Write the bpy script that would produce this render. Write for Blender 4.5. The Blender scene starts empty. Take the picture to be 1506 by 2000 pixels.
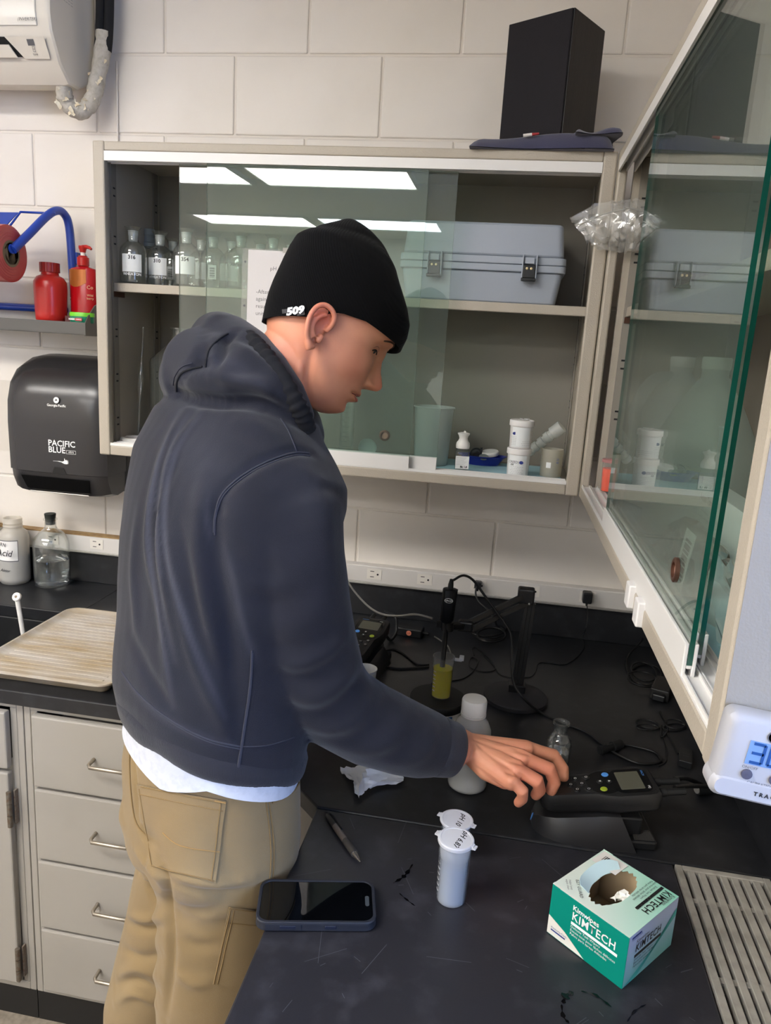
import bpy, bmesh, math, random
import numpy as np
from mathutils import Vector, Matrix
from mathutils.bvhtree import BVHTree
random.seed(7); np.random.seed(7)
SC = bpy.context.scene
COL = SC.collection
PI = math.pi

# ------------------------------------------------------------------ camera
F_PX, PITCH, YAW, ROLL = 1451.05, 0.218529, 0.152418, 0.061775
CAM = Vector((1.016, -2.1232, 1.6932))
def cam_axes():
    fw = Vector((-math.sin(YAW)*math.cos(PITCH), math.cos(YAW)*math.cos(PITCH), -math.sin(PITCH)))
    r = Vector((math.cos(YAW), math.sin(YAW), 0)); u = r.cross(fw)
    c, s = math.cos(ROLL), math.sin(ROLL)
    return c*r + s*u, -s*r + c*u, fw
cr, cu, cf = cam_axes()
cd = bpy.data.cameras.new('camera'); cam = bpy.data.objects.new('camera', cd); COL.objects.link(cam)
mw = Matrix.Identity(4)
for i, a in enumerate((cr, cu, -cf)):
    for j in range(3): mw[j][i] = a[j]
mw.translation = CAM
cam.matrix_world = mw
cd.sensor_fit = 'VERTICAL'; cd.sensor_height = 32.0; cd.lens = F_PX/2000*32.0
cd.clip_start = 0.02; cd.clip_end = 100
SC.camera = cam

# ------------------------------------------------------------------ sky, lamps, exposure
SC.view_settings.view_transform = 'Standard'; SC.view_settings.look = 'None'
SC.view_settings.gamma = 1.0; SC.view_settings.use_curve_mapping = False
SC.view_settings.exposure = 1.1
SC.cycles.max_bounces = 10; SC.cycles.transparent_max_bounces = 24
SC.cycles.diffuse_bounces = 4; SC.cycles.glossy_bounces = 5; SC.cycles.transmission_bounces = 8
SC.cycles.caustics_reflective = False; SC.cycles.sample_clamp_indirect = 4.0
W = bpy.data.worlds.new('world'); SC.world = W; W.use_nodes = True
W.node_tree.nodes['Background'].inputs[0].default_value = (0.42, 0.60, 1.0, 1)
W.node_tree.nodes['Background'].inputs[1].default_value = 8.5
LAMP_WARM, LAMP_COOL = 12.5, 12.5
CEIL = 2.88; XL, XR, YF = -2.6, 1.53, -7.2
XR2 = 2.9; YJ = -1.64; WIN = (-4.2, -1.95, .95, 2.4)      # unseen room widened beyond YJ so window light reaches the cabinet end; the window is in that far right wall: y0,y1,z0,z1
pl = bpy.data.lights.new('window_portal', 'AREA'); pl.shape = 'RECTANGLE'; pl.size = WIN[1]-WIN[0]; pl.size_y = WIN[3]-WIN[2]
pl.cycles.is_portal = True
po = bpy.data.objects.new('window_portal', pl); COL.objects.link(po)
po.location = (XR2+0.1, (WIN[0]+WIN[1])/2, (WIN[2]+WIN[3])/2); po.rotation_euler = (0, PI/2, 0)

# ------------------------------------------------------------------ materials
def lin(c):
    if isinstance(c, str):
        c = [int(c[i:i+2], 16)/255 for i in (0, 2, 4)]
    return tuple((v/12.92 if v <= .04045 else ((v+.055)/1.055)**2.4) for v in c) + (1.0,)
MATS = {}
def nt(name):
    m = bpy.data.materials.new(name); m.use_nodes = True; t = m.node_tree
    return m, t, t.nodes, t.links, t.nodes['Principled BSDF']
def M(name, col='808080', rough=.5, metal=0., spec=.5, var=None, bump=None, coat=0., trans=0., ior=1.45, sheen=0., emit=None, sss=0.):
    """var=(scale, other colour, amount[, stretch]) mottles the colour, bump=(scale, strength[, stretch]) roughens it"""
    if name in MATS: return MATS[name]
    m, t, N, L, b = nt(name); c = lin(col)
    I = b.inputs
    I['Base Color'].default_value = c; I['Roughness'].default_value = rough; I['Metallic'].default_value = metal
    I['Specular IOR Level'].default_value = spec; I['Coat Weight'].default_value = coat; I['IOR'].default_value = ior
    I['Transmission Weight'].default_value = trans; I['Sheen Weight'].default_value = sheen
    if sss: I['Subsurface Weight'].default_value = sss; I['Subsurface Radius'].default_value = (.012, .005, .003); I['Subsurface Scale'].default_value = .6
    if emit: I['Emission Color'].default_value = lin(emit[0]) if isinstance(emit[0], str) else tuple(emit[0])+(1,); I['Emission Strength'].default_value = emit[1]
    tc = None
    def coords(stretch):
        nonlocal tc
        if tc is None: tc = N.new('ShaderNodeTexCoord')
        mp = N.new('ShaderNodeMapping'); mp.inputs['Scale'].default_value = stretch; L.new(tc.outputs['Object'], mp.inputs[0]); return mp
    if var:
        mp = coords(var[3] if len(var) > 3 else (1, 1, 1))
        n = N.new('ShaderNodeTexNoise'); n.inputs['Scale'].default_value = var[0]; n.inputs['Detail'].default_value = 5
        L.new(mp.outputs[0], n.inputs['Vector'])
        r = N.new('ShaderNodeValToRGB'); r.color_ramp.elements[0].position = .5-.5*var[2]*.6; r.color_ramp.elements[1].position = .5+.5*.6
        r.color_ramp.elements[0].color = c; r.color_ramp.elements[1].color = lin(var[1])
        r.color_ramp.elements[0].position = max(0., .62-.35*var[2]); r.color_ramp.elements[1].position = .78
        L.new(n.outputs[0], r.inputs[0]); L.new(r.outputs[0], I['Base Color'])
    if bump:
        mp = coords(bump[2] if len(bump) > 2 else (1, 1, 1))
        n = N.new('ShaderNodeTexNoise'); n.inputs['Scale'].default_value = bump[0]; n.inputs['Detail'].default_value = 3
        L.new(mp.outputs[0], n.inputs['Vector'])
        bp = N.new('ShaderNodeBump'); bp.inputs['Strength'].default_value = bump[1]; bp.inputs['Distance'].default_value = .002
        L.new(n.outputs[0], bp.inputs['Height']); L.new(bp.outputs[0], I['Normal'])
    MATS[name] = m; return m
def schlick(N, L, ior):
    """mirror share of a thin sheet, the same seen from either side"""
    f0 = ((ior-1)/(ior+1))**2; lw = N.new('ShaderNodeLayerWeight'); lw.inputs[0].default_value = .5
    pw = N.new('ShaderNodeMath'); pw.operation = 'POWER'; pw.inputs[1].default_value = 5.; L.new(lw.outputs['Facing'], pw.inputs[0])
    ma = N.new('ShaderNodeMath'); ma.operation = 'MULTIPLY_ADD'; ma.inputs[1].default_value = 1-f0; ma.inputs[2].default_value = f0; L.new(pw.outputs[0], ma.inputs[0]); return ma
def thin_glass(name, tint='ffffff', ior=1.5, haze=0., hazecol='c8d4d0', rough=0., boost=1.):
    """a clear sheet: fresnel mix of see-through and mirror, with a little haze of dust"""
    if name in MATS: return MATS[name]
    m, t, N, L, b = nt(name); N.remove(b); out = N['Material Output']
    tr = N.new('ShaderNodeBsdfTransparent'); tr.inputs[0].default_value = lin(tint)
    gl = N.new('ShaderNodeBsdfGlossy'); gl.inputs['Roughness'].default_value = rough
    fr = schlick(N, L, ior)
    src = tr
    if haze:
        df = N.new('ShaderNodeBsdfDiffuse'); df.inputs[0].default_value = lin(hazecol)  # diffuse share painted in as the haze of reflected room light
        mh = N.new('ShaderNodeMixShader'); mh.inputs[0].default_value = haze
        L.new(tr.outputs[0], mh.inputs[1]); L.new(df.outputs[0], mh.inputs[2]); src = mh
    mu = N.new('ShaderNodeMath'); mu.operation = 'MULTIPLY'; mu.inputs[1].default_value = boost; mu.use_clamp = True
    L.new(fr.outputs[0], mu.inputs[0])
    mx = N.new('ShaderNodeMixShader'); L.new(mu.outputs[0], mx.inputs[0])
    L.new(src.outputs[0], mx.inputs[1]); L.new(gl.outputs[0], mx.inputs[2]); L.new(mx.outputs[0], out.inputs[0])
    MATS[name] = m; return m
def milky(name, col, clear=.4, rough=.35, refl=1.):
    """translucent plastic: part see-through, part scattering, with a soft gloss"""
    if name in MATS: return MATS[name]
    m, t, N, L, b = nt(name); N.remove(b); out = N['Material Output']
    tr = N.new('ShaderNodeBsdfTransparent'); tr.inputs[0].default_value = lin(col)
    df = N.new('ShaderNodeBsdfDiffuse'); df.inputs[0].default_value = lin(col)
    tl = N.new('ShaderNodeBsdfTranslucent'); tl.inputs[0].default_value = lin(col)
    gl = N.new('ShaderNodeBsdfGlossy'); gl.inputs['Roughness'].default_value = rough
    m0 = N.new('ShaderNodeMixShader'); m0.inputs[0].default_value = .45; L.new(df.outputs[0], m0.inputs[1]); L.new(tl.outputs[0], m0.inputs[2])
    m1 = N.new('ShaderNodeMixShader'); m1.inputs[0].default_value = clear; L.new(m0.outputs[0], m1.inputs[1]); L.new(tr.outputs[0], m1.inputs[2])
    fr = schlick(N, L, 1.45)
    mu = N.new('ShaderNodeMath'); mu.operation = 'MULTIPLY'; mu.inputs[1].default_value = refl; L.new(fr.outputs[0], mu.inputs[0])
    m2 = N.new('ShaderNodeMixShader'); L.new(mu.outputs[0], m2.inputs[0]); L.new(m1.outputs[0], m2.inputs[1]); L.new(gl.outputs[0], m2.inputs[2])
    L.new(m2.outputs[0], out.inputs[0]); MATS[name] = m; return m

# ------------------------------------------------------------------ mesh helpers
class MB:
    def __init__(s): s.v = []; s.f = []; s.mi = []; s.cur = 0
    def add(s, vs, fs):
        o = len(s.v); s.v += [tuple(float(c) for c in v) for v in vs]
        for f in fs: s.f.append(tuple(i+o for i in f)); s.mi.append(s.cur)
        return s
    def box(s, x0, x1, y0, y1, z0, z1, mat=None):
        vs = [(x, y, z) for z in (z0, z1) for y in (y0, y1) for x in (x0, x1)]
        if mat is not None: vs = [mat @ Vector(v) for v in vs]
        return s.add(vs, [(0, 2, 3, 1), (4, 5, 7, 6), (0, 1, 5, 4), (2, 6, 7, 3), (0, 4, 6, 2), (1, 3, 7, 5)])
    def loft(s, rings, cap0=True, cap1=True, closed=False):
        n = len(rings[0]); vs = [p for r in rings for p in r]; fs = []
        m = len(rings)
        for i in range(m if closed else m-1):
            a, b = i*n, ((i+1) % m)*n
            for j in range(n):
                k = (j+1) % n; fs.append((a+j, a+k, b+k, b+j))
        if not closed:
            if cap0: fs.append(tuple(range(n-1, -1, -1)))
            if cap1: fs.append(tuple((m-1)*n+j for j in range(n)))
        return s.add(vs, fs)
    def lathe(s, prof, c=(0, 0, 0), n=32, sx=1., sy=1., mat=None):
        """prof: list of (radius, z)"""
        rings = []
        for r, z in prof:
            ring = [Vector((c[0]+sx*max(r, 1e-5)*math.cos(2*PI*j/n), c[1]+sy*max(r, 1e-5)*math.sin(2*PI*j/n), c[2]+z)) for j in range(n)]
            rings.append([mat @ p for p in ring] if mat is not None else ring)
        return s.loft(rings)
    def tube(s, pts, r, n=10, closed=False, cap=True):
        P = [Vector(p) for p in pts]; m = len(P); rings = []; up = None
        R = r if hasattr(r, '__len__') else [r]*m
        for i in range(m):
            if closed: t = (P[(i+1) % m]-P[i-1])
            else: t = P[min(i+1, m-1)]-P[max(i-1, 0)]
            t.normalize()
            if up is None: up = Vector((0, 0, 1)) if abs(t.z) < .9 else Vector((1, 0, 0))
            up = (up - t*up.dot(t)).normalized(); sd = t.cross(up)
            rings.append([P[i]+R[i]*(math.cos(2*PI*j/n)*up+math.sin(2*PI*j/n)*sd) for j in range(n)])
        return s.loft(rings, cap, cap, closed)
    def prism(s, poly, z0, z1, mat=None):
        """poly: xy outline, extruded z0..z1, then placed by mat"""
        n = len(poly); vs = [Vector((x, y, z)) for z in (z0, z1) for x, y in poly]
        if mat is not None: vs = [mat @ v for v in vs]
        fs = [tuple(range(n-1, -1, -1)), tuple(range(n, 2*n))] + [(j, (j+1) % n, n+(j+1) % n, n+j) for j in range(n)]
        return s.add(vs, fs)
    def mesh(s, name, mats, smooth=False):
        me = bpy.data.meshes.new(name); me.from_pydata(s.v, [], s.f)
        for m in (mats if isinstance(mats, (list, tuple)) else [mats]): me.materials.append(m)
        if any(s.mi): me.polygons.foreach_set('material_index', s.mi)
        bm = bmesh.new(); bm.from_mesh(me); bmesh.ops.recalc_face_normals(bm, faces=bm.faces); bm.to_mesh(me); bm.free()
        if smooth: me.polygons.foreach_set('use_smooth', [True]*len(me.polygons))
        me.update(); return me
def link(name, me, parent=None, world=False):
    o = bpy.data.objects.new(name, me); COL.objects.link(o)
    if parent is not None:
        o.parent = parent
        if world: o.matrix_parent_inverse = world_of(parent).inverted()
    return o
def world_of(o):
    m = o.matrix_basis.copy()
    if o.parent: m = world_of(o.parent) @ o.matrix_parent_inverse @ m
    return m
def sharp(o, ang=35):
    """smooth shading with hard edges kept"""
    me = o.data; me.polygons.foreach_set('use_smooth', [True]*len(me.polygons))
    bm = bmesh.new(); bm.from_mesh(me); lim = math.radians(ang)
    for e in bm.edges:
        e.smooth = len(e.link_faces) == 2 and e.calc_face_angle(0) < lim
    bm.to_mesh(me); bm.free()
def obj(name, mb, mats, parent=None, world=False, bev=0., seg=2, smooth=None):
    o = link(name, mb.mesh(name, mats), parent, world)
    if smooth: sharp(o, smooth)
    if bev:
        b = o.modifiers.new('bevel', 'BEVEL'); b.width = bev; b.segments = seg; b.limit_method = 'ANGLE'; b.angle_limit = math.radians(40)
        b.harden_normals = False
    return o
def tag(o, label, cat, group=None):
    o['label'] = label; o['category'] = cat
    if group: o['group'] = group
    return o
def thing(name, label, cat, loc=(0, 0, 0), rz=0., group=None, rot=None):
    o = bpy.data.objects.new(name, None); COL.objects.link(o); o.empty_display_size = .05
    o.location = loc; o.rotation_euler = rot if rot else (0, 0, rz)
    return tag(o, label, cat, group)
def struct(name, mb, mats, bev=0., label=None):
    o = obj(name, mb, mats, bev=bev); o['kind'] = 'structure'
    if label: o['label'] = label
    return o
def dup(root, loc=None, rz=None, label=None, group=None):
    def cp(o, par):
        c = o.copy(); COL.objects.link(c); c.parent = par
        for k in list(o.children): cp(k, c)
        return c
    r = cp(root, None)
    if loc: r.location = loc
    if rz is not None: r.rotation_euler = (0, 0, rz)
    if label: r['label'] = label
    if group: r['group'] = group
    return r
def frame(o, x, y):
    """matrix with local x along x, local y along y"""
    x = Vector(x).normalized(); y = Vector(y); y = (y-x*y.dot(x)).normalized(); z = x.cross(y)
    m = Matrix.Identity(4)
    for i, a in enumerate((x, y, z)):
        for j in range(3): m[j][i] = a[j]
    m.translation = Vector(o); return m
def text(body, size, mat, parent, at, x=(1, 0, 0), y=(0, 0, 1), align='CENTER', name='lettering', world=False, wrap=None, bold=0., sx=1., shear=0., space=1., lines=1.):
    cu_ = bpy.data.curves.new('txt', 'FONT'); cu_.body = body; cu_.size = size; cu_.align_x = align; cu_.align_y = 'CENTER'
    cu_.resolution_u = 2; cu_.offset = bold; cu_.shear = shear; cu_.space_character = space; cu_.space_line = lines
    tmp = bpy.data.objects.new('txt', cu_); COL.objects.link(tmp)
    me = bpy.data.meshes.new_from_object(tmp); bpy.data.objects.remove(tmp); bpy.data.curves.remove(cu_)
    woff = 0.
    if wrap: woff = at[0]; at = (0, at[1], at[2])
    fm = frame(at, x, y)
    for v in me.vertices:
        cx, cy = v.co.x*sx+woff, v.co.y
        if wrap: v.co = Vector((wrap*math.sin(cx/wrap), cy, wrap*math.cos(cx/wrap)-wrap))
        else: v.co = Vector((cx, cy, 0))
    me.transform(fm); me.name = name; me.materials.clear(); me.materials.append(mat)
    return link(name, me, parent, world)
def arc(c, r, a0, a1, n, ax=(1, 0, 0), ay=(0, 0, 1)):
    c = Vector(c); ax = Vector(ax); ay = Vector(ay)
    return [c+r*(math.cos(math.radians(a0+(a1-a0)*i/n))*ax+math.sin(math.radians(a0+(a1-a0)*i/n))*ay) for i in range(n+1)]
def smoothpath(pts, k=6, closed=False):
    """Catmull-Rom through pts"""
    P = [Vector(p) for p in pts]; n = len(P); out = []
    for i in range(n if closed else n-1):
        p0 = P[(i-1) % n] if closed or i > 0 else P[0]; p1 = P[i]; p2 = P[(i+1) % n]; p3 = P[(i+2) % n] if closed or i+2 < n else P[-1]
        for j in range(k):
            t = j/k
            out.append(.5*((2*p1)+(p2-p0)*t+(2*p0-5*p1+4*p2-p3)*t*t+(3*p1-p0-3*p2+p3)*t**3))
    if not closed: out.append(P[-1])
    return out
def rrect(w, h, r, n=5):
    """rounded rectangle outline centred on 0"""
    o = []
    for sx, sy, a in ((1, 1, 0), (-1, 1, 90), (-1, -1, 180), (1, -1, 270)):
        for i in range(n+1):
            t = math.radians(a+90*i/n); o.append((sx*(w/2-r)+r*math.cos(t), sy*(h/2-r)+r*math.sin(t)))
    return o
def ray(px, py):
    return (cf + (px-753)/F_PX*cr - (py-1000)/F_PX*cu)
def at_z(px, py, z): d = ray(px, py); return CAM + d*((z-CAM.z)/d.z)
def at_y(px, py, y): d = ray(px, py); return CAM + d*((y-CAM.y)/d.y)
def at_x(px, py, x): d = ray(px, py); return CAM + d*((x-CAM.x)/d.x)
def at_d(px, py, zc): return CAM + ray(px, py)*zc
# ================================================================== setting
CZ = 0.899
m_wall = M('painted_block', 'dcd6ce', .42, var=(3, 'd2cbc1', .5), bump=(55, .22))
m_mortar = M('painted_joint', 'd6cfc5', .5)
m_plain = M('painted_wall', 'd8d0c4', .6)
m_ceil = M('ceiling_tile', 'e4dfd5', .8, bump=(120, .3))
m_floor = M('vinyl_floor', '8c8274', .55, var=(60, '6e6457', .7))
m_bench = M('bench_epoxy', '1c1d20', .38, spec=.5, var=(30, '2b2c2f', .35), bump=(300, .05))

mb = MB(); mb.box(XL-.1, XR2+.1, YF-.1, .1, -.05, 0); struct('floor', mb, m_floor)
mb = MB(); mb.box(XL-.1, XR2+.1, YF-.1, .1, CEIL, CEIL+.05); struct('ceiling', mb, m_ceil)
mb = MB(); mb.box(XL-.1, XL, YF, .1, 0, CEIL); struct('wall_left', mb, m_plain)
mb = MB(); mb.box(XL, XR2, YF-.1, YF, 0, CEIL); struct('wall_front', mb, m_plain)
y0, y1, z0, z1 = WIN
mb = MB()
mb.box(XR, XR+.1, YJ+.1, .1, 0, CEIL); mb.box(XR, XR2, YJ, YJ+.1, 0, CEIL)
struct('wall_right', mb, m_plain)
mb = MB(); mb.box(XR2, XR2+.1, YF, y0, 0, CEIL); mb.box(XR2, XR2+.1, y1, YJ+.1, 0, CEIL); mb.box(XR2, XR2+.1, y0, y1, 0, z0); mb.box(XR2, XR2+.1, y0, y1, z1, CEIL)
struct('wall_window', mb, m_plain)
m_white = M('white_enamel', 'e8e6e0', .35)
mb = MB()
for a in ((y0, y0+.05, z0, z1), (y1-.05, y1, z0, z1), (y0, y1, z0, z0+.05), (y0, y1, z1-.05, z1), ((y0+y1)/2-.02, (y0+y1)/2+.02, z0, z1)):
    mb.box(XR2+.03, XR2+.07, *a)
wn = struct('window_1', mb, m_white)
mb = MB(); mb.box(XR2+.047, XR2+.053, y0+.03, y1-.03, z0+.03, z1-.03); obj('pane', mb, thin_glass('window_glass', 'f4f8ff'), wn)

# back wall: mortar core with every block a piece of its own
mb = MB(); mb.box(XL, XR, .0035, .1, 0, CEIL); wb = struct('wall_back', mb, m_mortar)
BL, BH = .4064, .2032; G = .0026
meshes = {}
def block_mesh(w):
    k = round(w, 4)
    if k not in meshes:
        mb = MB(); mb.box(0, w, 0, .02, 0, BH-2*G)
        meshes[k] = mb.mesh('block', m_wall)
    return meshes[k]
for row in range(0, 15):
    z = row*BH; off = 0. if row % 2 == 0 else BL/2
    # the joint at x = 0 belongs to even rows counted from the one above 2.4384 m
    i = -7
    while True:
        x0_, x1_ = i*BL+off, (i+1)*BL+off; i += 1
        if x0_ >= XR: break
        if x1_ <= XL: continue
        a, b = max(x0_, XL), min(x1_, XR)
        if b-a < .03: continue
        if z > CEIL-.05: continue
        o = link('block', block_mesh(b-a-2*G), wb)
        o.location = (a+G, 0, z+G)
        bv = o.modifiers.new('bevel', 'BEVEL'); bv.width = .0035; bv.segments = 2
# vertical paint ridge at the left of the cabinet (old conduit line)
# ceiling lamps
m_dif_w = M('diffuser_warm', 'ffffff', .6, emit=((1, .965, .915), LAMP_WARM))
m_dif_c = M('diffuser_cool', 'ffffff', .6, emit=((.78, .9, 1.), LAMP_COOL))
m_dif_l = M('diffuser_dim', 'ffffff', .6, emit=((1, .955, .90), LAMP_WARM*.85))
m_frame = M('lamp_frame', 'd8d8d4', .4)
for xa, xb, ya, yb, cool, lab in ((-2.30, -1.08, -2.45, -1.84, 0, 'left ceiling panel of the pair nearest the block wall'), (-1.00, .22, -2.45, -1.84, 0, 'added right ceiling panel of the pair nearest the block wall'), (-2.30, -1.08, -4.48, -3.87, 0, 'left ceiling panel of the middle pair'), (-1.00, .22, -4.48, -3.87, 0, 'right ceiling panel of the middle pair'),  # unseen right panel of the nearest pair is added to balance the light
                            (-2.30, -1.08, -6.5, -5.89, 0, 'left ceiling panel of the pair furthest from the block wall'), (-1.00, .22, -6.5, -5.89, 1, 'bluish ceiling panel at the right of the furthest pair')):
    if True:
        t = thing('ceiling_light', lab, 'ceiling light', ((xa+xb)/2, (ya+yb)/2, CEIL-.02), group='ceiling panels')
        w, d = (xb-xa)/2, (yb-ya)/2
        mb = MB()
        for a in ((-w, w, -d, -d+.03), (-w, w, d-.03, d), (-w, -w+.03, -d, d), (w-.03, w, -d, d)): mb.box(*a, 0, .02)
        obj('lamp_frame', mb, m_frame, t)
        mb = MB(); mb.box(-w+.03, w-.03, -d+.03, d-.03, .006, .012); obj('diffuser', mb, m_dif_c if cool else (m_dif_l if ya > -3 and xa < -2 else m_dif_w), t)

# ------------------------------------------------------------------ benches
mb = MB()
T = .035
outline = [(-1.2, -.006), (1.528, -.006), (1.528, -.9905), (.753, -.9905), (.513, -.75), (.20, -.75), (-1.2, -.75)]
# sink cut-out sits at the left: x -.75..-.155, y -.62..-.285
def poly_slab(mb, poly, z0, z1): mb.prism(poly, z0, z1)
SX0, SX1, SY0, SY1 = -.80, -.135, -.64, -.285
mb.prism([(SX1, -.006), (1.528, -.006), (1.528, -.9905), (.753, -.9905), (.513, -.75), (SX1, -.75)], CZ-T, CZ)
mb.box(-1.2, SX0, -.75, -.006, CZ-T, CZ); mb.box(SX0, SX1, SY1, -.006, CZ-T, CZ); mb.box(SX0, SX1, -.75, SY0, CZ-T, CZ)
t = thing('bench_worktop', 'black epoxy worktop along the block wall with chamfered inside corner and sink', 'worktop', (.2, -.4, CZ-T))
bw = obj('worktop', mb, m_bench, t, True, bev=.003)
mb = MB(); mb.box(-1.2, 1.528, -.024, -.004, CZ, 1.0); struct('trim_1', mb, m_bench, bev=.002, label='black backsplash along the block wall')
mb = MB(); mb.box(1.508, 1.528, -.99, -.024, CZ, 1.0); struct('trim_2', mb, m_bench, bev=.002, label='black backsplash along the right wall')
mb = MB()
m_sink = M('sink_epoxy', '17181a', .5, var=(20, '2c2c2c', .4))
zb = CZ-.24
mb.box(SX0, SX1, SY0, SY1, zb-.02, zb); mb.box(SX0-.02, SX0, SY0-.02, SY1+.02, zb-.02, CZ-T); mb.box(SX1, SX1+.02, SY0-.02, SY1+.02, zb-.02, CZ-T)
mb.box(SX0, SX1, SY1, SY1+.02, zb-.02, CZ-T); mb.box(SX0, SX1, SY0-.02, SY0, zb-.02, CZ-T)
obj('sink_basin', mb, m_sink, t, True, bev=.004)
mb = MB(); mb.box(.753, 1.352, -2.26, -.9935, CZ-T, CZ-.0005)
mb.box(1.502, 1.528, -2.26, -.9935, CZ-T, CZ-.0005)
t = thing('side_worktop', 'black scratched worktop running along the right wall under the phone and tissue box', 'worktop', (1.15, -1.9, CZ-T))
m_bench2 = M('bench_epoxy_worn', '25252a', .36, var=(26, '35353b', .3), bump=(260, .06))
obj('worktop', mb, m_bench2, t, True, bev=.003)
# thin scratches and drips on the side bench, each a shallow mark
m_scr = M('scratch', '4d4f54', .5); m_drip = M('water_drip', '08080a', .06)
random.seed(3)
mb = MB()
for k in range(70):
    x, y = random.uniform(.78, 1.33), random.uniform(-1.62, -1.02)
    a = random.uniform(0, PI); l = random.choice((.004, .006, .01, .016, .03)); w = random.uniform(.0003, .0006)
    dx, dy = math.cos(a), math.sin(a)
    mb.add([(x-dx*l-dy*w, y-dy*l+dx*w, CZ), (x+dx*l-dy*w, y+dy*l+dx*w, CZ), (x+dx*l+dy*w, y+dy*l-dx*w, CZ), (x-dx*l+dy*w, y-dy*l-dx*w, CZ)], [(0, 1, 2, 3)])
sc_ = obj('scratch_marks', mb, m_scr, t, True); sc_['kind'] = 'stuff'
def drip(path, r):
    mb = MB(); P = smoothpath(path, 5); n = len(P); L_ = []; R_ = []
    for i, p_ in enumerate(P):
        d = (P[min(i+1, n-1)]-P[max(i-1, 0)]).normalized(); w = r*(.55+.45*math.sin(i*1.7))*math.sin(PI*(i+.6)/(n+.2))
        L_.append((p_.x-d.y*w, p_.y+d.x*w, CZ+.0004)); R_.append((p_.x+d.y*w, p_.y-d.x*w, CZ+.0004))
    mb.add(L_+R_, [(i, i+1, n+i+1, n+i) for i in range(n-1)])
    return obj('water_mark', mb, m_drip, t, True)
for pts, r in (([(806, 1688), (795, 1705), (785, 1715), (768, 1725)], .0045), ([(780, 1745), (795, 1758), (811, 1770)], .002),
               ([(1100, 1960), (1105, 1945), (1120, 1938)], .007), ([(1135, 1936), (1165, 1945), (1195, 1968)], .003), ([(1097, 1962), (1100, 1985), (1112, 1999)], .0035), ([(1225, 1996), (1240, 1975), (1262, 1962)], .002)):
    drip([at_z(x, y, CZ) for x, y in pts], r)

# grille let into the side bench
m_alu = M('grille_metal', 'a8a49b', .45, metal=.35, var=(40, '8c887f', .5), bump=(180, .15))
m_dark = M('dark_void', '0a0a0a', .8)
t = thing('vent_grille', 'grey slotted metal vent grille set into the worktop at the lower right', 'vent', (1.43, -1.9, CZ-T))
GX0, GX1, GY0, GY1 = 1.354, 1.50, -2.25, -.9955
mb = MB(); mb.box(GX0, GX0+.011, GY0, GY1, CZ-.03, CZ+.002); mb.box(GX1-.011, GX1, GY0, GY1, CZ-.03, CZ+.002); mb.box(GX0+.011, GX1-.011, GY1-.011, GY1, CZ-.03, CZ+.002); mb.box(GX0+.011, GX1-.011, GY0, GY0+.011, CZ-.03, CZ+.002)
obj('grille_frame', mb, m_alu, t, True, bev=.0012)
mb = MB(); mb.box(GX0, GX1, GY0, GY1, CZ-.20, CZ-.19); obj('duct_floor', mb, m_dark, t, True)
mb = MB(); mb.box(-.0056, .0056, GY0+.01, GY1-.01, -.014, 0); me_slat = mb.mesh('slat', m_alu)
ns = 7
for k in range(ns):
    o = link('slat', me_slat, t, True); o.location = (GX0+.011+(k+.75)*(GX1-GX0-.022)/(ns+.5), 0, CZ+.001)
    bv = o.modifiers.new('bevel', 'BEVEL'); bv.width = .001; bv.segments = 1
mb = MB(); mb.box(GX0+.011, GX1-.011, -.005, .005, -.02, -.003); me_c = mb.mesh('crossbar', m_alu)
for k in range(8):
    o = link('crossbar', me_c, t, True); o.location = (0, GY1-.075-k*.15, CZ)

# base cabinets
m_cab = M('grey_cabinet_enamel', '98938b', .38, var=(5, '918c84', .3))
m_kick = M('black_toe_kick', '141414', .5)
m_steel = M('brushed_handle', 'a39a8c', .3, metal=.9)
m_hinge = M('worn_hinge', '7d776d', .45, metal=.7, var=(120, '6b4f36', .5))
m_rust = M('rust_edge', '7b7166', .7, var=(150, '6b4a30', .4))
FY = -.73
def base_cab(name, label, x0, x1, yb=-.02):
    t = thing(name, label, 'cabinet', ((x0+x1)/2, FY/2, 0))
    mb = MB(); mb.box(x0, x0+.016, FY, yb, .085, CZ-T-.001); mb.box(x1-.016, x1, FY, yb, .085, CZ-T-.001); mb.box(x0+.016, x1-.016, FY+.02, yb, .085, .105); mb.box(x0+.016, x1-.016, yb-.012, yb, .105, CZ-T-.001)
    mb.box(x0+.016, x1-.016, FY, FY+.018, CZ-T-.018, CZ-T-.001); mb.box(x0+.016, x1-.016, FY, FY+.018, .085, .107)
    mb.box(x0+.0165, x0+.033, FY+.0005, FY+.018, .107, CZ-T-.018); mb.box(x1-.033, x1-.0165, FY+.0005, FY+.018, .107, CZ-T-.018)
    obj('carcass', mb, m_cab, t, True, bev=.002)
    mb = MB(); mb.box(x0, x1, FY+.002, FY+.02, 0, .085); obj('toe_kick', mb, m_kick, t, True)
    return t
def pull(par, xc, z, y=FY-.019):
    h = .047; pts = [(xc-h, y, z), (xc-h, y-.022, z-.002), (xc-h+.006, y-.029, z-.003), (xc+h-.006, y-.029, z-.003), (xc+h, y-.022, z-.002), (xc+h, y, z)]
    mb = MB(); mb.tube(pts, .0042, 8); return obj('handle', mb, m_steel, par, True, smooth=60)
t = base_cab('drawer_cabinet', 'grey metal base cabinet with four drawers beside the man in khaki trousers', .004, .50)
zs = [.848, .664, .476, .289, .107]
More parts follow.
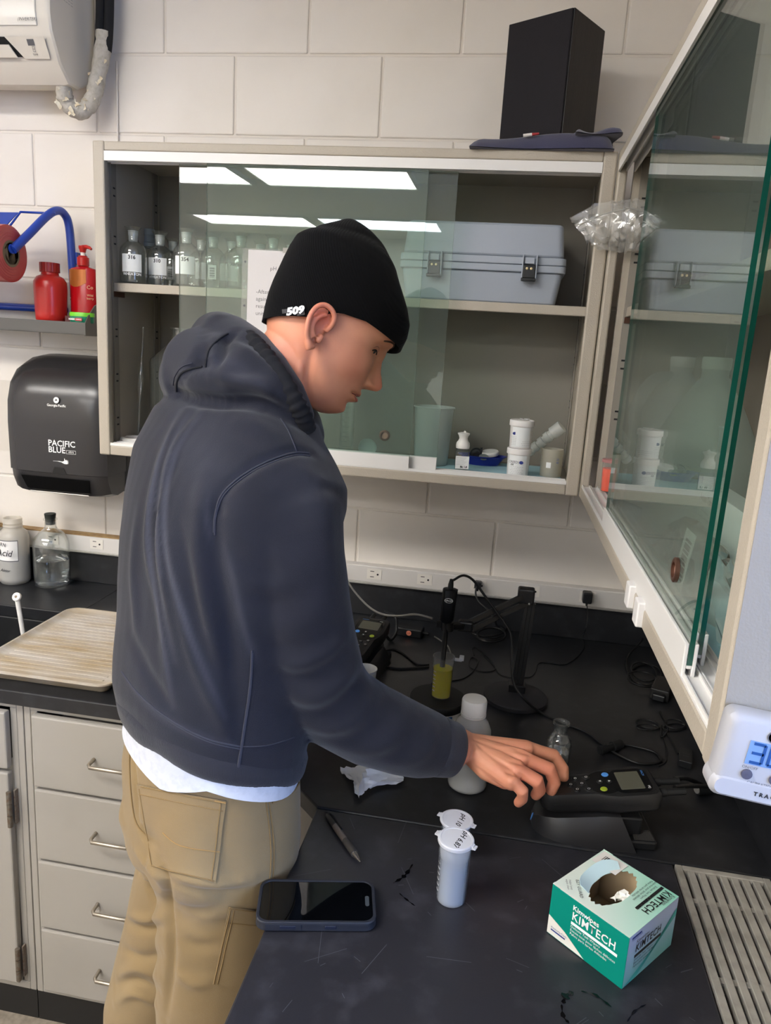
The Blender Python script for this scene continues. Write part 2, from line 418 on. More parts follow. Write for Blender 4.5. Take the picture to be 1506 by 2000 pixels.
for k in range(4):
    mb = MB(); mb.box(.034, .47, FY-.019, FY, zs[k+1]+.0035, zs[k]-.0035)
    d = obj('drawer_front', mb, m_cab, t, True, bev=.004)
    mb = MB(); mb.box(.05, .45, FY+.001, FY+.4, zs[k+1]+.02, zs[k]-.05); obj('drawer_box', mb, m_cab, d, True)
    pull(d, .232, .5*(zs[k]+zs[k+1])+.005)
t = base_cab('sink_cabinet', 'grey metal base cabinet with hinged door under the sink, at the left edge', -.80, .002)
mb = MB(); mb.box(-.42, -.030, FY-.019, FY, .70, .842); obj('drawer_front', mb, m_cab, t, True, bev=.004)
mb = MB(); mb.box(-.42, -.030, FY-.019, FY, .115, .69); dr = obj('door', mb, m_cab, t, True, bev=.004)
for z in (.60, .175):
    mb = MB(); mb.tube([(-.028, FY-.022, z-.045), (-.028, FY-.022, z-.016)], .006, 8); mb.tube([(-.028, FY-.022, z-.0145), (-.028, FY-.022, z+.0145)], .006, 8); mb.tube([(-.028, FY-.022, z+.016), (-.028, FY-.022, z+.045)], .006, 8)
    obj('hinge', mb, m_hinge, dr, True, smooth=50)
    mb = MB(); mb.box(-.024, -.02, FY-.012, FY-.001, z-.043, z+.043); obj('hinge_leaf', mb, m_rust, dr, True)
# cupboard block that carries the side bench
t = thing('side_cabinet', 'grey base cabinet carrying the right-hand worktop', 'cabinet', (1.15, -1.9, 0))
mb = MB(); mb.box(.79, 1.528, -2.24, -1.03, .085, CZ-T-.21); mb.box(.79, .81, -2.24, -1.03, CZ-T-.21, CZ-T-.001); mb.box(.79, 1.35, -1.05, -1.03, CZ-T-.21, CZ-T-.001); mb.box(.81, 1.34, -2.24, -2.22, CZ-T-.21, CZ-T-.001); obj('carcass', mb, m_cab, t, True, bev=.002)
mb = MB(); mb.box(.83, 1.528, -2.24, -1.03, 0, .085); obj('toe_kick', mb, m_kick, t, True)
t = thing('corner_cabinet', 'grey corner base cabinet under the chamfered worktop corner', 'cabinet', (1.0, -.5, 0))
mb = MB(); mb.prism([(.505, -.02), (1.52, -.02), (1.52, -.985), (.79, -.985), (.545, -.74), (.505, -.74)], .085, CZ-T-.001); obj('carcass', mb, m_cab, t, True, bev=.002)
mb = MB(); mb.prism([(.53, -.03), (1.51, -.03), (1.51, -1.0), (.83, -1.0), (.83, -.96), (.56, -.70), (.53, -.70)], 0, .085); obj('toe_kick', mb, m_kick, t, True)

# ------------------------------------------------------------------ raceway with sockets
m_race = M('raceway_enamel', 'cfcbc6', .35)
m_sock = M('socket_ivory', 'ddd8cf', .4)
m_slot = M('socket_slot', '0c0c0c', .6)
m_alu2 = M('aluminium_trim', 'b9b6b0', .3, metal=.6)
t = thing('outlet_raceway', 'long off-white electrical raceway with sockets above the black backsplash', 'power strip', (.2, -.02, 1.0))
mb = MB(); mb.box(-1.6, 1.528, -.034, -.001, 1.004, 1.056); obj('channel', mb, m_race, t, True, bev=.003)
mb = MB(); mb.box(-1.6, 1.528, -.038, -.001, .9995, 1.0055); obj('edge_trim', mb, m_alu2, t, True, bev=.001)
mb = MB(); mb.box(-1.6, -.1, -.036, -.001, 1.0555, 1.0585); obj('edge_trim', mb, M('rusty_strip', 'a88a5e', .6, var=(60, '7c5a34', .8)), t, True)
mb = MB(); mb.box(-.022, .022, -.0015, .0, -.0155, .0155); me_s = mb.mesh('socket', m_sock)
mb = MB(); mb.box(-.012, -.0005, -.0008, 0, .0075, .0093); mb.box(-.012, -.0005, -.0008, 0, -.0093, -.0075)
mb.prism([(.0105+.003*math.cos(a*PI/4), .003*math.sin(a*PI/4)) for a in range(8)], 0, .0008, Matrix.Rotation(PI/2, 4, 'X')); me_h = mb.mesh('slots', m_slot)
for x in (-.52, -.37, -.218, .0+.05, .21, .365, .52, .673, .824, .981, 1.135, 1.292, 1.44):
    o = link('socket', me_s, t, True); o.location = (x, -.034, 1.032)
    h = link('slots', me_h, o); h.location = (0, -.0015, 0)
# ================================================================== wall cabinets
m_beige = M('cabinet_beige', 'aca394', .42, bump=(420, .35))
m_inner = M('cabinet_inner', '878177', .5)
m_track = M('track_white', 'dcdad6', .35)
m_glass = thin_glass('door_glass', 'f5faf7', 1.52, .035, 'cfdcd6')
m_gedge = M('glass_edge', '0e4a3e', .15, spec=.7)
m_clear_edge = M('glass_edge_pale', 'b9c4b4', .2, spec=.7)
m_bumper = M('white_clip', 'd8d6d4', .4)
m_copper = M('copper_ring', '5f4336', .35, metal=.6)
CB, CT, DEP, WID = 1.372, 2.136, .33, 1.231
def pane(par, x0, x1, y, edge, z0=1.412, z1=2.098, ring=None, handle=None):
    """glass leaf in the plane y (local), thickness 5 mm"""
    mb = MB(); th = .005
    vs = [(x, yy, z) for yy in (y, y+th) for z in (z0, z1) for x in (x0, x1)]
    mb.add(vs, [(0, 1, 3, 2), (4, 6, 7, 5)]); mb.cur = 1
    mb.add(vs, [(0, 4, 5, 1), (2, 3, 7, 6), (0, 2, 6, 4), (1, 5, 7, 3)])
    o = obj('glass_door', mb, [m_glass, edge], par)
    mb = MB(); mb.box(x0, x1, y-.004, y, z0-.012, z0+.022); mb.box(x0, x1, y+th, y+th+.004, z0-.012, z0+.022); mb.box(x0, x1, y, y+th, z0-.004, z0)
    obj('door_shoe', mb, m_track, o, bev=.001)
    if ring:
        mb = MB(); mb.lathe([(.0085, 0), (.0135, 0), (.0135, .003), (.012, .004), (.0085, .004), (.0085, 0)], (0, 0, 0), 24, mat=Matrix.Translation((ring[0], y-.0005, ring[1])) @ Matrix.Rotation(PI/2, 4, 'X'))
        obj('finger_pull', mb, m_copper, o, smooth=50)
        mb = MB(); mb.lathe([(0, 0), (.0085, 0), (.0085, .001), (0, .001)], (0, 0, 0), 20, mat=Matrix.Translation((ring[0], y-.0003, ring[1])) @ Matrix.Rotation(PI/2, 4, 'X'))
        obj('pull_cup', mb, M('pull_cup', 'a07a68', .5), o)
    return o
def cabinet(label, loc, rz, extra_mats=None):
    """local x: 0..WID along the front, y: 0 front .. DEP back, z: 0..0.764"""
    H = CT-CB
    t = thing('wall_cabinet', label, 'cabinet', loc, rz, 'glass-front wall cabinets')
    e = .036
    for x0 in (0, WID-.03):
        mb = MB(); mb.box(x0, x0+.03, 0, .020, 0, H); obj('corner_post', mb, m_beige, t, bev=.004)
    mb = MB(); mb.box(.03, WID-.03, .001, .05, H-.022, H-.001); obj('top_rail', mb, m_beige, t, bev=.003)
    mb = MB(); mb.box(.03, WID-.03, .001, .05, .001, .026); obj('bottom_rail', mb, m_beige, t, bev=.003)
    mb = MB(); mb.box(.0015, WID-.0015, .035, DEP, H-.012, H-.002); obj('top_panel', mb, m_beige, t)
    mb = MB(); mb.box(.0015, WID-.0015, .035, DEP, .004, .024); obj('bottom_panel', mb, m_inner, t)
    mb = MB(); mb.box(.016, WID-.016, DEP-.008, DEP, .024, H-.012); obj('back_panel', mb, m_inner, t)
    for x0 in (.0015, WID-.0155): mb = MB(); mb.box(x0, x0+.014, .035, DEP, .024, H-.012); obj('side_panel', mb, [m_beige], t)
    mb = MB(); mb.box(.03, WID-.03, 0, .004, H-.045, H-.023); mb.box(.03, WID-.03, .004, .045, H-.026, H-.0225); mb.box(.03, WID-.03, .016, .019, H-.045, H-.026); mb.box(.03, WID-.03, .033, .036, H-.045, H-.026); obj('top_track', mb, m_track, t)
    mb = MB(); mb.box(.03, WID-.03, .002, .05, .026, .0285)
    for yy in (.003, .0185, .0215, .0365, .046): mb.box(.03, WID-.03, yy, yy+.0015, .0285, .033)
    obj('bottom_track', mb, m_track, t)
    # slotted shelf standards
    for xs, sgn in ((.0165, 1), (WID-.0165, -1)):
        for yy in (.062, DEP-.04):
            mb = MB(); mb.box(min(xs, xs+sgn*.004), max(xs, xs+sgn*.004), yy-.012, yy+.012, .03, H-.014); st = obj('shelf_standard', mb, m_inner, t)
            mb = MB()
            for k in range(6):
                for dz in (0, .018):
                    z = .075+k*.115+dz; xx = xs+sgn*.0043
                    mb.box(min(xx, xx+sgn*.0004), max(xx, xx+sgn*.0004), yy-.005, yy+.005, z-.002, z+.002)
            obj('slots', mb, m_slot, st)
    mb = MB(); mb.box(.018, WID-.018, .055, .073, .418, .44); mb.box(.018, WID-.018, .073, DEP-.015, .431, .44); obj('shelf', mb, m_beige, t, bev=.002)
    for xx in (.021, WID-.021):
        mb = MB(); mb.box(xx-.004, xx+.004, .052, .1, .405, .418); obj('shelf_clip', mb, m_copper, t)
    return t
cabA = cabinet('beige wall cabinet facing the camera above the bench, left of the corner', (-.0295, -DEP, CB), 0)
pane(cabA, .29, .82, .0055, m_clear_edge, 1.412-CB, 2.098-CB)
pane(cabA, .213, .886, .022, m_clear_edge, 1.412-CB, 2.098-CB, ring=(.753, 1.479-CB))
cabB = cabinet('beige wall cabinet on the right wall with green-edged glass doors', (1.2035, -.318, CB), -PI/2)
# local x runs towards the camera (world -y), local y into the wall (world +x)
pane(cabB, .44, 1.098, .0055, m_gedge, 1.412-CB, 2.098-CB, ring=(1.01, 1.482-CB))
pane(cabB, .40, 1.066, .022, m_gedge, 1.412-CB, 2.098-CB)
mb = MB(); mb.box(WID-.0015, WID+.0005, .002, DEP-.001, .001, CT-CB-.001); obj('end_panel', mb, M('end_panel_shaded', '8f897f', .45, bump=(420, .2)), cabB)  # cabinet beige darkened to paint in the weaker lamp light on this end
for xx in (.815, .885):
    mb = MB(); mb.box(xx-.013, xx+.013, -.007, .004, .002, .034); obj('stop_clip', mb, m_bumper, cabB, bev=.002)
# ================================================================== things on the back wall and above
m_blk = M('black_plastic', '17181a', .4)
m_blk_soft = M('black_rubber', '101112', .6)
m_paper = M('paper_white', 'e9e7e4', .6)
m_ink = M('black_ink', '1b1b1d', .6)
m_grey_ink = M('grey_ink', '5b5b5e', .6)
m_wht_ink = M('white_ink', 'e9e9e6', .5)
m_whp = M('white_plastic', 'e6e3dd', .4)
# ---- air conditioner
m_ac = M('ac_plastic', 'd9d2c4', .38, spec=.4)
t = thing('air_conditioner', 'cream split air conditioner unit at the top left of the block wall', 'air conditioner', (-.65, -.1, 2.32))
X0, X1 = -1.05, -.205
prof = [(-.003, 2.66), (-.12, 2.675), (-.19, 2.655), (-.212, 2.60), (-.215, 2.46), (-.208, 2.418), (-.198, 2.400), (-.172, 2.352), (-.13, 2.318), (-.085, 2.318), (-.03, 2.345), (-.003, 2.37)]
def extr(mb, prof, x0, x1, inset=.0):
    rings = []
    for x, s_ in ((x0, .97), (x0+.01, 1.), (x1-.016, 1.), (x1-.005, .985), (x1, .95)):
        cy = -.1; cz = 2.49
        rings.append([(x, -.003 if abs(y+.003) < 1e-6 else cy+(y-cy)*s_, cz+(z-cz)*s_) for y, z in prof])
    mb.loft(rings)
mb = MB(); extr(mb, prof, X0, X1); obj('casing', mb, m_ac, t, True, smooth=30)
mb = MB(); rings = []
pr = [(-.213, 2.605), (-.2165, 2.60), (-.2195, 2.46), (-.214, 2.428), (-.208, 2.43)]
mb.loft([[(x, y, z) for y, z in pr] for x in (X0+.02, X1-.035)]); obj('front_panel', mb, M('ac_panel', 'e0dbd0', .2), t, True, bev=.004, smooth=30)
mb = MB(); mb.add([(X0+.05, -.2075, 2.405), (-.335, -.2075, 2.405), (-.300, -.1845, 2.366), (X0+.05, -.1845, 2.366)], [(0, 1, 2, 3)]); obj('louver_opening', mb, m_dark, t, True)
mb = MB(); mb.add([(X0+.05, -.208, 2.386), (-.325, -.208, 2.386), (-.312, -.192, 2.362), (X0+.05, -.192, 2.362)], [(0, 1, 2, 3)])
lv = obj('louver', mb, m_ac, t, True); sm = lv.modifiers.new('s', 'SOLIDIFY'); sm.thickness = .003
def on_slope(x, u): return Vector((x, -.2095+.0265*u-.0008, 2.4075-.046*u-.0006))
mb = MB(); mb.add([on_slope(-.335, .05), on_slope(-.225, .05), on_slope(-.225, .98), on_slope(-.295, .98)], [(0, 1, 2, 3)]); dp = obj('display_plate', mb, M('ac_plate', 'd3ccbe', .35), t, True)
mb = MB(); mb.add([on_slope(-.275, .15)+Vector((0, -.0006, -.0004)), on_slope(-.256, .15)+Vector((0, -.0006, -.0004)), on_slope(-.256, .42)+Vector((0, -.0006, -.0004)), on_slope(-.275, .42)+Vector((0, -.0006, -.0004))], [(0, 1, 2, 3)]); obj('display_window', mb, m_grey_ink, dp, True)
for k, (xx, uu) in enumerate(((-.262, .52), (-.262, .63))):
    text('□', .009, m_grey_ink, dp, on_slope(xx, uu)+Vector((0, -.0008, -.0005)), (1, 0, 0), (0, -.5, .87), name='symbol', world=True)
text('TEMP', .006, m_grey_ink, dp, on_slope(-.262, .8)+Vector((0, -.0008, -.0005)), (1, 0, 0), (0, -.5, .87), name='symbol', world=True)
text('(INVERTER)', .0105, m_grey_ink, t, (-.262, -.2203, 2.440), name='logo', world=True, shear=.2)
text('▪▪', .02, M('energy_sticker', '3b5f8c', .5), t, (X1+.0008, -.13, 2.545), (0, 1, 0), (0, 0, 1), name='sticker_print', world=True)
for k in range(3): text('― ― ― ―', .009, m_grey_ink, t, (X1+.0008, -.13, 2.525-.007*k), (0, 1, 0), (0, 0, 1), name='sticker_print', world=True)
# ---- refrigerant pipe in wrap
m_wrap = M('pipe_wrap', 'bdb8ae', .8, var=(90, 'a39c8e', .6), bump=(600, .5))
m_foam = M('black_foam', '15161a', .85)
t = thing('insulated_pipe', 'pipe bend wrapped in torn white tape below the air conditioner', 'pipe', (-.2, -.06, 2.25))
Y_ = -.055
def wp(px, py, y): return at_y(px, py, y)
P = smoothpath([wp(205, -60, -.05), wp(204, 40, -.05), wp(200, 100, -.052), wp(189, 160, -.06), wp(180, 195, -.066), wp(163, 216, -.075), wp(144, 214, -.085), wp(130, 198, -.095), wp(125, 178, -.105), wp(124, 150, -.11)], 6)
mb = MB(); mb.tube(P[8:], [.0215+.0012*math.sin(i*2.1)+.001*math.sin(i*5.3) for i in range(len(P)-8)], 14); obj('wrapped_bend', mb, m_wrap, t, True, smooth=80)
for dx in (-.012, .013):
    mb = MB(); mb.tube([p_+Vector((dx, 0, 0)) for p_ in P[:13]], .0125, 10); obj('foam_sleeve', mb, m_foam, t, True, smooth=80)
random.seed(11)
m_tape = M('torn_tape', 'd9d2bf', .8, var=(60, 'c2a878', .7))
def flap(c, n, s):
    mb = MB(); c = Vector(c); a = Vector((random.uniform(-1, 1), random.uniform(-.3, .3), random.uniform(-1, 1))).normalized(); b = a.cross(Vector((0, 1, 0))).normalized()
    vs = []
    K = 5
    for i in range(K):
        for j in range(3):
            r_ = random.uniform(.6, 1.25)
            vs.append(c+a*s*(i/(K-1)-.5)*2*r_+b*s*.5*(j-1)*r_+Vector((0, -.5*s*random.uniform(0, 1), 0)))
    mb.add(vs, [(i*3+j, i*3+j+1, (i+1)*3+j+1, (i+1)*3+j) for i in range(K-1) for j in range(2)])
    o = obj('tape_flap', mb, m_tape, t, True, smooth=80); sm = o.modifiers.new('s', 'SOLIDIFY'); sm.thickness = .0012
for k in range(30):
    i = 14+(k*41) // 30
    if i < len(P): flap(P[i]+Vector((random.uniform(-.018, .018), random.uniform(-.02, -.008), random.uniform(-.018, .018))), None, random.uniform(.007, .013))
mb = MB(); mb.tube([at_y(228, 120, -.004), at_y(230, 278, -.004)], .0028, 8); o = obj('wall_cable', mb, m_wall, None, smooth=60)
tag(o, 'thin painted cable running down the wall to the cabinet top', 'cable')
# ---- speaker, cloth and pen on the cabinet
m_spk = M('black_ash_veneer', '191719', .5, var=(9, '232022', .8, (14, 14, .6)), bump=(16, .25, (14, 14, .5)))
C_ = Vector((1.077, -.30, 0)); u_ = Vector((-.14, .088, 0)).normalized(); v_ = Vector((u_.y, -u_.x, 0)); v_ = v_ if v_.y > 0 else -v_
t = thing('loudspeaker', 'tall black wooden loudspeaker standing on navy cloth on top of the cabinet', 'speaker', tuple(C_+u_*.0825+v_*.0745+Vector((0, 0, 2.168))))
fm = frame((C_.x, C_.y, 2.168), u_, v_)
Hs = 2.428-2.168
mb = MB(); mb.box(.0, .165, .004, .149, -Hs if fm[2][2] < 0 else 0, 0 if fm[2][2] < 0 else Hs, fm); obj('enclosure', mb, m_spk, t, True, bev=.002)
mb = MB(); mb.box(.002, .163, -.002, .004, -Hs+.002 if fm[2][2] < 0 else .002, -.002 if fm[2][2] < 0 else Hs-.002, fm); obj('grille_cloth', mb, M('speaker_cloth', '18161b', .9, bump=(900, .4)), t, True, bev=.002)
m_navy = M('navy_cloth', '33344f', .9, bump=(700, .3), sheen=.3)
def slab_cloth(name, label, x0, x1, y0, y1, z, th, mat, seed):
    random.seed(seed); nx, ny = 34, 16; mb = MB(); top = []; bot = []
    ph = [random.uniform(0, 6) for _ in range(6)]
    for i in range(nx+1):
        for j in range(ny+1):
            u, v = i/nx, j/ny; e = min(1, min(u, 1-u)*14)**.4*min(1, min(v, 1-v)*12)**.4
            wob = .004*math.sin(7*u+ph[0])+.003*math.sin(13*v+3*u+ph[1])
            x = x0+(x1-x0)*u+.006*math.sin(5*v+ph[2]); y = y0+(y1-y0)*v+.008*math.sin(6*u+ph[3])*(1 if v < .5 else .3)
            h = th*(.9+.1*math.sin(3.1*u+ph[4]))+wob
            top.append((x, y, z+max(.002, h*e))); bot.append((x, y, z+.0004))
    n = ny+1
    fs = [(i*n+j, (i+1)*n+j, (i+1)*n+j+1, i*n+j+1) for i in range(nx) for j in range(ny)]
    mb.add(top, fs); mb.add(bot, [f[::-1] for f in fs])
    o = obj(name, mb, mat, smooth=80); return tag(o, label, 'cloth')
slab_cloth('folded_cloth', 'folded navy blue cloth under the black loudspeaker', .885, 1.196, -.342, -.11, CT-.002, .036, m_navy, 5)
slab_cloth('folded_cloth', 'small navy cloth fold lying over the first at the cabinet corner', 1.10, 1.198, -.35, -.25, CT+.028, .012, m_navy, 9)
t = thing('marker_pen', 'small red and white pen lying on the navy cloth below the loudspeaker', 'pen', tuple(at_y(1037, 263, -.325)))
a, b = at_y(1022, 265, -.328), at_y(1053, 261, -.328)
mb = MB(); mb.tube([a, a.lerp(b, .55)], .0035, 8); obj('barrel', mb, M('pen_white', 'd8d4d0', .4), t, True, smooth=50)
mb = MB(); mb.tube([a.lerp(b, .55), b], [.0035, .0025], 8); obj('tip', mb, M('pen_red', '9a3034', .4), t, True, smooth=50)

# ---- blue roll holder with red roll
m_blue = M('blue_enamel', '2343a0', .28, spec=.6)
t = thing('roll_holder', 'blue tubular steel roll holder bracket fixed to the wall', 'bracket', (-.27, -.04, 1.72))
xa = -.268
P = smoothpath([(xa+.01, -.05, 1.70), (xa+.005, -.05, 1.85), (xa, -.052, 1.97), (xa-.004, -.07, 2.005), (xa-.008, -.10, 2.008), (xa-.014, -.14, 1.985), (xa-.022, -.20, 1.935), (xa-.033, -.262, 1.882)], 5)
mb = MB(); mb.tube(P, .0115, 12); obj('arm', mb, m_blue, t, True, smooth=70)
mb = MB(); mb.tube([(-.300, -.262, 1.884), (-.75, -.262, 1.884)], .0125, 12); obj('axle', mb, m_blue, t, True, smooth=70)
mb = MB(); mb.tube([(-.29, -.045, 1.742), (-.85, -.045, 1.742)], .0105, 12); obj('lower_bar', mb, m_blue, t, True, smooth=70)
W_ = [at_y(108, 417, -.12), at_y(40, 414, -.16), at_y(15, 447, -.22), at_y(-60, 452, -.24)]
mb = MB(); mb.tube(W_, .0032, 8); obj('guard_wire', mb, m_blue, t, True, smooth=70)
mb = MB(); a, b, c, d = at_y(-60, 415, -.17), at_y(36, 416, -.165), at_y(14, 440, -.21), at_y(-60, 440, -.21); mb.add([a, b, c, d], [(0, 1, 2, 3)]); o = obj('tear_plate', mb, m_blue, t, True); o.modifiers.new('s', 'SOLIDIFY').thickness = .002
mb = MB(); mb.box(xa+.003, xa+.02, -.05, -.001, 1.872, 1.905); obj('wall_lug', mb, m_blue, t, True, bev=.002)
m_red_roll = M('red_film', 'b5423f', .35, var=(8, 'c4625a', .6, (1, 1, 1)))
t = thing('film_roll', 'thick red plastic roll on the blue holder at the left edge', 'roll', (-.48, -.262, 1.884))
rot = Matrix.Translation((-.306, -.262, 1.872)) @ Matrix.Rotation(PI/2, 4, 'Y') @ Matrix.Rotation(PI, 4, 'X')
prof = [(.034, .0), (.040, .0), (.0405, .0008), (.047, .0004), (.0475, .0012), (.054, .0006), (.0545, .0014), (.061, .001), (.0615, .0018), (.066, .0015), (.072, .004), (.0725, .008), (.0725, .40), (.034, .40), (.034, 0)]
mb = MB(); mb.lathe(prof, (0, 0, 0), 40, mat=rot); obj('film', mb, m_red_roll, t, True, smooth=40)
mb = MB(); mb.lathe([(.028, -.001), (.034, -.001), (.034, .40), (.028, .40), (.028, -.001)], (0, 0, 0), 32, mat=rot); obj('core_tube', mb, M('cardboard_core', '7a6a50', .8), t, True, smooth=40)

# ---- small wall shelf
m_dgrey = M('dark_grey_enamel', '55534f', .4)
SZ = 1.706
t = thing('wall_shelf', 'narrow dark grey metal shelf left of the cabinet', 'shelf', (-.5, -.09, SZ-.03))
mb = MB(); mb.box(-1.0, -.158, -.165, -.002, SZ-.003, SZ); mb.box(-1.0, -.158, -.168, -.165, SZ-.030, SZ+.002); mb.box(-1.0, -.158, -.165, -.15, SZ-.032, SZ-.029); obj('tray', mb, m_dgrey, t, True)
pl_ = [(-.172, SZ-.034), (-.02, SZ-.034), (-.006, SZ+.075), (-.06, SZ+.07), (-.12, SZ+.05), (-.155, SZ+.02), (-.172, SZ)]
mb = MB(); mb.prism(pl_, 0, .004, frame((-.158, 0, 0), (0, 1, 0), (0, 0, 1))); obj('end_bracket', mb, m_dgrey, t, True, bev=.001)
# ---- things on it
m_red = M('red_plastic', 'b3241f', .3, spec=.5); m_red2 = M('red_cap', '8c1c17', .4)
def bottle_red(loc):
    t = thing('red_bottle', 'plain red plastic bottle with ribbed screw cap on the grey shelf', 'bottle', loc)
    mb = MB(); mb.lathe([(0, 0), (.037, 0), (.041, .004), (.042, .02), (.0445, .09), (.044, .108), (.036, .121), (.024, .127), (.023, .135), (0, .135)], n=32); obj('body', mb, m_red, t, smooth=50)
    mb = MB(); n = 48
    rings = [[((.0265+(.0006 if j % 2 else 0))*math.cos(2*PI*j/n), (.0265+(.0006 if j % 2 else 0))*math.sin(2*PI*j/n), z) for j in range(n)] for z in (.134, .160)]
    mb.loft(rings); obj('cap', mb, m_red2, t, bev=.001)
    return t
c = at_y(100, 622, -.125); bottle_red((c.x-.003, -.119, SZ))
t = thing('lotion_bottle', 'red lotion pump bottle with gold panel next to the cabinet', 'bottle', (-.214, -.075, SZ))
mb = MB(); mb.lathe([(0, 0), (.038, 0), (.040, .004), (.041, .02), (.041, .14), (.036, .152), (.016, .158), (.0155, .16), (0, .16)], n=32, sy=.62); obj('body', mb, M('lotion_red', 'b00f18', .22, spec=.6), t, smooth=50)
mb = MB(); n = 14
gold = [(.0385*math.cos(a), .0385*.64*math.sin(a)) for a in [math.radians(-150+i*(90/n)) for i in range(n+1)]]
top = [(x, y, .148) for x, y in gold]; bot = [(x, y, .112-.012*math.sin(PI*i/n)) for i, (x, y) in enumerate(gold)]
vs = [Vector((x*1.08, y*1.085, z)) for x, y, z in top+bot]; mb.add(vs, [(i, i+1, n+2+i, n+1+i) for i in range(n)]); obj('gold_panel', mb, M('gold_print', 'b0662f', .35, metal=.3), t, smooth=60)
mb = MB(); mb.lathe([(0, .16), (.0165, .16), (.0165, .182), (.012, .185), (.012, .187), (0, .187)], n=24); obj('collar', mb, m_red, t, smooth=40)
mb = MB(); mb.lathe([(0, .187), (.0065, .187), (.0065, .196), (0, .196)], n=16); obj('stem', mb, m_whp, t, smooth=40)
mb = MB(); mb.lathe([(0, .196), (.0075, .196), (.0095, .204), (.0115, .207), (.0115, .214), (0, .215)], n=20); mb.tube([(0, 0, .211), (.014, -.004, .212), (.026, -.008, .209), (.032, -.010, .205)], [.006, .0055, .0045, .0035], 8); obj('pump_head', mb, m_red, t, smooth=50)
text('Co', .014, M('cream_ink', 'd8b890', .5), t, (.031, -.0205, .100), (.85, .35, 0), (0, 0, 1), name='lettering')
text('Wild\nberry', .0085, M('cream_ink', 'd8b890', .5), t, (.031, -.0205, .074), (.85, .35, 0), (0, 0, 1), name='lettering')
text('moisture', .012, m_wht_ink, t, (-.034, -.0165, .05), (0, 0, 1), (-.85, .45, 0), name='lettering')
c = at_y(149, 628, -.148)
t = thing('salve_tin', 'green salve tin with lime lid in front of the red lotion', 'tin', (-.185, -.136, SZ))
mb = MB(); mb.lathe([(0, 0), (.031, 0), (.034, .003), (.034, .018), (0, .018)], n=36, sy=.72); obj('tub', mb, M('salve_green', '0f7a5c', .35), t, smooth=40)
mb = MB(); mb.lathe([(0, .018), (.0355, .018), (.0355, .027), (.034, .029), (0, .0295)], n=36, sy=.72); obj('lid', mb, M('lime_lid', '6fc832', .35), t, smooth=40)
mb = MB(); m0 = Matrix.Translation((.004, -.0247, .0095)) @ Matrix.Rotation(PI/2, 4, 'X'); mb.prism(rrect(.022, .0085, .004, 4), 0, .0006, m0); obj('red_badge', mb, M('badge_red', 'a8343a', .5), t)
text("O'KEEFFE'S", .0036, m_wht_ink, t, (.004, -.0255, .0095), bold=.0001)
text('HANDS', .0075, m_wht_ink, t, (-.019, -.0217, .0095), (.93, -.36, 0), (0, 0, 1), bold=.0003)
t = thing('small_carton', 'small dark red carton half hidden behind the green tin', 'box', (-.224, -.128, SZ))
mb = MB(); mb.box(-.014, .014, -.012, .012, 0, .018, Matrix.Rotation(.4, 4, 'Z')); obj('carton', mb, M('carton_red', '5b2b28', .5), t, bev=.001)
t = thing('blue_cap_bottle', 'blue-capped bottle behind the red lotion bottle', 'bottle', (-.165, -.045, SZ))
mb = MB(); mb.lathe([(0, 0), (.022, 0), (.024, .004), (.024, .12), (.014, .135), (0, .136)], n=20); obj('body', mb, M('pale_blue_plastic', '5563b8', .4), t, smooth=50)
mb = MB(); mb.lathe([(0, .136), (.015, .136), (.015, .158), (0, .158)], n=20); obj('cap', mb, M('blue_cap', '3040a8', .4), t, smooth=50)

# ---- towel dispenser
t = thing('towel_dispenser', 'black paper towel dispenser with rounded top under the grey shelf', 'dispenser', (-.24, -.11, 1.22))
XA, XB = -.388, -.085
m_disp = M('smoked_black_plastic', '2a292a', .24, spec=.55)
m_disp2 = M('grey_black_plastic', '2c2b2b', .5)
mb = MB()
prof = [(-.02, 1.608), (-.06, 1.615), (-.11, 1.608), (-.16, 1.585), (-.195, 1.545), (-.212, 1.49), (-.216, 1.42), (-.212, 1.285), (-.02, 1.285)]
rings = []
for i in range(13):
    u = i/12; s_ = 1-.10*abs(2*u-1)**6
    rings.append([(XA+(XB-XA)*u, (-.02 if y > -.03 else -.02+(y+.02)*s_), 1.40+(z-1.40)*(s_ if z > 1.45 else 1)) for y, z in prof])
mb.loft(rings); obj('cover', mb, m_disp, t, True, smooth=35)
mb = MB(); rings = []
prof = [(-.02, 1.284), (-.212, 1.284), (-.208, 1.26), (-.19, 1.222), (-.15, 1.212), (-.02, 1.235)]
for i in range(13):
    u = i/12; s_ = 1-.12*abs(2*u-1)**6
    rings.append([(XA+.002+(XB-XA-.004)*u, (-.02 if y > -.03 else -.02+(y+.02)*s_), 1.284+(z-1.284)*s_) for y, z in prof])
mb.loft(rings); obj('chute_housing', mb, m_disp, t, True, smooth=35)
mb = MB(); mb.box(XA+.01, XB-.006, -.02, -.001, 1.25, 1.60); mb.box(XB-.05, XB+.002, -.09, -.001, 1.222, 1.36); obj('back_housing', mb, m_disp2, t, True, bev=.006)
mb = MB(); mb.add([(XA+.045, -.2125, 1.272), (XB-.045, -.2125, 1.272), (XB-.055, -.198, 1.232), (XA+.055, -.198, 1.232)], [(0, 1, 2, 3)]); o = obj('towel_slot', mb, M('slot_black', '050506', .35), t, True)
mb = MB(); mb.tube([(XA+.06, -.194, 1.2235), (XB-.06, -.194, 1.2235)], .0018, 8); obj('tear_bar', mb, m_alu2, t, True)
mb = MB(); mb.prism([(-.022, 0), (.022, 0), (.014, .018), (-.014, .018)], 0, .001, frame((-.222, -.2128, 1.2845), (1, 0, 0), (0, 0, 1))); obj('paper_window', mb, M('window_black', '0b0b0c', .15), t, True)
text('PACIFIC\nBLUE', .0235, m_wht_ink, t, (-.252, -.2157, 1.362), align='LEFT', world=True, bold=.0004, lines=.8)
mb = MB()
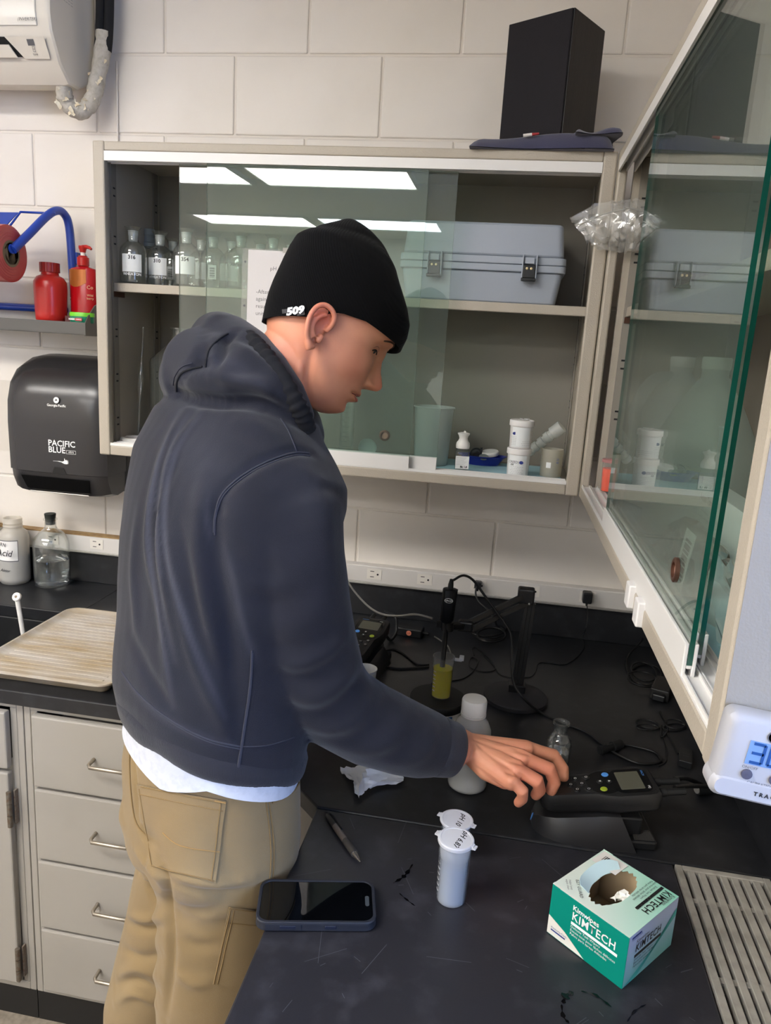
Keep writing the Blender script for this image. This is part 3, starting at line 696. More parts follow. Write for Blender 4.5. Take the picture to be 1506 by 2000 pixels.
for a in ((-.0145, .0145, -.0052, -.0044), (-.0145, .0145, .0044, .0052), (-.0145, -.0138, -.0052, .0052), (.0138, .0145, -.0052, .0052)):
    mb.box(-.182+a[0], -.182+a[1], -.2158, -.2155, 1.3495+a[2], 1.3495+a[3])
obj('logo_frame', mb, m_wht_ink, t, True)
text('ultra', .009, m_wht_ink, t, (-.182, -.2157, 1.3500), world=True)
mb = MB(); mb.prism([(.0085*math.cos(k*PI/12), .0085*math.sin(k*PI/12)) for k in range(24)], 0, .0004, frame((-.222, -.2155, 1.493), (1, 0, 0), (0, .08, 1))); obj('logo', mb, m_wht_ink, t, True)
mb = MB(); mb.prism([(-.004, -.002), (0, .004), (.004, -.001)], 0, .0003, frame((-.222, -.2162, 1.493), (1, 0, 0), (0, .08, 1))); obj('logo', mb, m_disp, t, True)
text('Georgia-Pacific', .0095, m_wht_ink, t, (-.222, -.2160, 1.478), world=True, bold=.0002)
hand_ = [(-.034, -.002), (-.02, -.0015), (-.006, -.0035), (.004, -.008), (.012, -.0085), (.019, -.006), (.014, -.0045), (.02, -.003), (.0145, -.0022), (.0205, .0005), (.0142, .0004), (.019, .0048), (.0122, .0025), (.0135, .0068), (.0092, .0028), (.0075, .006), (.006, .0095), (.0045, .0088), (.0048, .002), (-.002, -.001), (-.012, -.0002), (-.034, -.0012)]
mb = MB(); mb.prism([(x*.9, y*.9) for x, y in hand_], 0, .0003, frame((-.208, -.2150, 1.322), (1, 0, 0), (0, -.03, 1))); obj('hand_symbol', mb, m_wht_ink, t, True)
# ---- small poster sliver behind the dispenser, left edge of the photo
t = thing('wall_notice', 'pale printed notice on the wall peeking out behind the towel dispenser', 'notice', (-.47, -.004, 1.3))
mb = MB(); mb.box(-.60, -.40, -.003, -.001, 1.30, 1.52); obj('sheet', mb, M('notice_paper', 'cfc8be', .6), t, True)
mb = MB(); mb.lathe([(0, 0), (.03, 0), (.03, .0004), (0, .0004)], n=24, mat=Matrix.Translation((-.43, -.003, 1.40)) @ Matrix.Rotation(PI/2, 4, 'X')); obj('printed_disc', mb, M('notice_purple', '77738a', .6), t, True)
# ================================================================== contents of the wall cabinets
SHZ = CB+.44; FLZ = CB+.0243
m_bgl = thin_glass('bottle_glass', 'fdfefd', 1.47, .02, 'e6eeec', boost=2.2)
m_frost = milky('frosted_glass', 'f4f7f5', .2, .3)
m_lab = M('label_paper', 'e8eae8', .55)
def strip(r, a0, a1, z0, z1, n=10):
    mb = MB(); vs = []
    for z in (z0, z1):
        for i in range(n+1):
            a = math.radians(a0+(a1-a0)*i/n); vs.append((r*math.cos(a), r*math.sin(a), z))
    mb.add(vs, [(i, i+1, n+2+i, n+1+i) for i in range(n)]); return mb
def reagent(loc, label, num=None, lab=None, cap=False, word=False, turn=0, barcode=False, s=1.):
    t = thing('reagent_bottle', label, 'bottle', loc, turn, group='stoppered glass bottles on the cabinet shelf'); t.scale = (s, s, s)
    pr = [(.0, .0015), (.030, .0008), (.0338, .004), (.0345, .012), (.0345, .078), (.032, .092), (.024, .102), (.0155, .107), (.0132, .113), (.0135, .128), (.0165, .136), (.0215, .143), (.0205, .1435), (.0155, .137), (.0122, .129), (.012, .113), (.0145, .1055), (.023, .1005), (.031, .091), (.0333, .078), (.0333, .012), (.032, .005), (0, .004)]
    mb = MB(); mb.lathe(pr, n=28); obj('bottle_body', mb, m_bgl, t, smooth=60)
    mb = MB(); mb.lathe([(0, .108), (.0105, .108), (.0118, .114), (.0125, .130), (.0135, .134), (.006, .1355), (0, .136)], n=20); obj('stopper', mb, m_frost, t, smooth=50)
    if num or lab:
        mb = strip(.0350, -128, -42, .030, .074); l = obj('label', mb, m_lab, t, smooth=60)
        if num: text(num, .0125, m_ink, l, (.004, -.0352, .0655), wrap=.0352, bold=.0004)
    if word: text('WHEATON', .0095, m_wht_ink, t, (.004, -.0352, .0245), wrap=.0352, bold=.0003)
    if barcode:
        mb = strip(.0350, -95, -60, .026, .062); l = obj('label', mb, m_lab, t, smooth=60)
        mb = MB()
        for k in range(9): 
            z = .031+k*.003; q = strip(.0352, -88, -67, z, z+.0008+.001*(k % 2)); mb.add(q.v, q.f)
        o = obj('barcode', mb, m_ink, l)
    if cap:
        mb = MB(); mb.lathe([(.0175, .112), (.019, .112), (.019, .122), (.0165, .124), (.0165, .158), (.0155, .159), (.0155, .124), (.0175, .121), (.0175, .112)], n=24); obj('plastic_overcap', mb, milky('overcap', 'c9d2d6', .55), t, smooth=50)
    return t
def shelf_at(px, y): p_ = at_y(px, 545, y); return (p_.x, y, SHZ)
reagent(shelf_at(261, -.225), 'glass bottle labelled 316, leftmost on the upper shelf', num='316', word=True, turn=.25)
reagent(shelf_at(313, -.16), 'glass bottle labelled 310, just right of bottle 316', num='310', word=True, turn=.1)
reagent(shelf_at(291, -.085), 'glass bottle with a clear plastic overcap behind bottles 316 and 310', cap=True)
reagent(shelf_at(338, -.10), 'glass bottle with barcode sticker between bottles 310 and 354', barcode=True, turn=.0, s=.94)
reagent(shelf_at(364, -.232), 'glass bottle labelled 354 at the edge of the glass door', num='354', turn=.2)
reagent(shelf_at(393, -.09), 'glass bottle with plain white label behind bottle 354', lab=True, turn=.6)
reagent(shelf_at(416, -.16), 'glass bottle with barcode behind the glass door, right of bottle 354', barcode=True, turn=.1)
reagent(shelf_at(452, -.085), 'small glass bottle at the back, left of the hand-lettered one', lab=True)
b = reagent(shelf_at(470, -.20), 'glass bottle with hand lettering left of the paper sheet')
text('Aktan', .013, m_ink, b, (-.002, -.0352, .062), wrap=.0352, shear=.3)
reagent(shelf_at(508, -.11), 'glass bottle at the back above the paper sheet, left one', s=.95)
reagent(shelf_at(532, -.18), 'glass bottle above the paper sheet, middle one', s=1.)
reagent(shelf_at(567, -.12), 'glass bottle above the paper sheet, nearest the black beanie', s=.95)
# ---- case
m_case = M('case_blue_grey', '9ca3ad', .48, bump=(500, .12)); m_case_d = M('case_band', '7486a2', .48)
t = thing('equipment_case', 'pale blue plastic equipment case with two black latches on the shelf', 'case', (.92, -.15, SHZ))
def frus(mb, x0, x1, y0, y1, z0, z1, t0, t1):
    def rr(d, z): return [(x+(x1+x0)/2, y+(y0+y1)/2, z) for x, y in rrect(x1-x0-2*d, y1-y0-2*d, .016, 4)]
    mb.loft([rr(t0, z0), rr(t1, z1)])
cx0, cx1, cy0, cy1 = .727, 1.121, -.268, -.03
zs_ = SHZ+.088
mb = MB(); frus(mb, cx0, cx1, cy0, cy1, SHZ+.0005, zs_-.016, .016, .006); obj('base_shell', mb, m_case, t, True, bev=.004, smooth=40)
mb = MB(); frus(mb, cx0, cx1, cy0, cy1, zs_-.016, zs_, 0, 0); obj('base_rim', mb, m_case, t, True, bev=.002, smooth=40)
mb = MB(); frus(mb, cx0, cx1, cy0, cy1, zs_+.001, zs_+.018, 0, 0.001); obj('lid_rim', mb, m_case, t, True, bev=.002, smooth=40)
mb = MB(); frus(mb, cx0, cx1, cy0, cy1, zs_+.018, SHZ+.182, .006, .014); obj('lid_shell', mb, m_case, t, True, bev=.006, smooth=40)
m_latch = M('latch_black', '1a1917', .35); m_brass = M('rivet_brass', 'c8b48a', .3, metal=.8)
for px in (848, 1034):
    x = at_y(px, 520, -.275).x
    for dx in (-.017, .015): mb = MB(); mb.box(x+dx, x+dx+.003, -.280, -.262, zs_-.034, zs_+.022); obj('latch_rib', mb, m_case, t, True, bev=.001)
    mb = MB(); mb.box(x-.011, x+.011, -.276, -.266, zs_+.002, zs_+.016); obj('catch', mb, m_case, t, True, bev=.001)
    mb = MB(); mb.box(x-.0135, x+.0145, -.281, -.268, zs_-.030, zs_-.001); mb.box(x-.017, x+.017, -.284, -.270, zs_-.037, zs_-.030); l = obj('latch', mb, m_latch, t, True, bev=.0015)
    for dx in (-.005, .005): mb = MB(); mb.lathe([(0, 0), (.0032, 0), (.0028, .0015), (0, .002)], n=12, mat=Matrix.Translation((x+dx, -.281, zs_-.009)) @ Matrix.Rotation(PI/2, 4, 'X')); obj('rivet', mb, m_brass, l, True, smooth=60)
# ---- protected sheet on the glass
t = thing('instruction_sheet', 'printed instruction sheet in a clear sleeve taped to the cabinet glass', 'paper', (.46, -.334, 1.62))
fm = frame((.3585, -.3330, 1.900), (1, 0, -.006), (0.006, 0, 1))
mb = MB(); mb.box(.012, .226, -.292, 0, 0, .0006, fm); obj('sheet', mb, M('sheet_paper', 'e6e2e2', .5), t, True)
mb = MB(); mb.box(-.002, .232, -.294, .003, .0012, .0016, fm); sl = obj('plastic_sleeve', mb, thin_glass('sleeve_film', 'fbfbfb', 1.45, .05, 'e8e8e8', .08), t, True)
for z in (-.028, -.13, -.235):
    mb = MB(); mb.prism([(.0055+.0026*math.cos(k*PI/6), z+.0026*math.sin(k*PI/6)) for k in range(12)], .0017, .0019, fm); obj('punch_hole', mb, m_grey_ink, sl, True)
mb = MB(); mb.box(.098, .16, -.004, .008, .0017, .0020, fm); obj('tape', mb, milky('tape_film', 'd9d6cf', .3), t, True)
def fmp(x, y): return fm @ Vector((x, y, .0009))
text('pH QA/QC', .0135, m_grey_ink, t, fmp(.10, -.041), (1, 0, -.006), (.006, 0, 1), world=True)
text('-After calibrating\nagainst the\nresult must\nunits,', .0135, m_grey_ink, t, fmp(.034, -.121), (1, 0, -.006), (.006, 0, 1), align='LEFT', world=True, lines=1.25)
text('-Du', .0135, m_grey_ink, t, fmp(.030, -.203), (1, 0, -.006), (.006, 0, 1), align='LEFT', world=True)
# ---- lower left glassware
def lower(px, y): return (at_y(px, 850, y).x, y, FLZ)
p_ = lower(352, -.13)
t = thing('glass_carboy', 'large clear glass bottle with sloping shoulders in the lower left of the cabinet', 'bottle', p_)
mb = MB(); mb.lathe([(0, .0015), (.076, .001), (.082, .006), (.083, .014), (.083, .215), (.080, .226), (.032, .268), (.0245, .278), (.023, .288), (.023, .305), (.028, .309), (.028, .313), (.0215, .313), (.0205, .288), (.0225, .277), (.030, .2655), (.078, .2245), (.081, .214), (.081, .015), (0, .005)], n=40); obj('bottle_glass', mb, m_bgl, t, smooth=50)
p_ = lower(322, -.262)
t = thing('glass_cylinder', 'straight glass measuring cylinder in front of the conical flask', 'cylinder', (p_[0]+.012, -.245, FLZ))
mb = MB(); mb.lathe([(0, .0005), (.022, .0005), (.022, .004), (.0175, .008), (.0175, .165), (.0185, .168), (.0172, .1685), (.0162, .166), (.0162, .010), (0, .008)], n=24); obj('glass', mb, m_bgl, t, smooth=50)
t = thing('glass_pipette', 'slim glass bulb pipette leaning behind the cylinder', 'pipette', (.005, -.22, FLZ))
a, b = Vector((.020, -.235, FLZ+.002)), Vector((.000, -.05, FLZ+.36))
a, b = Vector((.012, -.20, FLZ+.001)), Vector((.016, -.17, FLZ+.31))
P = [a.lerp(b, k/14) for k in range(15)]
mb = MB(); mb.tube(P, [.003]*6+[.005, .0085, .0085, .005]+[.003]*5, 10); obj('tube', mb, m_bgl, t, True, smooth=70)
t = thing('tape_ring', 'white ring with pink film lying in the lower left cabinet corner', 'ring', (.018, -.225, FLZ))
mb = MB(); mb.lathe([(.031, 0), (.042, .001), (.045, .006), (.042, .013), (.034, .0145), (.030, .011), (.031, 0)], n=36); obj('ring', mb, m_whp, t, smooth=60)
mb = MB(); mb.lathe([(0, .003), (.0305, .004), (.0305, .006), (0, .005)], n=30); obj('pink_film', mb, milky('pink_film', 'e0808c', .4), t)
mb = MB(); mb.add([(-.045, -.012, .001), (-.046, .012, .001), (-.034, .012, .030), (-.036, -.008, .027)], [(0, 1, 2, 3)]); o = obj('pink_tab', mb, milky('pink_tab', 'cf4458', .2), t); o.modifiers.new('s', 'SOLIDIFY').thickness = .0008
# ---- behind the glass, lower middle
p_ = lower(677, -.17)
t = thing('graduated_cylinder', 'clear graduated cylinder with black marks behind the glass, below the chin', 'cylinder', p_)
mb = MB(); mb.lathe([(0, .006), (.0195, .008), (.0195, .155), (.0205, .158), (.0190, .158), (.0183, .154), (.0183, .010), (0, .008)], n=24); obj('tube', mb, m_bgl, t, smooth=50)
mb = MB(); mb.lathe([(0, 0), (.026, 0), (.026, .004), (.02, .008), (0, .008)], n=6); obj('foot', mb, milky('pink_foot', 'c98d8d', .2), t)
mb = MB()
for k in range(9):
    q = strip(.0197, -110, -75 if k % 2 else -60, .03+.013*k, .0308+.013*k, 5); mb.add(q.v, q.f)
obj('graduations', mb, m_ink, t)
text('175', .008, m_ink, t, (-.008, -.0198, .100), wrap=.02)
t = thing('round_lid', 'round translucent white lid standing on edge behind the glass', 'lid', (at_y(717, 880, -.13).x, -.13, FLZ))
mb = MB(); R_ = .0245; mr = Matrix.Translation((0, 0, R_)) @ Matrix.Rotation(PI/2-.12, 4, 'X') @ Matrix.Rotation(.25, 4, 'Y')
mb.lathe([(0, -.002), (R_, -.002), (R_, .010), (R_-.0016, .010), (R_-.0016, 0), (0, 0)], n=32, mat=mr); obj('lid', mb, milky('lid_plastic', 'dfe6e4', .25), t, smooth=40)
# ---- lower right
t = thing('plastic_beaker', 'large translucent plastic beaker at the edge of the glass door', 'beaker', (.829, -.175, FLZ+.0012))
mb = MB(); mb.lathe([(0, 0), (.042, 0), (.0445, .004), (.0505, .146), (.0545, .150), (.053, .152), (.049, .147), (.0425, .006), (0, .002)], n=40); obj('beaker_wall', mb, milky('beaker_plastic', 'eef2f0', .45), t, smooth=50)
m_pad = M('blue_pad', 'a3c8d2', .85, bump=(260, .25), var=(14, '96bfcc', .4))
def pad(name, label, poly_x0, x1, y0, y1, z, seed, ripple=.003):
    random.seed(seed); nx, ny = 40, 18; top = []; ph = [random.uniform(0, 6) for _ in range(4)]
    for i in range(nx+1):
        for j in range(ny+1):
            u, v = i/nx, j/ny; x = poly_x0+(x1-poly_x0)*u; y = y0+(y1-y0)*v+.010*math.sin(9*u+ph[0])*(1-v)
            top.append((x, y, z+.0012+ripple*max(0, math.sin(17*u+4*v+ph[1]))*max(0, math.sin(7*v+3*u+ph[2]))))
    n = ny+1; mb = MB(); mb.add(top, [(i*n+j, (i+1)*n+j, (i+1)*n+j+1, i*n+j+1) for i in range(nx) for j in range(ny)])
    o = obj(name, mb, m_pad, smooth=80); o.modifiers.new('s', 'SOLIDIFY').thickness = .001
    return tag(o, label, 'pad')
pad('absorbent_pad', 'pale blue absorbent pad lying under the jars in the lower cabinet', .60, 1.165, -.272, -.05, FLZ, 4, .0)
PZ = FLZ+.0015
t = thing('dropper_bottle', 'small glass dropper bottle with white squeeze top and label', 'bottle', (.915, -.252, PZ), .15)
def sq(w, z, r=.005): return [(x, y, z) for x, y in rrect(w, w, r, 4)]
mb = MB(); mb.loft([sq(.030, .0), sq(.033, .003), sq(.033, .046), sq(.026, .055, .01), sq(.022, .058, .0105)]); obj('glass_body', mb, m_bgl, t, smooth=50)
mb = MB(); mb.loft([sq(.031, .002), sq(.031, .006)]); obj('liquid', mb, milky('pale_liquid', 'b9ccc6', .5), t)
mb = MB(); mb.box(-.0168, .0168, -.0172, -.0169, .008, .040); lb = obj('label', mb, m_lab, t)
for k in range(6): text('−−−−−−−−−'[:9-(k % 3)], .0048, m_grey_ink, lb, (-.015, -.0174, .036-.0036*k), align='LEFT')
text('Bk 1.8', .0068, m_ink, lb, (.004, -.0174, .0128), bold=.0003)
mb = MB(); mb.lathe([(0, .058), (.0165, .058), (.0175, .064), (.0165, .072), (.0125, .077), (.0105, .083), (.0125, .09), (.0150, .093), (.0152, .096), (.008, .098), (0, .0985)], n=24); mb.tube([(.001, 0, .097), (.004, 0, .101)], .0035, 8); obj('squeeze_top', mb, m_whp, t, smooth=60)
t = thing('blue_tray', 'small blue plastic tray with loose parts behind the dropper bottle', 'tray', (.962, -.105, PZ))
m_bt = M('blue_tray_plastic', '1f2f96', .35)
def ell(a, b, z, n=32): return [(a*math.cos(2*PI*j/n)*(1+.06*math.cos(4*PI*j/n)), b*math.sin(2*PI*j/n), z) for j in range(n)]
mb = MB(); mb.loft([ell(.040, .027, 0), ell(.056, .038, .022), ell(.062, .043, .024), ell(.062, .043, .0255), ell(.0545, .0365, .0245), ell(.039, .026, .0018)]); obj('tray_shell', mb, m_bt, t, smooth=50)
t2 = thing('black_knob', 'black round knurled fitting lying in the blue tray', 'fitting', (.945, -.112, PZ+.003))
mr = Matrix.Translation((0, 0, .022)) @ Matrix.Rotation(PI/2, 4, 'X')
mb = MB(); mb.lathe([(0, 0), (.006, 0), (.006, .003), (.0085, .003), (.010, .001), (.015, .0), (.0175, -.004), (.0175, -.018), (0, -.018)], n=24, mat=mr); mb.box(.010, .016, -.005, .01, .032, .042); obj('fitting', mb, m_blk, t2, bev=.0005, smooth=40)
t2 = thing('white_dish', 'white round shallow dish lying on the blue tray', 'dish', (.982, -.098, PZ+.0258), rot=(.16, -.12, 0))
mb = MB(); mb.lathe([(0, 0), (.023, 0), (.024, .002), (.024, .009), (.022, .011), (0, .011)], n=30); obj('dish_body', mb, m_whp, t2, smooth=40)
t2 = thing('grey_disc', 'flat grey disc at the front of the blue tray', 'disc', (.966, -.131, PZ+.0215), rot=(.45, 0, .0))
mb = MB(); mb.lathe([(0, 0), (.0125, 0), (.013, .002), (.0125, .004), (0, .004)], n=24); obj('disc', mb, M('grey_disc', '6f7472', .5), t2, smooth=40)
m_jar = M('jar_white', 'e9e6e2', .35); m_navy_ink = M('navy_ink', '22317a', .5)
def jar(z, label, top):
    t = thing('white_jar', label, 'jar', (1.056, -.243, z), .0 if top else -.12, group='stacked white jars')
    mb = MB(); mb.lathe([(0, 0), (.0255, 0), (.0265, .002), (.028, .055), (.0285, .056), (0, .056)], n=36); obj('tub', mb, m_jar, t, smooth=40)
    mb = MB(); mb.lathe([(0, .056), (.0305, .055), (.0308, .057), (.0305, .068), (.029, .0695), (.028, .0688), (0, .0688)], n=36); obj('lid', mb, m_jar, t, smooth=40)
    mb = strip(.0276, -140, -40, .004, .053); 
    l = obj('label', MB().add([(x*(1+.02*(z_/.05)), y*(1+.02*(z_/.05)), z_) for x, y, z_ in mb.v], mb.f), m_lab, t, smooth=60)
    return t, l
t, l = jar(PZ, 'lower white plastic jar with a cleared-style printed label, under another jar', False)
def dot(par, x, y, z, r, mat): 
    mb = MB(); mb.prism([(r*1.25*math.cos(k*PI/10), r*math.sin(k*PI/10)) for k in range(20)], 0, .0003, frame((x, y, z), (1, .0, 0), (0, 0, 1))); return obj('badge', mb, mat, par)
dot(l, .010, -.0272, .036, .0042, m_navy_ink)
text('CREED)', .0085, m_ink, l, (-.0095, -.0284, .036), wrap=.028)
text('XX', .006, m_ink, l, (-.0125, -.0282, .0295), wrap=.028, bold=.0003)
for k in range(5): text('― ― ― ― ― ―'[:11-2*(k % 2)], .0045, m_grey_ink, l, (.0, -.0284, .0245-.0042*k), wrap=.028)
t, l = jar(PZ+.0697, 'upper white plastic jar with torn paper on its lid', True)
dot(l, -.0165, -.0238, .037, .0036, m_navy_ink)
for k in range(6): text('― ― ―', .0042, m_grey_ink, l, (-.017, -.0232, .029-.004*k), (.82, -.57, 0), (0, 0, 1))
text('― ― ― ―\n― ― ― ― ―\n― ― ― ―', .0045, m_grey_ink, l, (.0135, -.0252, .014), (.87, .5, 0), (0, 0, 1))
mb = MB()
random.seed(2)
for k in range(6): x, y = random.uniform(-.012, .012), random.uniform(-.012, .006); mb.box(-.006, .006, -.004, .004, 0, .0006, Matrix.Translation((x, y, .0705)) @ Matrix.Rotation(random.uniform(0, 3), 4, 'Z') @ Matrix.Rotation(random.uniform(-.7, .7), 4, 'X'))
o = obj('torn_paper', mb, m_paper, t); o['kind'] = 'stuff'
m_hose = milky('fitting_plastic', 'f2f4f0', .3)
t = thing('hose_fitting', 'translucent stepped hose fitting leaning over the plastic cup', 'fitting', (1.09, -.17, PZ))
a, b = at_y(1030, 885, -.13), at_y(1098, 832, -.15)
a.z = max(a.z, PZ+.018); L_ = (b-a)
pts = []; rr = []
st = [(0, .011), (.04, .013), (.12, .013), (.13, .0105), (.2, .0105), (.21, .0135), (.30, .0125), (.31, .010), (.36, .010), (.37, .014), (.47, .0135), (.48, .0105), (.53, .0105), (.54, .0145), (.64, .0145), (.65, .0125), (.72, .0125), (.73, .0165), (.99, .0165), (1., .013)]
mb = MB(); mb.tube([a+L_*s for s, r in st], [r for s, r in st], 20); obj('stepped_tube', mb, m_hose, t, True, smooth=30)
t = thing('plastic_cup', 'small translucent plastic measuring cup in the lower right cabinet corner', 'cup', (1.139, -.212, PZ))
mb = MB(); mb.lathe([(0, 0), (.0255, 0), (.0265, .003), (.0275, .070), (.0265, .070), (.0255, .005), (0, .002)], n=30); obj('cup_wall', mb, milky('cup_plastic', 'eeebdf', .55), t, smooth=50)
q = strip(.0277, -120, -95, .024, .038); obj('sticker', q, m_lab, t, smooth=60); 
text('20\n40', .008, M('blue_ink', '4a6cb0', .5), t, (.0135, -.0242, .042), (.87, .5, 0), (0, 0, 1))

# ---- right-hand cabinet
o = pad('absorbent_pad', 'pale blue absorbent pad inside the right-hand cabinet', 1.252, 1.50, -1.50, -.37, FLZ, 8, .006)
t = thing('sample_vial', 'clear vial with pink lid holding orange liquid, in the right cabinet corner', 'vial', (1.2575, -.412, CB+.0335))
m_vpl = milky('vial_plastic', 'fafaf8', .92); 
mb = MB(); mb.lathe([(0, 0), (.0165, 0), (.0175, .002), (.0195, .068), (.0185, .068), (.0165, .003), (0, .0015)], n=24); obj('vial_wall', mb, m_vpl, t, smooth=50)
mb = MB(); mb.lathe([(0, .0016), (.0160, .0018), (.0178, .052), (0, .052)], n=24); obj('orange_liquid', mb, M('orange_liquid', 'ff4a06', .3), t, smooth=50)
mb = MB(); mb.lathe([(0, .068), (.0215, .066), (.0215, .0715), (.019, .0735), (0, .0735)], n=24); obj('lid', mb, milky('pink_lid', 'e3a9a6', .25), t, smooth=50)
m_jug = milky('jug_plastic', 'f4f6f4', .38)
def gallon(loc, rz, label):
    t = thing('gallon_jug', label, 'jug', loc, rz, group='translucent jugs in the right cabinet')
    mb = MB()
    def r4(w, d, z, r): return [(x, y, z) for x, y in rrect(w, d, min(r, w/2-.001, d/2-.001), 6)]
    mb.loft([r4(.135, .135, 0, .03), r4(.145, .145, .006, .032), r4(.147, .147, .14, .034), r4(.14, .14, .17, .04), r4(.10, .10, .225, .045), r4(.055, .055, .262, .027), r4(.043, .043, .268, .021), r4(.042, .042, .285, .0205)])
    obj('jug_body', mb, m_jug, t, smooth=60)
    mb = MB(); mb.tube(smoothpath([(-.02, 0, .262), (-.055, 0, .255), (-.082, 0, .215), (-.085, 0, .165), (-.068, 0, .125)], 5), .0125, 12); obj('handle', mb, m_jug, t, smooth=70)
    mb = MB(); mb.lathe([(0, .284), (.0225, .284), (.0235, .286), (.0235, .302), (.022, .304), (0, .304)], n=30); obj('cap', mb, m_whp, t, smooth=40)
    mb = MB(); mb.box(-.035, .015, -.0745, -.0738, .10, .118, Matrix.Rotation(.0, 4, 'Z')); obj('sticker', mb, m_lab, t)
    return t
gallon((1.355, -.52, FLZ+.009), .3, 'translucent plastic jug with white cap nearest the room corner')
gallon((1.355, -.78, FLZ+.009), -2.2, 'translucent plastic jug with white cap, second from the corner')
t = thing('supply_box', 'pale grey carton with printed lines in front of the jugs', 'box', (1.29, -.97, FLZ+.009))
mb = MB(); mb.box(1.335, 1.373, -1.13, -.875, FLZ+.009, FLZ+.112); bx_ = obj('carton', mb, M('carton_grey', 'c9ccc8', .6), t, True, bev=.001)
text('Acute Tone', .016, m_grey_ink, t, (1.3342, -.885, FLZ+.095), (0, -1, 0), (0, 0, 1), align='LEFT', world=True, bold=.0003)
text('― ― ― ― ―\n― ― ― ― ― ― ―\n― ― ― ―', .010, m_grey_ink, t, (1.3342, -.885, FLZ+.065), (0, -1, 0), (0, 0, 1), align='LEFT', world=True)
t = thing('supply_box', 'taller pale carton at the camera end of the right cabinet', 'box', (1.33, -1.3, FLZ+.009))
mb = MB(); mb.box(1.33, 1.47, -1.40, -1.18, FLZ+.009, FLZ+.20); obj('carton', mb, M('carton_pale', 'cdc6bb', .6), t, True, bev=.001)
t = thing('brown_carton', 'brown carton on the upper shelf of the right cabinet', 'box', (1.34, -.45, SHZ))
mb = MB(); mb.box(1.285, 1.42, -.56, -.38, SHZ+.0005, SHZ+.055); obj('carton', mb, M('brown_card', '6b4a30', .7), t, True, bev=.001)
# bag of wipes with barcode
m_film = thin_glass('bag_film', 'fafaf8', 1.5, .17, 'efefec', .10, 3.)
def crumple(name, fn, mat, parent=None, nx=18, ny=14, amp=.004, seed=1, solid=0, smooth=30):
    rs = np.random.RandomState(seed); a = rs.normal(0, amp, (nx+1, ny+1, 3)); mb = MB()
    vs = [Vector(fn(i/nx, j/ny))+Vector(a[i, j]) for i in range(nx+1) for j in range(ny+1)]
    n = ny+1; mb.add(vs, [(i*n+j, (i+1)*n+j, (i+1)*n+j+1, i*n+j+1) for i in range(nx) for j in range(ny)])
    o = obj(name, mb, mat, parent, True, smooth=smooth)
    if solid: o.modifiers.new('s', 'SOLIDIFY').thickness = solid
    return o
t = thing('supply_bag', 'clear plastic supply bag with a barcode label inside the right cabinet', 'bag', (1.29, -1.05, FLZ+.009))
crumple('film', lambda u, v: (1.262+.05*math.sin(PI*u)*math.sin(PI*v)*0+.06*v, -1.32+.42*u, FLZ+.012+.075*math.sin(PI*min(1, v*1.1))*math.sin(PI*u)**.5), m_film, t, seed=4)
mb = MB(); mb.box(0, .052, 0, .075, 0, .0006, frame((1.2585, -1.105, FLZ+.012), (0, -1, 0), (.12, 0, 1))); lb = obj('label', mb, m_lab, t, True, bev=.0)
mb = MB()
for k in range(11): mb.box(.012, .042, .010+k*.005, .0125+k*.005+.001*(k % 3), .0007, .0009, frame((1.2585, -1.105, FLZ+.012), (0, -1, 0), (.12, 0, 1)))
obj('barcode', mb, m_ink, lb, True)
t = thing('blue_tube_pack', 'blue and white pack at the camera end of the right cabinet floor', 'pack', (1.30, -1.42, FLZ+.009))
mb = MB(); mb.box(1.255, 1.32, -1.49, -1.425, FLZ+.009, FLZ+.05); obj('pack', mb, M('pack_blue', '3a78b8', .5), t, True, bev=.002)
mb = MB(); mb.box(1.255, 1.32, -1.49, -1.425, FLZ+.0505, FLZ+.066); obj('pack_top', mb, m_paper, t, True, bev=.002)
# zip bag caught at the corner between the two cabinets
t = thing('zip_bag', 'clear crumpled zip bag hanging at the corner between the cabinets', 'bag', (1.2, -.36, 1.92))
BG = [[(1113, 425), (1170, 398), (1225, 390), (1262, 392), (1300, 437)], [(1128, 447), (1180, 425), (1230, 412), (1265, 420), (1285, 448)], [(1145, 468), (1190, 462), (1225, 452), (1255, 458), (1272, 470)], [(1168, 486), (1198, 490), (1225, 492), (1245, 490), (1258, 486)]]
def bagfn(dy):
    def f(u, v):
        a = u*4; i = min(3, int(a)); s = a-i; b = v*3; j = min(2, int(b)); r = b-j
        def q(k, l): return Vector(BG[k][l]+(0,))
        p_ = (q(j, i)*(1-s)+q(j, i+1)*s)*(1-r)+(q(j+1, i)*(1-s)+q(j+1, i+1)*s)*r
        # draped: the right end bends towards the camera along the right cabinet's front
        return at_y(p_.x, p_.y, -.352+dy-.05*max(0, u-.35)-.03*math.sin(PI*u)*math.sin(PI*v))
    return f
crumple('front_film', bagfn(-.012), m_film, t, seed=6, amp=.0022, nx=22, ny=14)
crumple('back_film', bagfn(.002), m_film, t, seed=9, amp=.0022, nx=22, ny=14)
mb = MB(); f_ = bagfn(-.014); mb.tube([f_(k/10, .25) for k in range(11)], .0012, 6); obj('zip_seal', mb, milky('zip_plastic', 'd8d6d0', .4), t, True)
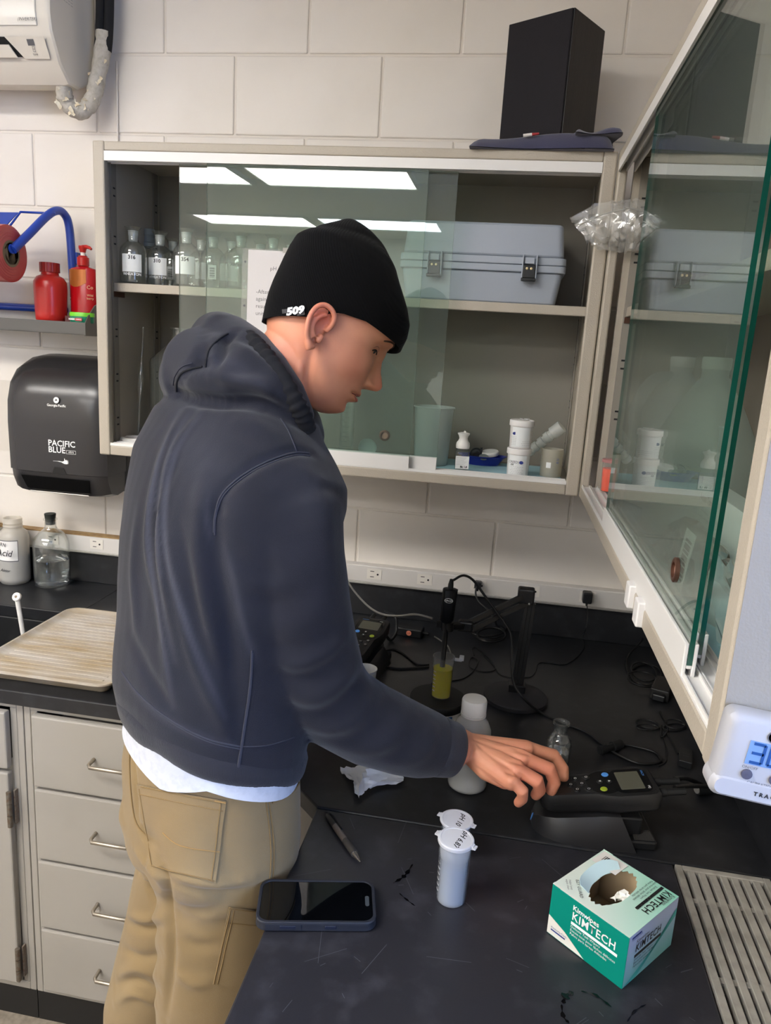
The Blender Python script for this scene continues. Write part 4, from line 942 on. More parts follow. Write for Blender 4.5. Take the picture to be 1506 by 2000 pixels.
# ================================================================== left bench
m_ldpe = milky('bottle_plastic', 'f4f1ea', .5, .3)
m_blue_fill = milky('blue_fill', 'a8c0e4', .0, .3)
def acid(loc, label, words):
    t = thing('acid_bottle', label, 'bottle', loc, .15, group='wide plastic acid bottles by the sink')
    mb = MB(); mb.lathe([(0, 0), (.040, 0), (.0445, .006), (.045, .012), (.045, .148), (.041, .162), (.031, .170), (.0275, .174), (.0275, .180), (.0290, .182), (.0275, .184), (.0275, .190), (.0290, .192), (.0275, .194), (.0275, .207), (.0262, .207), (.0262, .174), (.0295, .169), (.0395, .160), (.0435, .147), (.0435, .014), (0, .004)], n=40); obj('bottle_wall', mb, m_ldpe, t, smooth=50)
    mb = MB(); mb.lathe([(0, .0045), (.043, .012), (.0432, .095), (0, .095)], n=40); obj('liquid', mb, m_blue_fill, t, smooth=50)
    def strip2(a0, a1, z0, z1, r): 
        return strip(r, a0, a1, z0, z1, 14)
    l = obj('label', strip2(-145, -48, .078, .144, .0453), m_paper, t, smooth=60)
    mb = MB()
    for a in ((-145, -48, .142, .1445), (-145, -48, .077, .0795), (-50, -48, .077, .1445), (-145, -143.5, .077, .1445)):
        q = strip2(a[0], a[1], a[2], a[3], .0455); mb.add(q.v, q.f)
    obj('label_border', mb, m_grey_ink, l, smooth=60)
    if words:
        text('BRN', .0165, m_ink, l, (-.016, -.0428, .130), (.93, -.36, 0), (0, 0, 1), shear=.25)
        text('Acid', .030, m_ink, l, (-.0095, -.0455, .104), (.975, -.22, 0), (0, 0, 1), shear=.3, sx=1.05)
        text('Aktor', .014, m_ink, t, (-.008, -.0452, .048), (.985, -.17, 0), (0, 0, 1), shear=.4, name='handwriting')
    return t
acid((-.466, -.09, CZ), 'white plastic bottle labelled BRN Acid beside the glass jug', True)
acid((-.575, -.075, CZ), 'white plastic bottle with blue liquid cut off by the left edge', False)
t = thing('glass_jug', 'clear glass bottle half full of liquid with black stopper, by the sink', 'bottle', (-.343, -.082, CZ))
mb = MB(); mb.lathe([(0, .002), (.045, .001), (.0525, .005), (.0535, .012), (.0535, .13), (.050, .150), (.036, .170), (.020, .182), (.0165, .192), (.0165, .208), (.0205, .211), (.0205, .215), (.0165, .217), (.0145, .216), (.0145, .192), (.0185, .180), (.035, .1675), (.048, .149), (.0515, .13), (.0515, .016), (.048, .009), (0, .012)], n=44); obj('jug_glass', mb, m_bgl, t, smooth=50)
m_water = M('clear_liquid', 'ffffff', .0, trans=1., ior=1.33)
mb = MB(); mb.lathe([(0, .0125), (.047, .0105), (.0512, .016), (.0513, .088), (.0505, .0862), (0, .086)], n=44); obj('liquid', mb, m_water, t, smooth=50)
mb = MB(); mb.lathe([(0, .196), (.0135, .196), (.0155, .217), (.0172, .229), (.016, .2305), (0, .2305)], n=28); obj('stopper', mb, M('black_stopper', '1d211c', .6), t, smooth=40)
# drainboard tray
m_tray = M('stained_plastic', 'b9b2a8', .42, var=(7, '9c8763', .8, (1, 4, 1)), bump=(30, .4, (1, 8, 1)))
t = thing('drain_tray', 'stained beige ribbed drying tray on the bench beside the sink', 'tray', (.05, -.51, CZ))
tx0, tx1, ty0, ty1 = -.145, .208, -.722, -.298
def rr_t(d, z, r=.035): return [(x+(tx0+tx1)/2, y+(ty0+ty1)/2, z) for x, y in rrect(tx1-tx0-2*d, ty1-ty0-2*d, max(.004, r-d), 6)]
mb = MB(); mb.loft([rr_t(.02, CZ+.0005), rr_t(.006, CZ+.018), rr_t(0, CZ+.022), rr_t(0, CZ+.0255), rr_t(.006, CZ+.0265), rr_t(.012, CZ+.022), rr_t(.022, CZ+.0195)]); obj('tray_body', mb, m_tray, t, True, smooth=40)
mb = MB(); mb.tube([(-.08+0*.02, -.68, CZ+.0195), (-.08, -.34, CZ+.0195)], .003, 6); 
for k in range(20):
    y = -.685+k*.0185
    mb = MB(); mb.box(-.11, .175, y-.004, y+.004, CZ+.0188, CZ+.0208); obj('rib', mb, m_tray, t, True, bev=.0015)
# white plastic lever standing in the sink
t = thing('stirring_rod', 'white plastic rod with a ring end standing in the sink', 'rod', tuple(at_y(33, 1165, -.42)))
top = at_y(33, 1166, -.42); bot = Vector((top.x+.035, top.y+.01, CZ-.239))
mb = MB(); mb.tube([top+Vector((.001, 0, -.01)), bot], .0062, 12); obj('shaft', mb, m_whp, t, True, smooth=60)
mb = MB(); mr = Matrix.Translation(top) @ Matrix.Rotation(PI/2-.5, 4, 'X'); mb.lathe([(.004, -.005), (.009, -.0055), (.012, -.003), (.012, .003), (.009, .0055), (.004, .005), (.004, -.005)], n=24, mat=mr); obj('ring_end', mb, m_whp, t, True, smooth=60)
mb = MB(); mb.lathe([(0, -.004), (.004, -.004), (.004, .004), (0, .004)], n=16, mat=mr); obj('pin', mb, M('pin_bronze', '6b5f52', .4, metal=.6), t, True)

# ================================================================== right bench
m_screen = M('lcd_grey', '55554a', .25); m_key = M('key_black', '0d0d0e', .5); m_bluek = M('key_blue', '4f8ed6', .4); m_greenk = M('key_green', '8fa02a', .4)
m_body = M('meter_black', '1b1b1c', .42, bump=(900, .1)); m_face = M('meter_face', '0f1012', .25)
def outline(L=.2, w0=.030, w1=.044):
    """meter plan: x from 0 (keypad end) to L (screen end)"""
    half = [(0, 0), (.002, .014), (.008, .023), (.020, .0285), (.06, .0305), (.095, .0325), (.112, .0405), (.13, .0445), (.18, .0445), (.193, .0425), (.2, .036), (.2, 0)]
    P = [(x, y) for x, y in half]; return P+[(x, -y) for x, y in half[::-1][1:-1]]
OUT = outline()
def ring2(s, z, cx=.1):
    return [(cx+(x-cx)*(1-(1-s)*.7), y*s, z) for x, y in OUT]
def meter(loc, rz, label):
    """handset lies on its dock, pitched up towards the screen"""
    t = thing('ph_meter', label, 'meter', loc, rot=(0, -math.radians(9), rz))
    mb = MB(); mb.loft([ring2(.86, .0), ring2(.97, .006), ring2(.97, .016), ring2(.985, .0165), ring2(.985, .0185), ring2(1., .019), ring2(1., .029), ring2(.95, .034), ring2(.86, .0345)]); obj('housing', mb, m_body, t, smooth=35)
    mb = MB(); mb.prism([(.1+(x-.1)*.92, y*.80) for x, y in OUT], .0346, .0349); fp = obj('faceplate', mb, m_body, t)
    mb = MB(); rr_ = [(x+.158, y) for x, y in rrect(.062, .070, .016, 5)]; mb.prism(rr_, .0350, .0354); obj('screen_bezel', mb, m_face, fp)
    mb = MB(); mb.prism([(x+.156, y) for x, y in rrect(.040, .052, .002, 2)], .0355, .0358); obj('screen', mb, m_screen, fp)
    mb = MB(); mb.prism([(.113+.030*math.cos(k*PI/16), .033*math.sin(k*PI/16)) for k in range(32)], .0349, .0352); obj('key_plate', mb, m_face, fp)
    def key(x, y, r, mat, nm='key', h=.0016):
        mb = MB(); mb.lathe([(0, 0), (r, 0), (r*.9, h*.8), (r*.6, h), (0, h)], (x, y, .0350), 16); return obj(nm, mb, mat, fp, smooth=50)
    key(.120, .022, .0062, m_bluek); key(.108, -.020, .0062, m_greenk); key(.106, .002, .0055, m_key); key(.122, .0005, .005, m_key)
    for x, y in ((.086, .017), (.067, .015), (.075, -.001), (.056, -.002), (.064, -.017), (.083, -.018)): 
        key(x, y, .0062, m_key); text('○', .006, m_wht_ink, fp, (x, y, .0368), (0, -1, 0), (1, 0, 0), name='key_symbol')
    text('▲', .005, m_wht_ink, fp, (.122, .0005, .0368), (0, -1, 0), (1, 0, 0), name='key_symbol'); text('▼', .005, m_wht_ink, fp, (.106, .002, .0368), (0, -1, 0), (1, 0, 0), name='key_symbol')
    mb = MB(); mb.prism([(.032+.0055*math.cos(k*PI/10), .009*math.sin(k*PI/10)) for k in range(20)], .0350, .0354); obj('logo_oval', mb, m_bluek, fp)
    text('HACH', .0055, m_wht_ink, fp, (.032, 0, .0356), (0, -1, 0), (1, 0, 0), name='logo_lettering')
    text('HACH', .006, m_bluek, fp, (.183, .020, .0356), (0, -1, 0), (1, 0, 0), name='logo_lettering'); text('HQ', .0055, m_wht_ink, fp, (.183, -.022, .0356), (0, -1, 0), (1, 0, 0), name='lettering')
    for y in (.017, -.014):
        mb = MB(); mb.tube([(.199, y, .018), (.212, y, .018), (.2125, y, .018), (.245, y, .017)], [.0075, .0075, .006, .0055], 12); obj('connector', mb, m_blk_soft, t, smooth=40)
    return t
def dock(loc, rz, label):
    t = thing('meter_dock', label, 'dock', loc, rz)
    mb = MB(); rings = []
    for x, hb, ht, zt in ((-.012, .010, .008, .022), (-.006, .024, .018, .030), (.004, .034, .027, .0335), (.02, .043, .0325, .0365), (.05, .051, .0355, .0415), (.08, .056, .037, .0465), (.10, .058, .040, .051), (.115, .059, .044, .054), (.125, .0595, .0465, .0555)):
        rings.append([(x-.0, -hb, 0), (x, -hb*.985, .006), (x, -(hb*.72+ht*.28), zt*.55), (x, -ht, zt), (x, -ht+.004, zt-.001), (x, ht-.004, zt-.001), (x, ht, zt), (x, (hb*.72+ht*.28), zt*.55), (x, hb*.985, .006), (x, hb, 0)])
    # lean the open end back like the real shell
    for k, r in enumerate(rings): rings[k] = [(p_[0]+(.028*(1-p_[2]/.056) if k == len(rings)-1 else .012*(1-p_[2]/.056) if k == len(rings)-2 else 0), p_[1], p_[2]) for p_ in r]
    mb.loft(rings); obj('shell', mb, M('dock_satin', '232325', .34), t, smooth=40)
    mb = MB(); mb.box(.12, .165, -.036, .036, .0, .050); obj('rear_post', mb, m_blk, t, bev=.004)
    mb = MB(); mb.box(.128, .188, -.052, .052, .0, .018); obj('rear_foot', mb, m_blk, t, bev=.004)
    for y in (-.036, .036): mb = MB(); mb.box(.150, .184, y-.014, y+.014, .0182, .0196); obj('foot_pad', mb, M('foot_pad', '2c2a28', .95, bump=(1200, .8)), t, bev=.001)
    mb = MB(); mb.prism([(.0025*math.cos(k*PI/8), .0075*math.sin(k*PI/8)) for k in range(16)], 0, .0006, frame((-.0135, -.002, .016), (0, 1, 0), (.25, 0, 1))); obj('logo_oval', mb, m_bluek, t)
    return t
RZ = .13
D0 = Vector((1.137, -.942, CZ))
dock(tuple(D0), RZ, 'black meter dock on the bench under the hand')
up = Vector((math.cos(RZ), math.sin(RZ), 0))
meter((D0.x-.003, D0.y, CZ+.0375), RZ, 'black handheld meter in its dock, touched by the hand')
D1 = Vector((.705, -.50, CZ))
dock(tuple(D1), 1.45, 'black meter dock half hidden behind the raised sleeve')
meter((D1.x, D1.y-.003, CZ+.0375), 1.45, 'black handheld meter half hidden behind the sleeve near the wall')

# ---- stirrer and yellow vial
t = thing('magnetic_stirrer', 'round flat magnetic stirrer with black top under the yellow vial', 'stirrer', (.924, -.585, CZ))
mb = MB(); mb.lathe([(0, 0), (.056, 0), (.058, .002), (.058, .022), (0, .022)], n=48); obj('base', mb, m_whp, t, smooth=40)
mb = MB(); mb.lathe([(0, .022), (.061, .022), (.0625, .024), (.0625, .038), (.061, .040), (0, .0402)], n=48); obj('top_plate', mb, m_blk_soft, t, smooth=40)
q = strip(.0583, -100, -50, .004, .018); obj('blue_label', q, M('stirrer_blue', '2f5f94', .5), t, smooth=60)
def vial(loc, rz, label, liquid, zl, name='sample_vial', lidmat=None, words=None, closed=True, bar=True, grp=None):
    t = thing(name, label, 'vial', loc, rz)
    mp = milky('vial_wall_clear', 'fcfdfd', .92, .25) if not closed else milky('vial_wall', 'f6f8fa', .66, .25)
    mb = MB(); mb.lathe([(0, 0), (.0205, 0), (.0218, .002), (.0228, .074), (.0233, .0745), (.0233, .092), (.0245, .093), (.0245, .096), (.0222, .096), (.0218, .075), (.0208, .003), (0, .0015)], n=36); obj('vial_wall', mb, mp, t, smooth=50)
    mb = MB(); mb.lathe([(0, .0016), (.0203, .0028), (.0203+.0012*zl/.075, zl), (0, zl)], n=36); obj('liquid', mb, liquid, t, smooth=50)
    mb = MB()
    for k in range(6):
        q = strip(.0226, -150, -128, .018+.009*k, .0188+.009*k, 4); mb.add(q.v, q.f)
    obj('graduations', mb, m_wht_ink, t)
    if bar:
        mb = MB(); mb.tube([(.000, -.010, .0052), (.012, -.008, .0052)], [.0042, .0042], 12); obj('stir_bar', mb, m_whp, t, smooth=70)
    if closed:
        lm = milky('vial_lid', 'eeeff4', .05, .3)
        mb = MB(); mb.lathe([(0, .0955), (.0262, .0955), (.0268, .097), (.0268, .1005), (.0255, .102), (.0225, .1022), (.022, .1012), (0, .1012)], n=40); l = obj('lid', mb, lm, t, smooth=40)
        for sg in (-1, 1):
            mb = MB(); mb.box(sg*.0265-.002, sg*.0265+.002, -.0045, .0045, .0955, .101); mb.box(sg*.030-.0025, sg*.030+.0025, -.005, .005, .0965, .099)
            obj('lid_tab', mb, lm, l, bev=.0008)
        if words: text(words, .0128, m_ink, l, (.007, .002, .1014), (0, -1, 0), (1, 0, 0), shear=.3, bold=.0002, name='handwriting')
    return t
m_yel = milky('yellow_liquid', 'f2ea00', .0, .2); m_blu = milky('pale_blue_liquid', 'c2d2ea', .0, .2)
t = vial((.930, -.583, CZ+.0404), 0, 'open vial of yellow liquid standing on the round stirrer', m_yel, .068, closed=False)
mb = MB(); lm = milky('vial_lid', 'eeeff4', .05, .3); mb.box(.024, .040, -.004, .008, .088, .092); mb.box(.034, .044, -.006, .010, .091, .099); obj('hinged_lid', mb, lm, t, bev=.001)
vial((1.0015, -1.157, CZ), -.35, 'capped vial marked pH 6.87 standing in front', m_blu, .066, words='pH 6.87')
vial((.998, -1.055, CZ-.0001), -.30, 'capped vial marked pH 10 behind the pH 6.87 vial', milky('blue_liquid', '9fbbe2', .0, .2), .075, words='pH 10', bar=False)
# lower the rear vial look: it is the short kind, so its body is scaled in height
bpy.data.objects[[o.name for o in COL.objects if o.get('label', '').startswith('capped vial marked pH 10')][0]].scale = (1, 1, .62)

# ---- electrode stand
m_arm = M('stand_black', '121214', .38); m_base = M('stand_base', '26262a', .6, bump=(700, .3))
t = thing('electrode_stand', 'black jointed electrode arm on a heavy round base', 'stand', (1.099, -.468, CZ))
mb = MB(); mb.lathe([(0, 0), (.072, 0), (.0745, .002), (.0745, .010), (.071, .013), (.03, .021), (0, .022)], (1.099, -.468, CZ), 52); obj('base', mb, m_base, t, True, smooth=35)
mb = MB(); mb.prism([(.016*math.cos(k*PI/12), .011*math.sin(k*PI/12)) for k in range(24)], 0, .001, frame((1.066, -.499, CZ+.0146), (.8, -.6, .05), (.5, .7, .12))); bd = obj('badge', mb, m_face, t, True)
text('Thermo', .0085, M('badge_red_ink', 'a3302c', .5), bd, (1.066, -.499, CZ+.0162), (.8, -.6, .05), (.5, .7, .12), world=True, name='badge_lettering', shear=.2)
pb = Vector((1.100, -.462, CZ+.02)); pt = at_y(1036, 1178, -.45)
mb = MB(); ax = (pt-pb).normalized(); fm = frame(pb, (1, .1, 0), (0, 0, 1))
def bar(a, b, w, d, nm, mat=m_arm, up=(0, 1, 0)):
    a, b = Vector(a), Vector(b); x = (b-a); L_ = x.length; f_ = frame(a, x, up); mb = MB(); mb.box(0, L_, -w/2, w/2, -d/2, d/2, f_); return obj(nm, mb, mat, t, True, bev=.0012)
mb = MB(); mb.box(-.019, .019, -.016, .016, 0, .022, Matrix.Translation(pb+Vector((0, 0, -.003)))); obj('foot_socket', mb, m_arm, t, True, bev=.002)
for dx in (-.0085, .0085): bar(pb+Vector((dx, 0, .0)), pt+Vector((dx, 0, 0)), .013, .009, 'post_rail')
bar(pb, pt, .006, .010, 'post_core', m_blk_soft)
el = at_y(912, 1222, -.515)
hd = at_y(1022, 1160, -.46)
bar(hd+Vector((.012, 0, .002)), el+Vector((0, 0, .006)), .010, .012, 'arm_rail'); bar(hd+Vector((.014, 0, -.018)), el+Vector((0.008, 0, -.010)), .010, .012, 'arm_rail')
mb = MB(); mb.box(-.018, .020, -.014, .014, -.022, .014, Matrix.Translation(hd+Vector((.006, .004, 0)))); obj('elbow_joint', mb, m_arm, t, True, bev=.004)
mb = MB(); mb.box(-.020, .014, -.012, .012, -.012, .012, Matrix.Translation(el)); obj('wrist_joint', mb, m_arm, t, True, bev=.004)
cl = at_y(874, 1222, -.545)
bar(el, cl, .014, .014, 'clamp_arm')
mb = MB(); mb.lathe([(.0095, -.010), (.014, -.010), (.014, .010), (.0095, .010), (.0095, -.010)], tuple(cl), 20); mb.box(-.014, -.024, -.004, .004, -.006, .008, Matrix.Translation(cl)); obj('clamp_ring', mb, m_arm, t, True, smooth=40)
mb = MB(); mb.lathe([(0, 0), (.0022, 0), (.0022, .0016), (0, .002)], n=10, mat=Matrix.Translation(hd+Vector((.015, -.013, -.018))) @ Matrix.Rotation(PI/2, 4, 'X')); obj('screw', mb, m_alu2, t, True)
# probe in its clamp
t = thing('ph_probe', 'black pH probe with oval logo dipping into the yellow vial', 'probe', tuple(cl))
pa = at_y(880, 1150, -.552); pm = at_y(872, 1214, -.552); tip = Vector((.928, -.580, CZ+.0404+.055))
mb = MB(); d_ = (pm-pa)
def ovr(c, w, d): return [(c.x+x, c.y+y, c.z) for x, y in rrect(w, d, .007, 5)]
mb.loft([ovr(pa+Vector((0, 0, .0)), .026, .022), ovr(pa+Vector((0, 0, -.002)), .033, .026), ovr(pa.lerp(pm, .9), .031, .026), ovr(pm, .024, .020)]); obj('head', mb, M('probe_black', '101013', .28), t, True, smooth=40)
mb = MB(); mb.tube([pm, pm+Vector((0, 0, -.012)), tip.lerp(pm, .3), tip], [.008, .0062, .006, .0058], 14); obj('shaft', mb, M('probe_black', '101013', .28), t, True, smooth=50)
lc = pa.lerp(pm, .30)+Vector((0, -.0140, 0))
mb = MB(); mb.prism([(.0095*math.cos(k*PI/12), .0055*math.sin(k*PI/12)) for k in range(24)], 0, .0005, frame(lc, (1, 0, 0), (0, 0, 1))); lg = obj('logo_oval', mb, m_wht_ink, t, True)
mb = MB(); mb.prism([(.0083*math.cos(k*PI/12), .0044*math.sin(k*PI/12)) for k in range(24)], 0, .0005, frame(lc+Vector((0, -.0004, 0)), (1, 0, 0), (0, 0, 1))); obj('logo_field', mb, m_face, lg, True)
text('HACH', .0062, m_wht_ink, lg, tuple(lc+Vector((0, -.0012, 0))), world=True, bold=.0002, name='logo_lettering')
mb = MB(); mb.tube([pa, pa+Vector((.0, 0, .010)), pa+Vector((.001, 0, .022))], [.0065, .006, .004], 10); obj('strain_relief', mb, m_blk_soft, t, True, smooth=60)

# ---- cables
m_cbl = M('cable_black', '151516', .45); m_cbg = M('cable_grey', '6d6a66', .5)
def cable(label, pts, r, mat=m_cbl, k=6):
    P = []
    for q in pts:
        if len(q) == 3 and q[2] > .5: P.append(at_z(*q))
        elif len(q) == 3: P.append(at_y(*q))
        elif isinstance(q[0], Vector): P.append(q[0])
        else: P.append(at_z(q[0], q[1], CZ+r+.0003))
    mb = MB(); mb.tube(smoothpath(P, k), r, 8); o = obj('cable', mb, mat, smooth=80); return tag(o, label, 'cable')
BZ = CZ+.004
cable('grey cable falling from the wall raceway to the probe clamp', [(640, 1085, -.05), (668, 1118, -.06), (690, 1152, -.12), (718, 1183, -.22), (745, 1199, -.32), (778, 1203, -.42), (812, 1200, -.5), (845, 1208, -.54)], .0028, m_cbg)
cable('black probe cable arching over the stand to the loose plug', [(pa+Vector((.001, 0, .020)),), (886, 1133, -.54), (905, 1124, -.52), (925, 1134, -.51), (950, 1168, -.51), (985, 1216, -.515), (998, 1242, -.52), (1000, 1300, -.535), (1004, 1335, -.545), (1025, 1366, -.56), (1060, 1394, BZ), (1100, 1412), (1145, 1430), (1172, 1450), (1200, 1470), (1232, 1486), (1258, 1492), (1290, 1487), (1280, 1470), (1240, 1458), (1205, 1452)], .0029)
cable('thin dark cable looping on the bench between vial and stand', [(842, 1335), (880, 1330), (905, 1325), (925, 1310), (934, 1290), (920, 1285), (918, 1303), (945, 1312), (968, 1306), (952, 1282), (930, 1265), (922, 1268), (926, 1280)], .0014)
cable('thin cable from the loop to the stand foot', [(945, 1280), (965, 1300), (975, 1316), (990, 1322), (1000, 1324)], .0014)
cable('black cable looped on the bench left of the yellow vial', [(838, 1302), (800, 1305), (770, 1305), (745, 1298), (741, 1285), (752, 1272), (770, 1268), (790, 1278), (815, 1297), (838, 1298)], .0026)
cable('thin adapter cable trailing from the wall plug to the stand foot', [(1146, 1178, -.065), (1148, 1205, -.07), (1143, 1232, -.09), (1139, 1246, BZ), (1141, 1264), (1130, 1280), (1112, 1294), (1096, 1298), (1055, 1294), (1046, 1312), (1036, 1322), (1022, 1323)], .0014)
cable('black plug cable dropping from the socket behind the arm', [(931, 1145, -.06), (929, 1160, -.07), (936, 1176, -.09), (952, 1190, -.11), (965, 1208, -.15), (970, 1222, BZ)], .0026)
for k, (cx, cy, rx, ry) in enumerate(((955, 1232, 34, 17), (957, 1236, 30, 15), (952, 1228, 36, 15), (960, 1240, 28, 14))):
    P = [at_z(cx+rx*math.cos(a), cy+ry*math.sin(a), CZ+.0035+.0055*k) for a in [2*PI*i/28 for i in range(28)]]
    mb = MB(); mb.tube(P, .0026, 8, closed=True); tag(obj('cable_coil', mb, m_cbl, smooth=80), ('lowest', 'second', 'third', 'topmost')[k]+' loop of the black cable coil behind the electrode arm', 'cable', 'coiled cable loops')
def plug(px, py, y, label, w=.03, h=.034, d=.03):
    c = at_y(px, py, y); t = thing('power_plug', label, 'plug', tuple(c))
    mb = MB(); mb.box(-w/2, w/2, -d, 0, -h/2, h/2); obj('plug_body', mb, m_blk, t, bev=.004)
    mb = MB(); mb.tube([(0, -d*.7, -h/2+.002), (0, -d*.75, -h/2-.008)], [.004, .0025], 8); obj('strain_relief', mb, m_blk_soft, t, smooth=60)
    return t
plug(934, 1139, -.0362, 'small black plug in the socket above the probe', .02, .02, .026)
plug(1146, 1163, -.0362, 'square black power adapter plugged in at the right end of the raceway', .026, .032, .03)
# power block with the red badge
t = thing('power_block', 'flat black power block with a round orange badge behind the probe', 'adapter', tuple(at_z(800, 1240, CZ)))
c = at_z(800, 1240, CZ); f_ = frame((c.x, c.y, CZ), (1, -.12, 0), (.12, 1, 0)); mb = MB(); mb.box(-.038, .038, -.02, .02, 0, .026, f_); obj('case', mb, m_blk, t, True, bev=.004)
mb = MB(); mb.prism([(.0075*math.cos(k*PI/10), .0075*math.sin(k*PI/10)) for k in range(20)], 0, .0005, f_ @ Matrix.Translation((.002, -.0203, .013)) @ Matrix.Rotation(PI/2, 4, 'X')); bd = obj('badge', mb, M('badge_orange', 'd88468', .5), t, True)
text('LA', .008, M('badge_red_ink', 'a3302c', .5), bd, f_ @ Vector((.002, -.0212, .013)), (1, -.12, 0), (0, 0, 1), world=True, name='badge_lettering')
mb = MB(); mb.tube([f_ @ Vector((.038, 0, .012)), f_ @ Vector((.055, 0, .012))], [.006, .004], 10); obj('strain_relief', mb, m_blk_soft, t, True)
cable('grey lead from the power block to the vial', [(848, 1243, BZ+.01), (862, 1252), (875, 1262), (880, 1275)], .0022, m_cbg)
cable('dark lead from the meter behind the sleeve to the power block', [(742, 1225, CZ+.06), (752, 1238, CZ+.045), (762, 1250), (772, 1240, CZ+.02), (775, 1225, CZ+.04), (772, 1205, CZ+.06), (750, 1195, CZ+.07)], .0042, m_cbl)
# right side leads
t = thing('power_brick', 'black power brick on the bench below the right cabinet', 'adapter', tuple(at_z(1290, 1360, CZ)))
c = at_z(1292, 1355, CZ); f_ = frame((c.x, c.y, CZ), (1, -.35, 0), (.35, 1, 0)); mb = MB(); mb.box(-.022, .022, -.045, .045, 0, .028, f_); obj('case', mb, M('brick_black', '1f1e1d', .5), t, True, bev=.003)
mb = MB(); mb.box(-.015, .015, -.06, -.046, .004, .02, f_); obj('inlet_plug', mb, m_blk, t, True, bev=.003)
for k, (cx, cy, rx, ry, an) in enumerate(((1262, 1318, 30, 20, 0), (1258, 1312, 26, 17, .4), (1255, 1326, 30, 14, .2))):
    P = [at_z(cx+rx*math.cos(a)*math.cos(an)-ry*math.sin(a)*math.sin(an), cy+rx*math.cos(a)*math.sin(an)+ry*math.sin(a)*math.cos(an), CZ+.003+.005*k) for a in [2*PI*i/28 for i in range(28)]]
    mb = MB(); mb.tube(P, .0023, 8, closed=True); tag(obj('cable_coil', mb, m_cbl, smooth=80), ('lowest', 'middle', 'topmost')[k]+' loop of the black cable coil beside the power brick', 'cable', 'coiled brick lead')
cable('thick black lead rising from the coil beside the power brick', [(1232, 1330), (1223, 1300), (1228, 1280, BZ+.01), (1250, 1255, BZ+.02), (1262, 1235, BZ+.02)], .0026)
cable('thin black lead from the power brick to the tied bundle', [(1290, 1390), (1298, 1408), (1305, 1425), (1292, 1440), (1292, 1417)], .0020)
for k, (cx, cy, rx, ry, an) in enumerate(((1266, 1414, 24, 8, .25), (1318, 1420, 22, 7, -.05), (1264, 1420, 22, 6, .05), (1318, 1414, 20, 9, .15))):
    P = [at_z(cx+rx*math.cos(a)*math.cos(an)-ry*math.sin(a)*math.sin(an), cy+rx*math.cos(a)*math.sin(an)+ry*math.sin(a)*math.cos(an), CZ+.002+.003*(k//2)) for a in [2*PI*i/24 for i in range(24)]]
    mb = MB(); mb.tube(P, .0016, 8, closed=True); tag(obj('cable_coil', mb, m_cbl, smooth=80), ('left lower', 'right lower', 'left upper', 'right upper')[k]+' loop of the tied cable bundle near the meter', 'cable', 'tied bundle loops')
cable('thin lead from the tied bundle down to the adapter', [(1292, 1417), (1305, 1436), (1316, 1455), (1325, 1472)], .0018)
cable('thin lead curling from the tied bundle behind the meter', [(1290, 1418), (1297, 1445), (1303, 1470), (1300, 1488), (1285, 1496)], .0014)
t = thing('usb_adapter', 'small black adapter with printed label right of the meter', 'adapter', tuple(at_z(1338, 1488, CZ)))
c = at_z(1338, 1488, CZ); f_ = frame((c.x, c.y, CZ), (1, -.25, 0), (.25, 1, 0)); mb = MB(); mb.box(-.013, .013, -.028, .028, 0, .016, f_); obj('case', mb, m_blk, t, True, bev=.002)
text('▭\n―', .012, m_grey_ink, t, f_ @ Vector((0, .0, .0164)), (1, -.25, 0), (.25, 1, 0), world=True)
mr = Matrix.Rotation(0, 4, 'Z')
cable('black lead running right from the upper meter connector', [(1318, 1522, CZ+.075), (1340, 1520, CZ+.06), (1365, 1530, CZ+.03), (1385, 1540)], .0042)
cable('black lead running right from the lower meter connector', [(1318, 1538, CZ+.07), (1345, 1535, CZ+.06), (1380, 1536, CZ+.045), (1420, 1540, CZ+.02), (1450, 1550)], .0042)
t = thing('cable_plug', 'round black jack plug at the end of a lead beside the thermometer', 'plug', tuple(at_z(1362, 1540, CZ)))
c = at_z(1362, 1542, CZ+.012); mb = MB(); mb.tube([c, c+Vector((.03, .012, 0))], .0105, 14); obj('plug_body', mb, m_blk_soft, t, True, smooth=40)
mb = MB(); mb.tube([c+Vector((-.002, -.001, 0)), c], .0075, 14); obj('contact_face', mb, M('plug_grey', '7d7a75', .4), t, True)
# loose probe connector by the small flask
t = thing('loose_connector', 'black round cable connector lying behind the meter', 'connector', tuple(at_z(1185, 1465, CZ)))
a, b = at_z(1172, 1466, CZ+.011), at_z(1212, 1453, CZ+.011)
mb = MB(); mb.tube([a, a.lerp(b, .3), a.lerp(b, .31), a.lerp(b, .6), a.lerp(b, .61), b], [.009, .009, .0065, .0065, .0105, .010], 16); obj('connector_body', mb, m_blk_soft, t, True, smooth=30)
mb = MB(); mb.tube([a.lerp(b, -.02), a.lerp(b, .0)], .005, 12); obj('socket_hole', mb, m_dark, t, True)

# ---- wash bottle, small flask, grey cup
t = thing('wash_bottle', 'round-shouldered translucent bottle with white cap beneath the wrist', 'bottle', (1.0075, -.853, CZ))
mb = MB(); mb.lathe([(0, 0), (.033, 0), (.0365, .004), (.037, .010), (.037, .098), (.035, .118), (.028, .133), (.0225, .139), (.0215, .144), (0, .145)], n=40); obj('bottle_wall', mb, milky('wash_plastic', 'f2f3f2', .55, .22), t, smooth=50)
mb = MB(); mb.lathe([(0, .002), (.035, .005), (.0355, .055), (0, .055)], n=40); obj('liquid', mb, milky('wash_liquid', 'dcdad2', .0), t, smooth=50)
mb = MB(); mb.lathe([(.0, .144), (.0235, .144), (.0235, .149), (.0222, .1495), (.0222, .152), (.0232, .1525), (.0232, .172), (.0215, .176), (.012, .177), (0, .1765)], n=36); obj('cap', mb, milky('cap_plastic', 'efece6', .0), t, smooth=40)
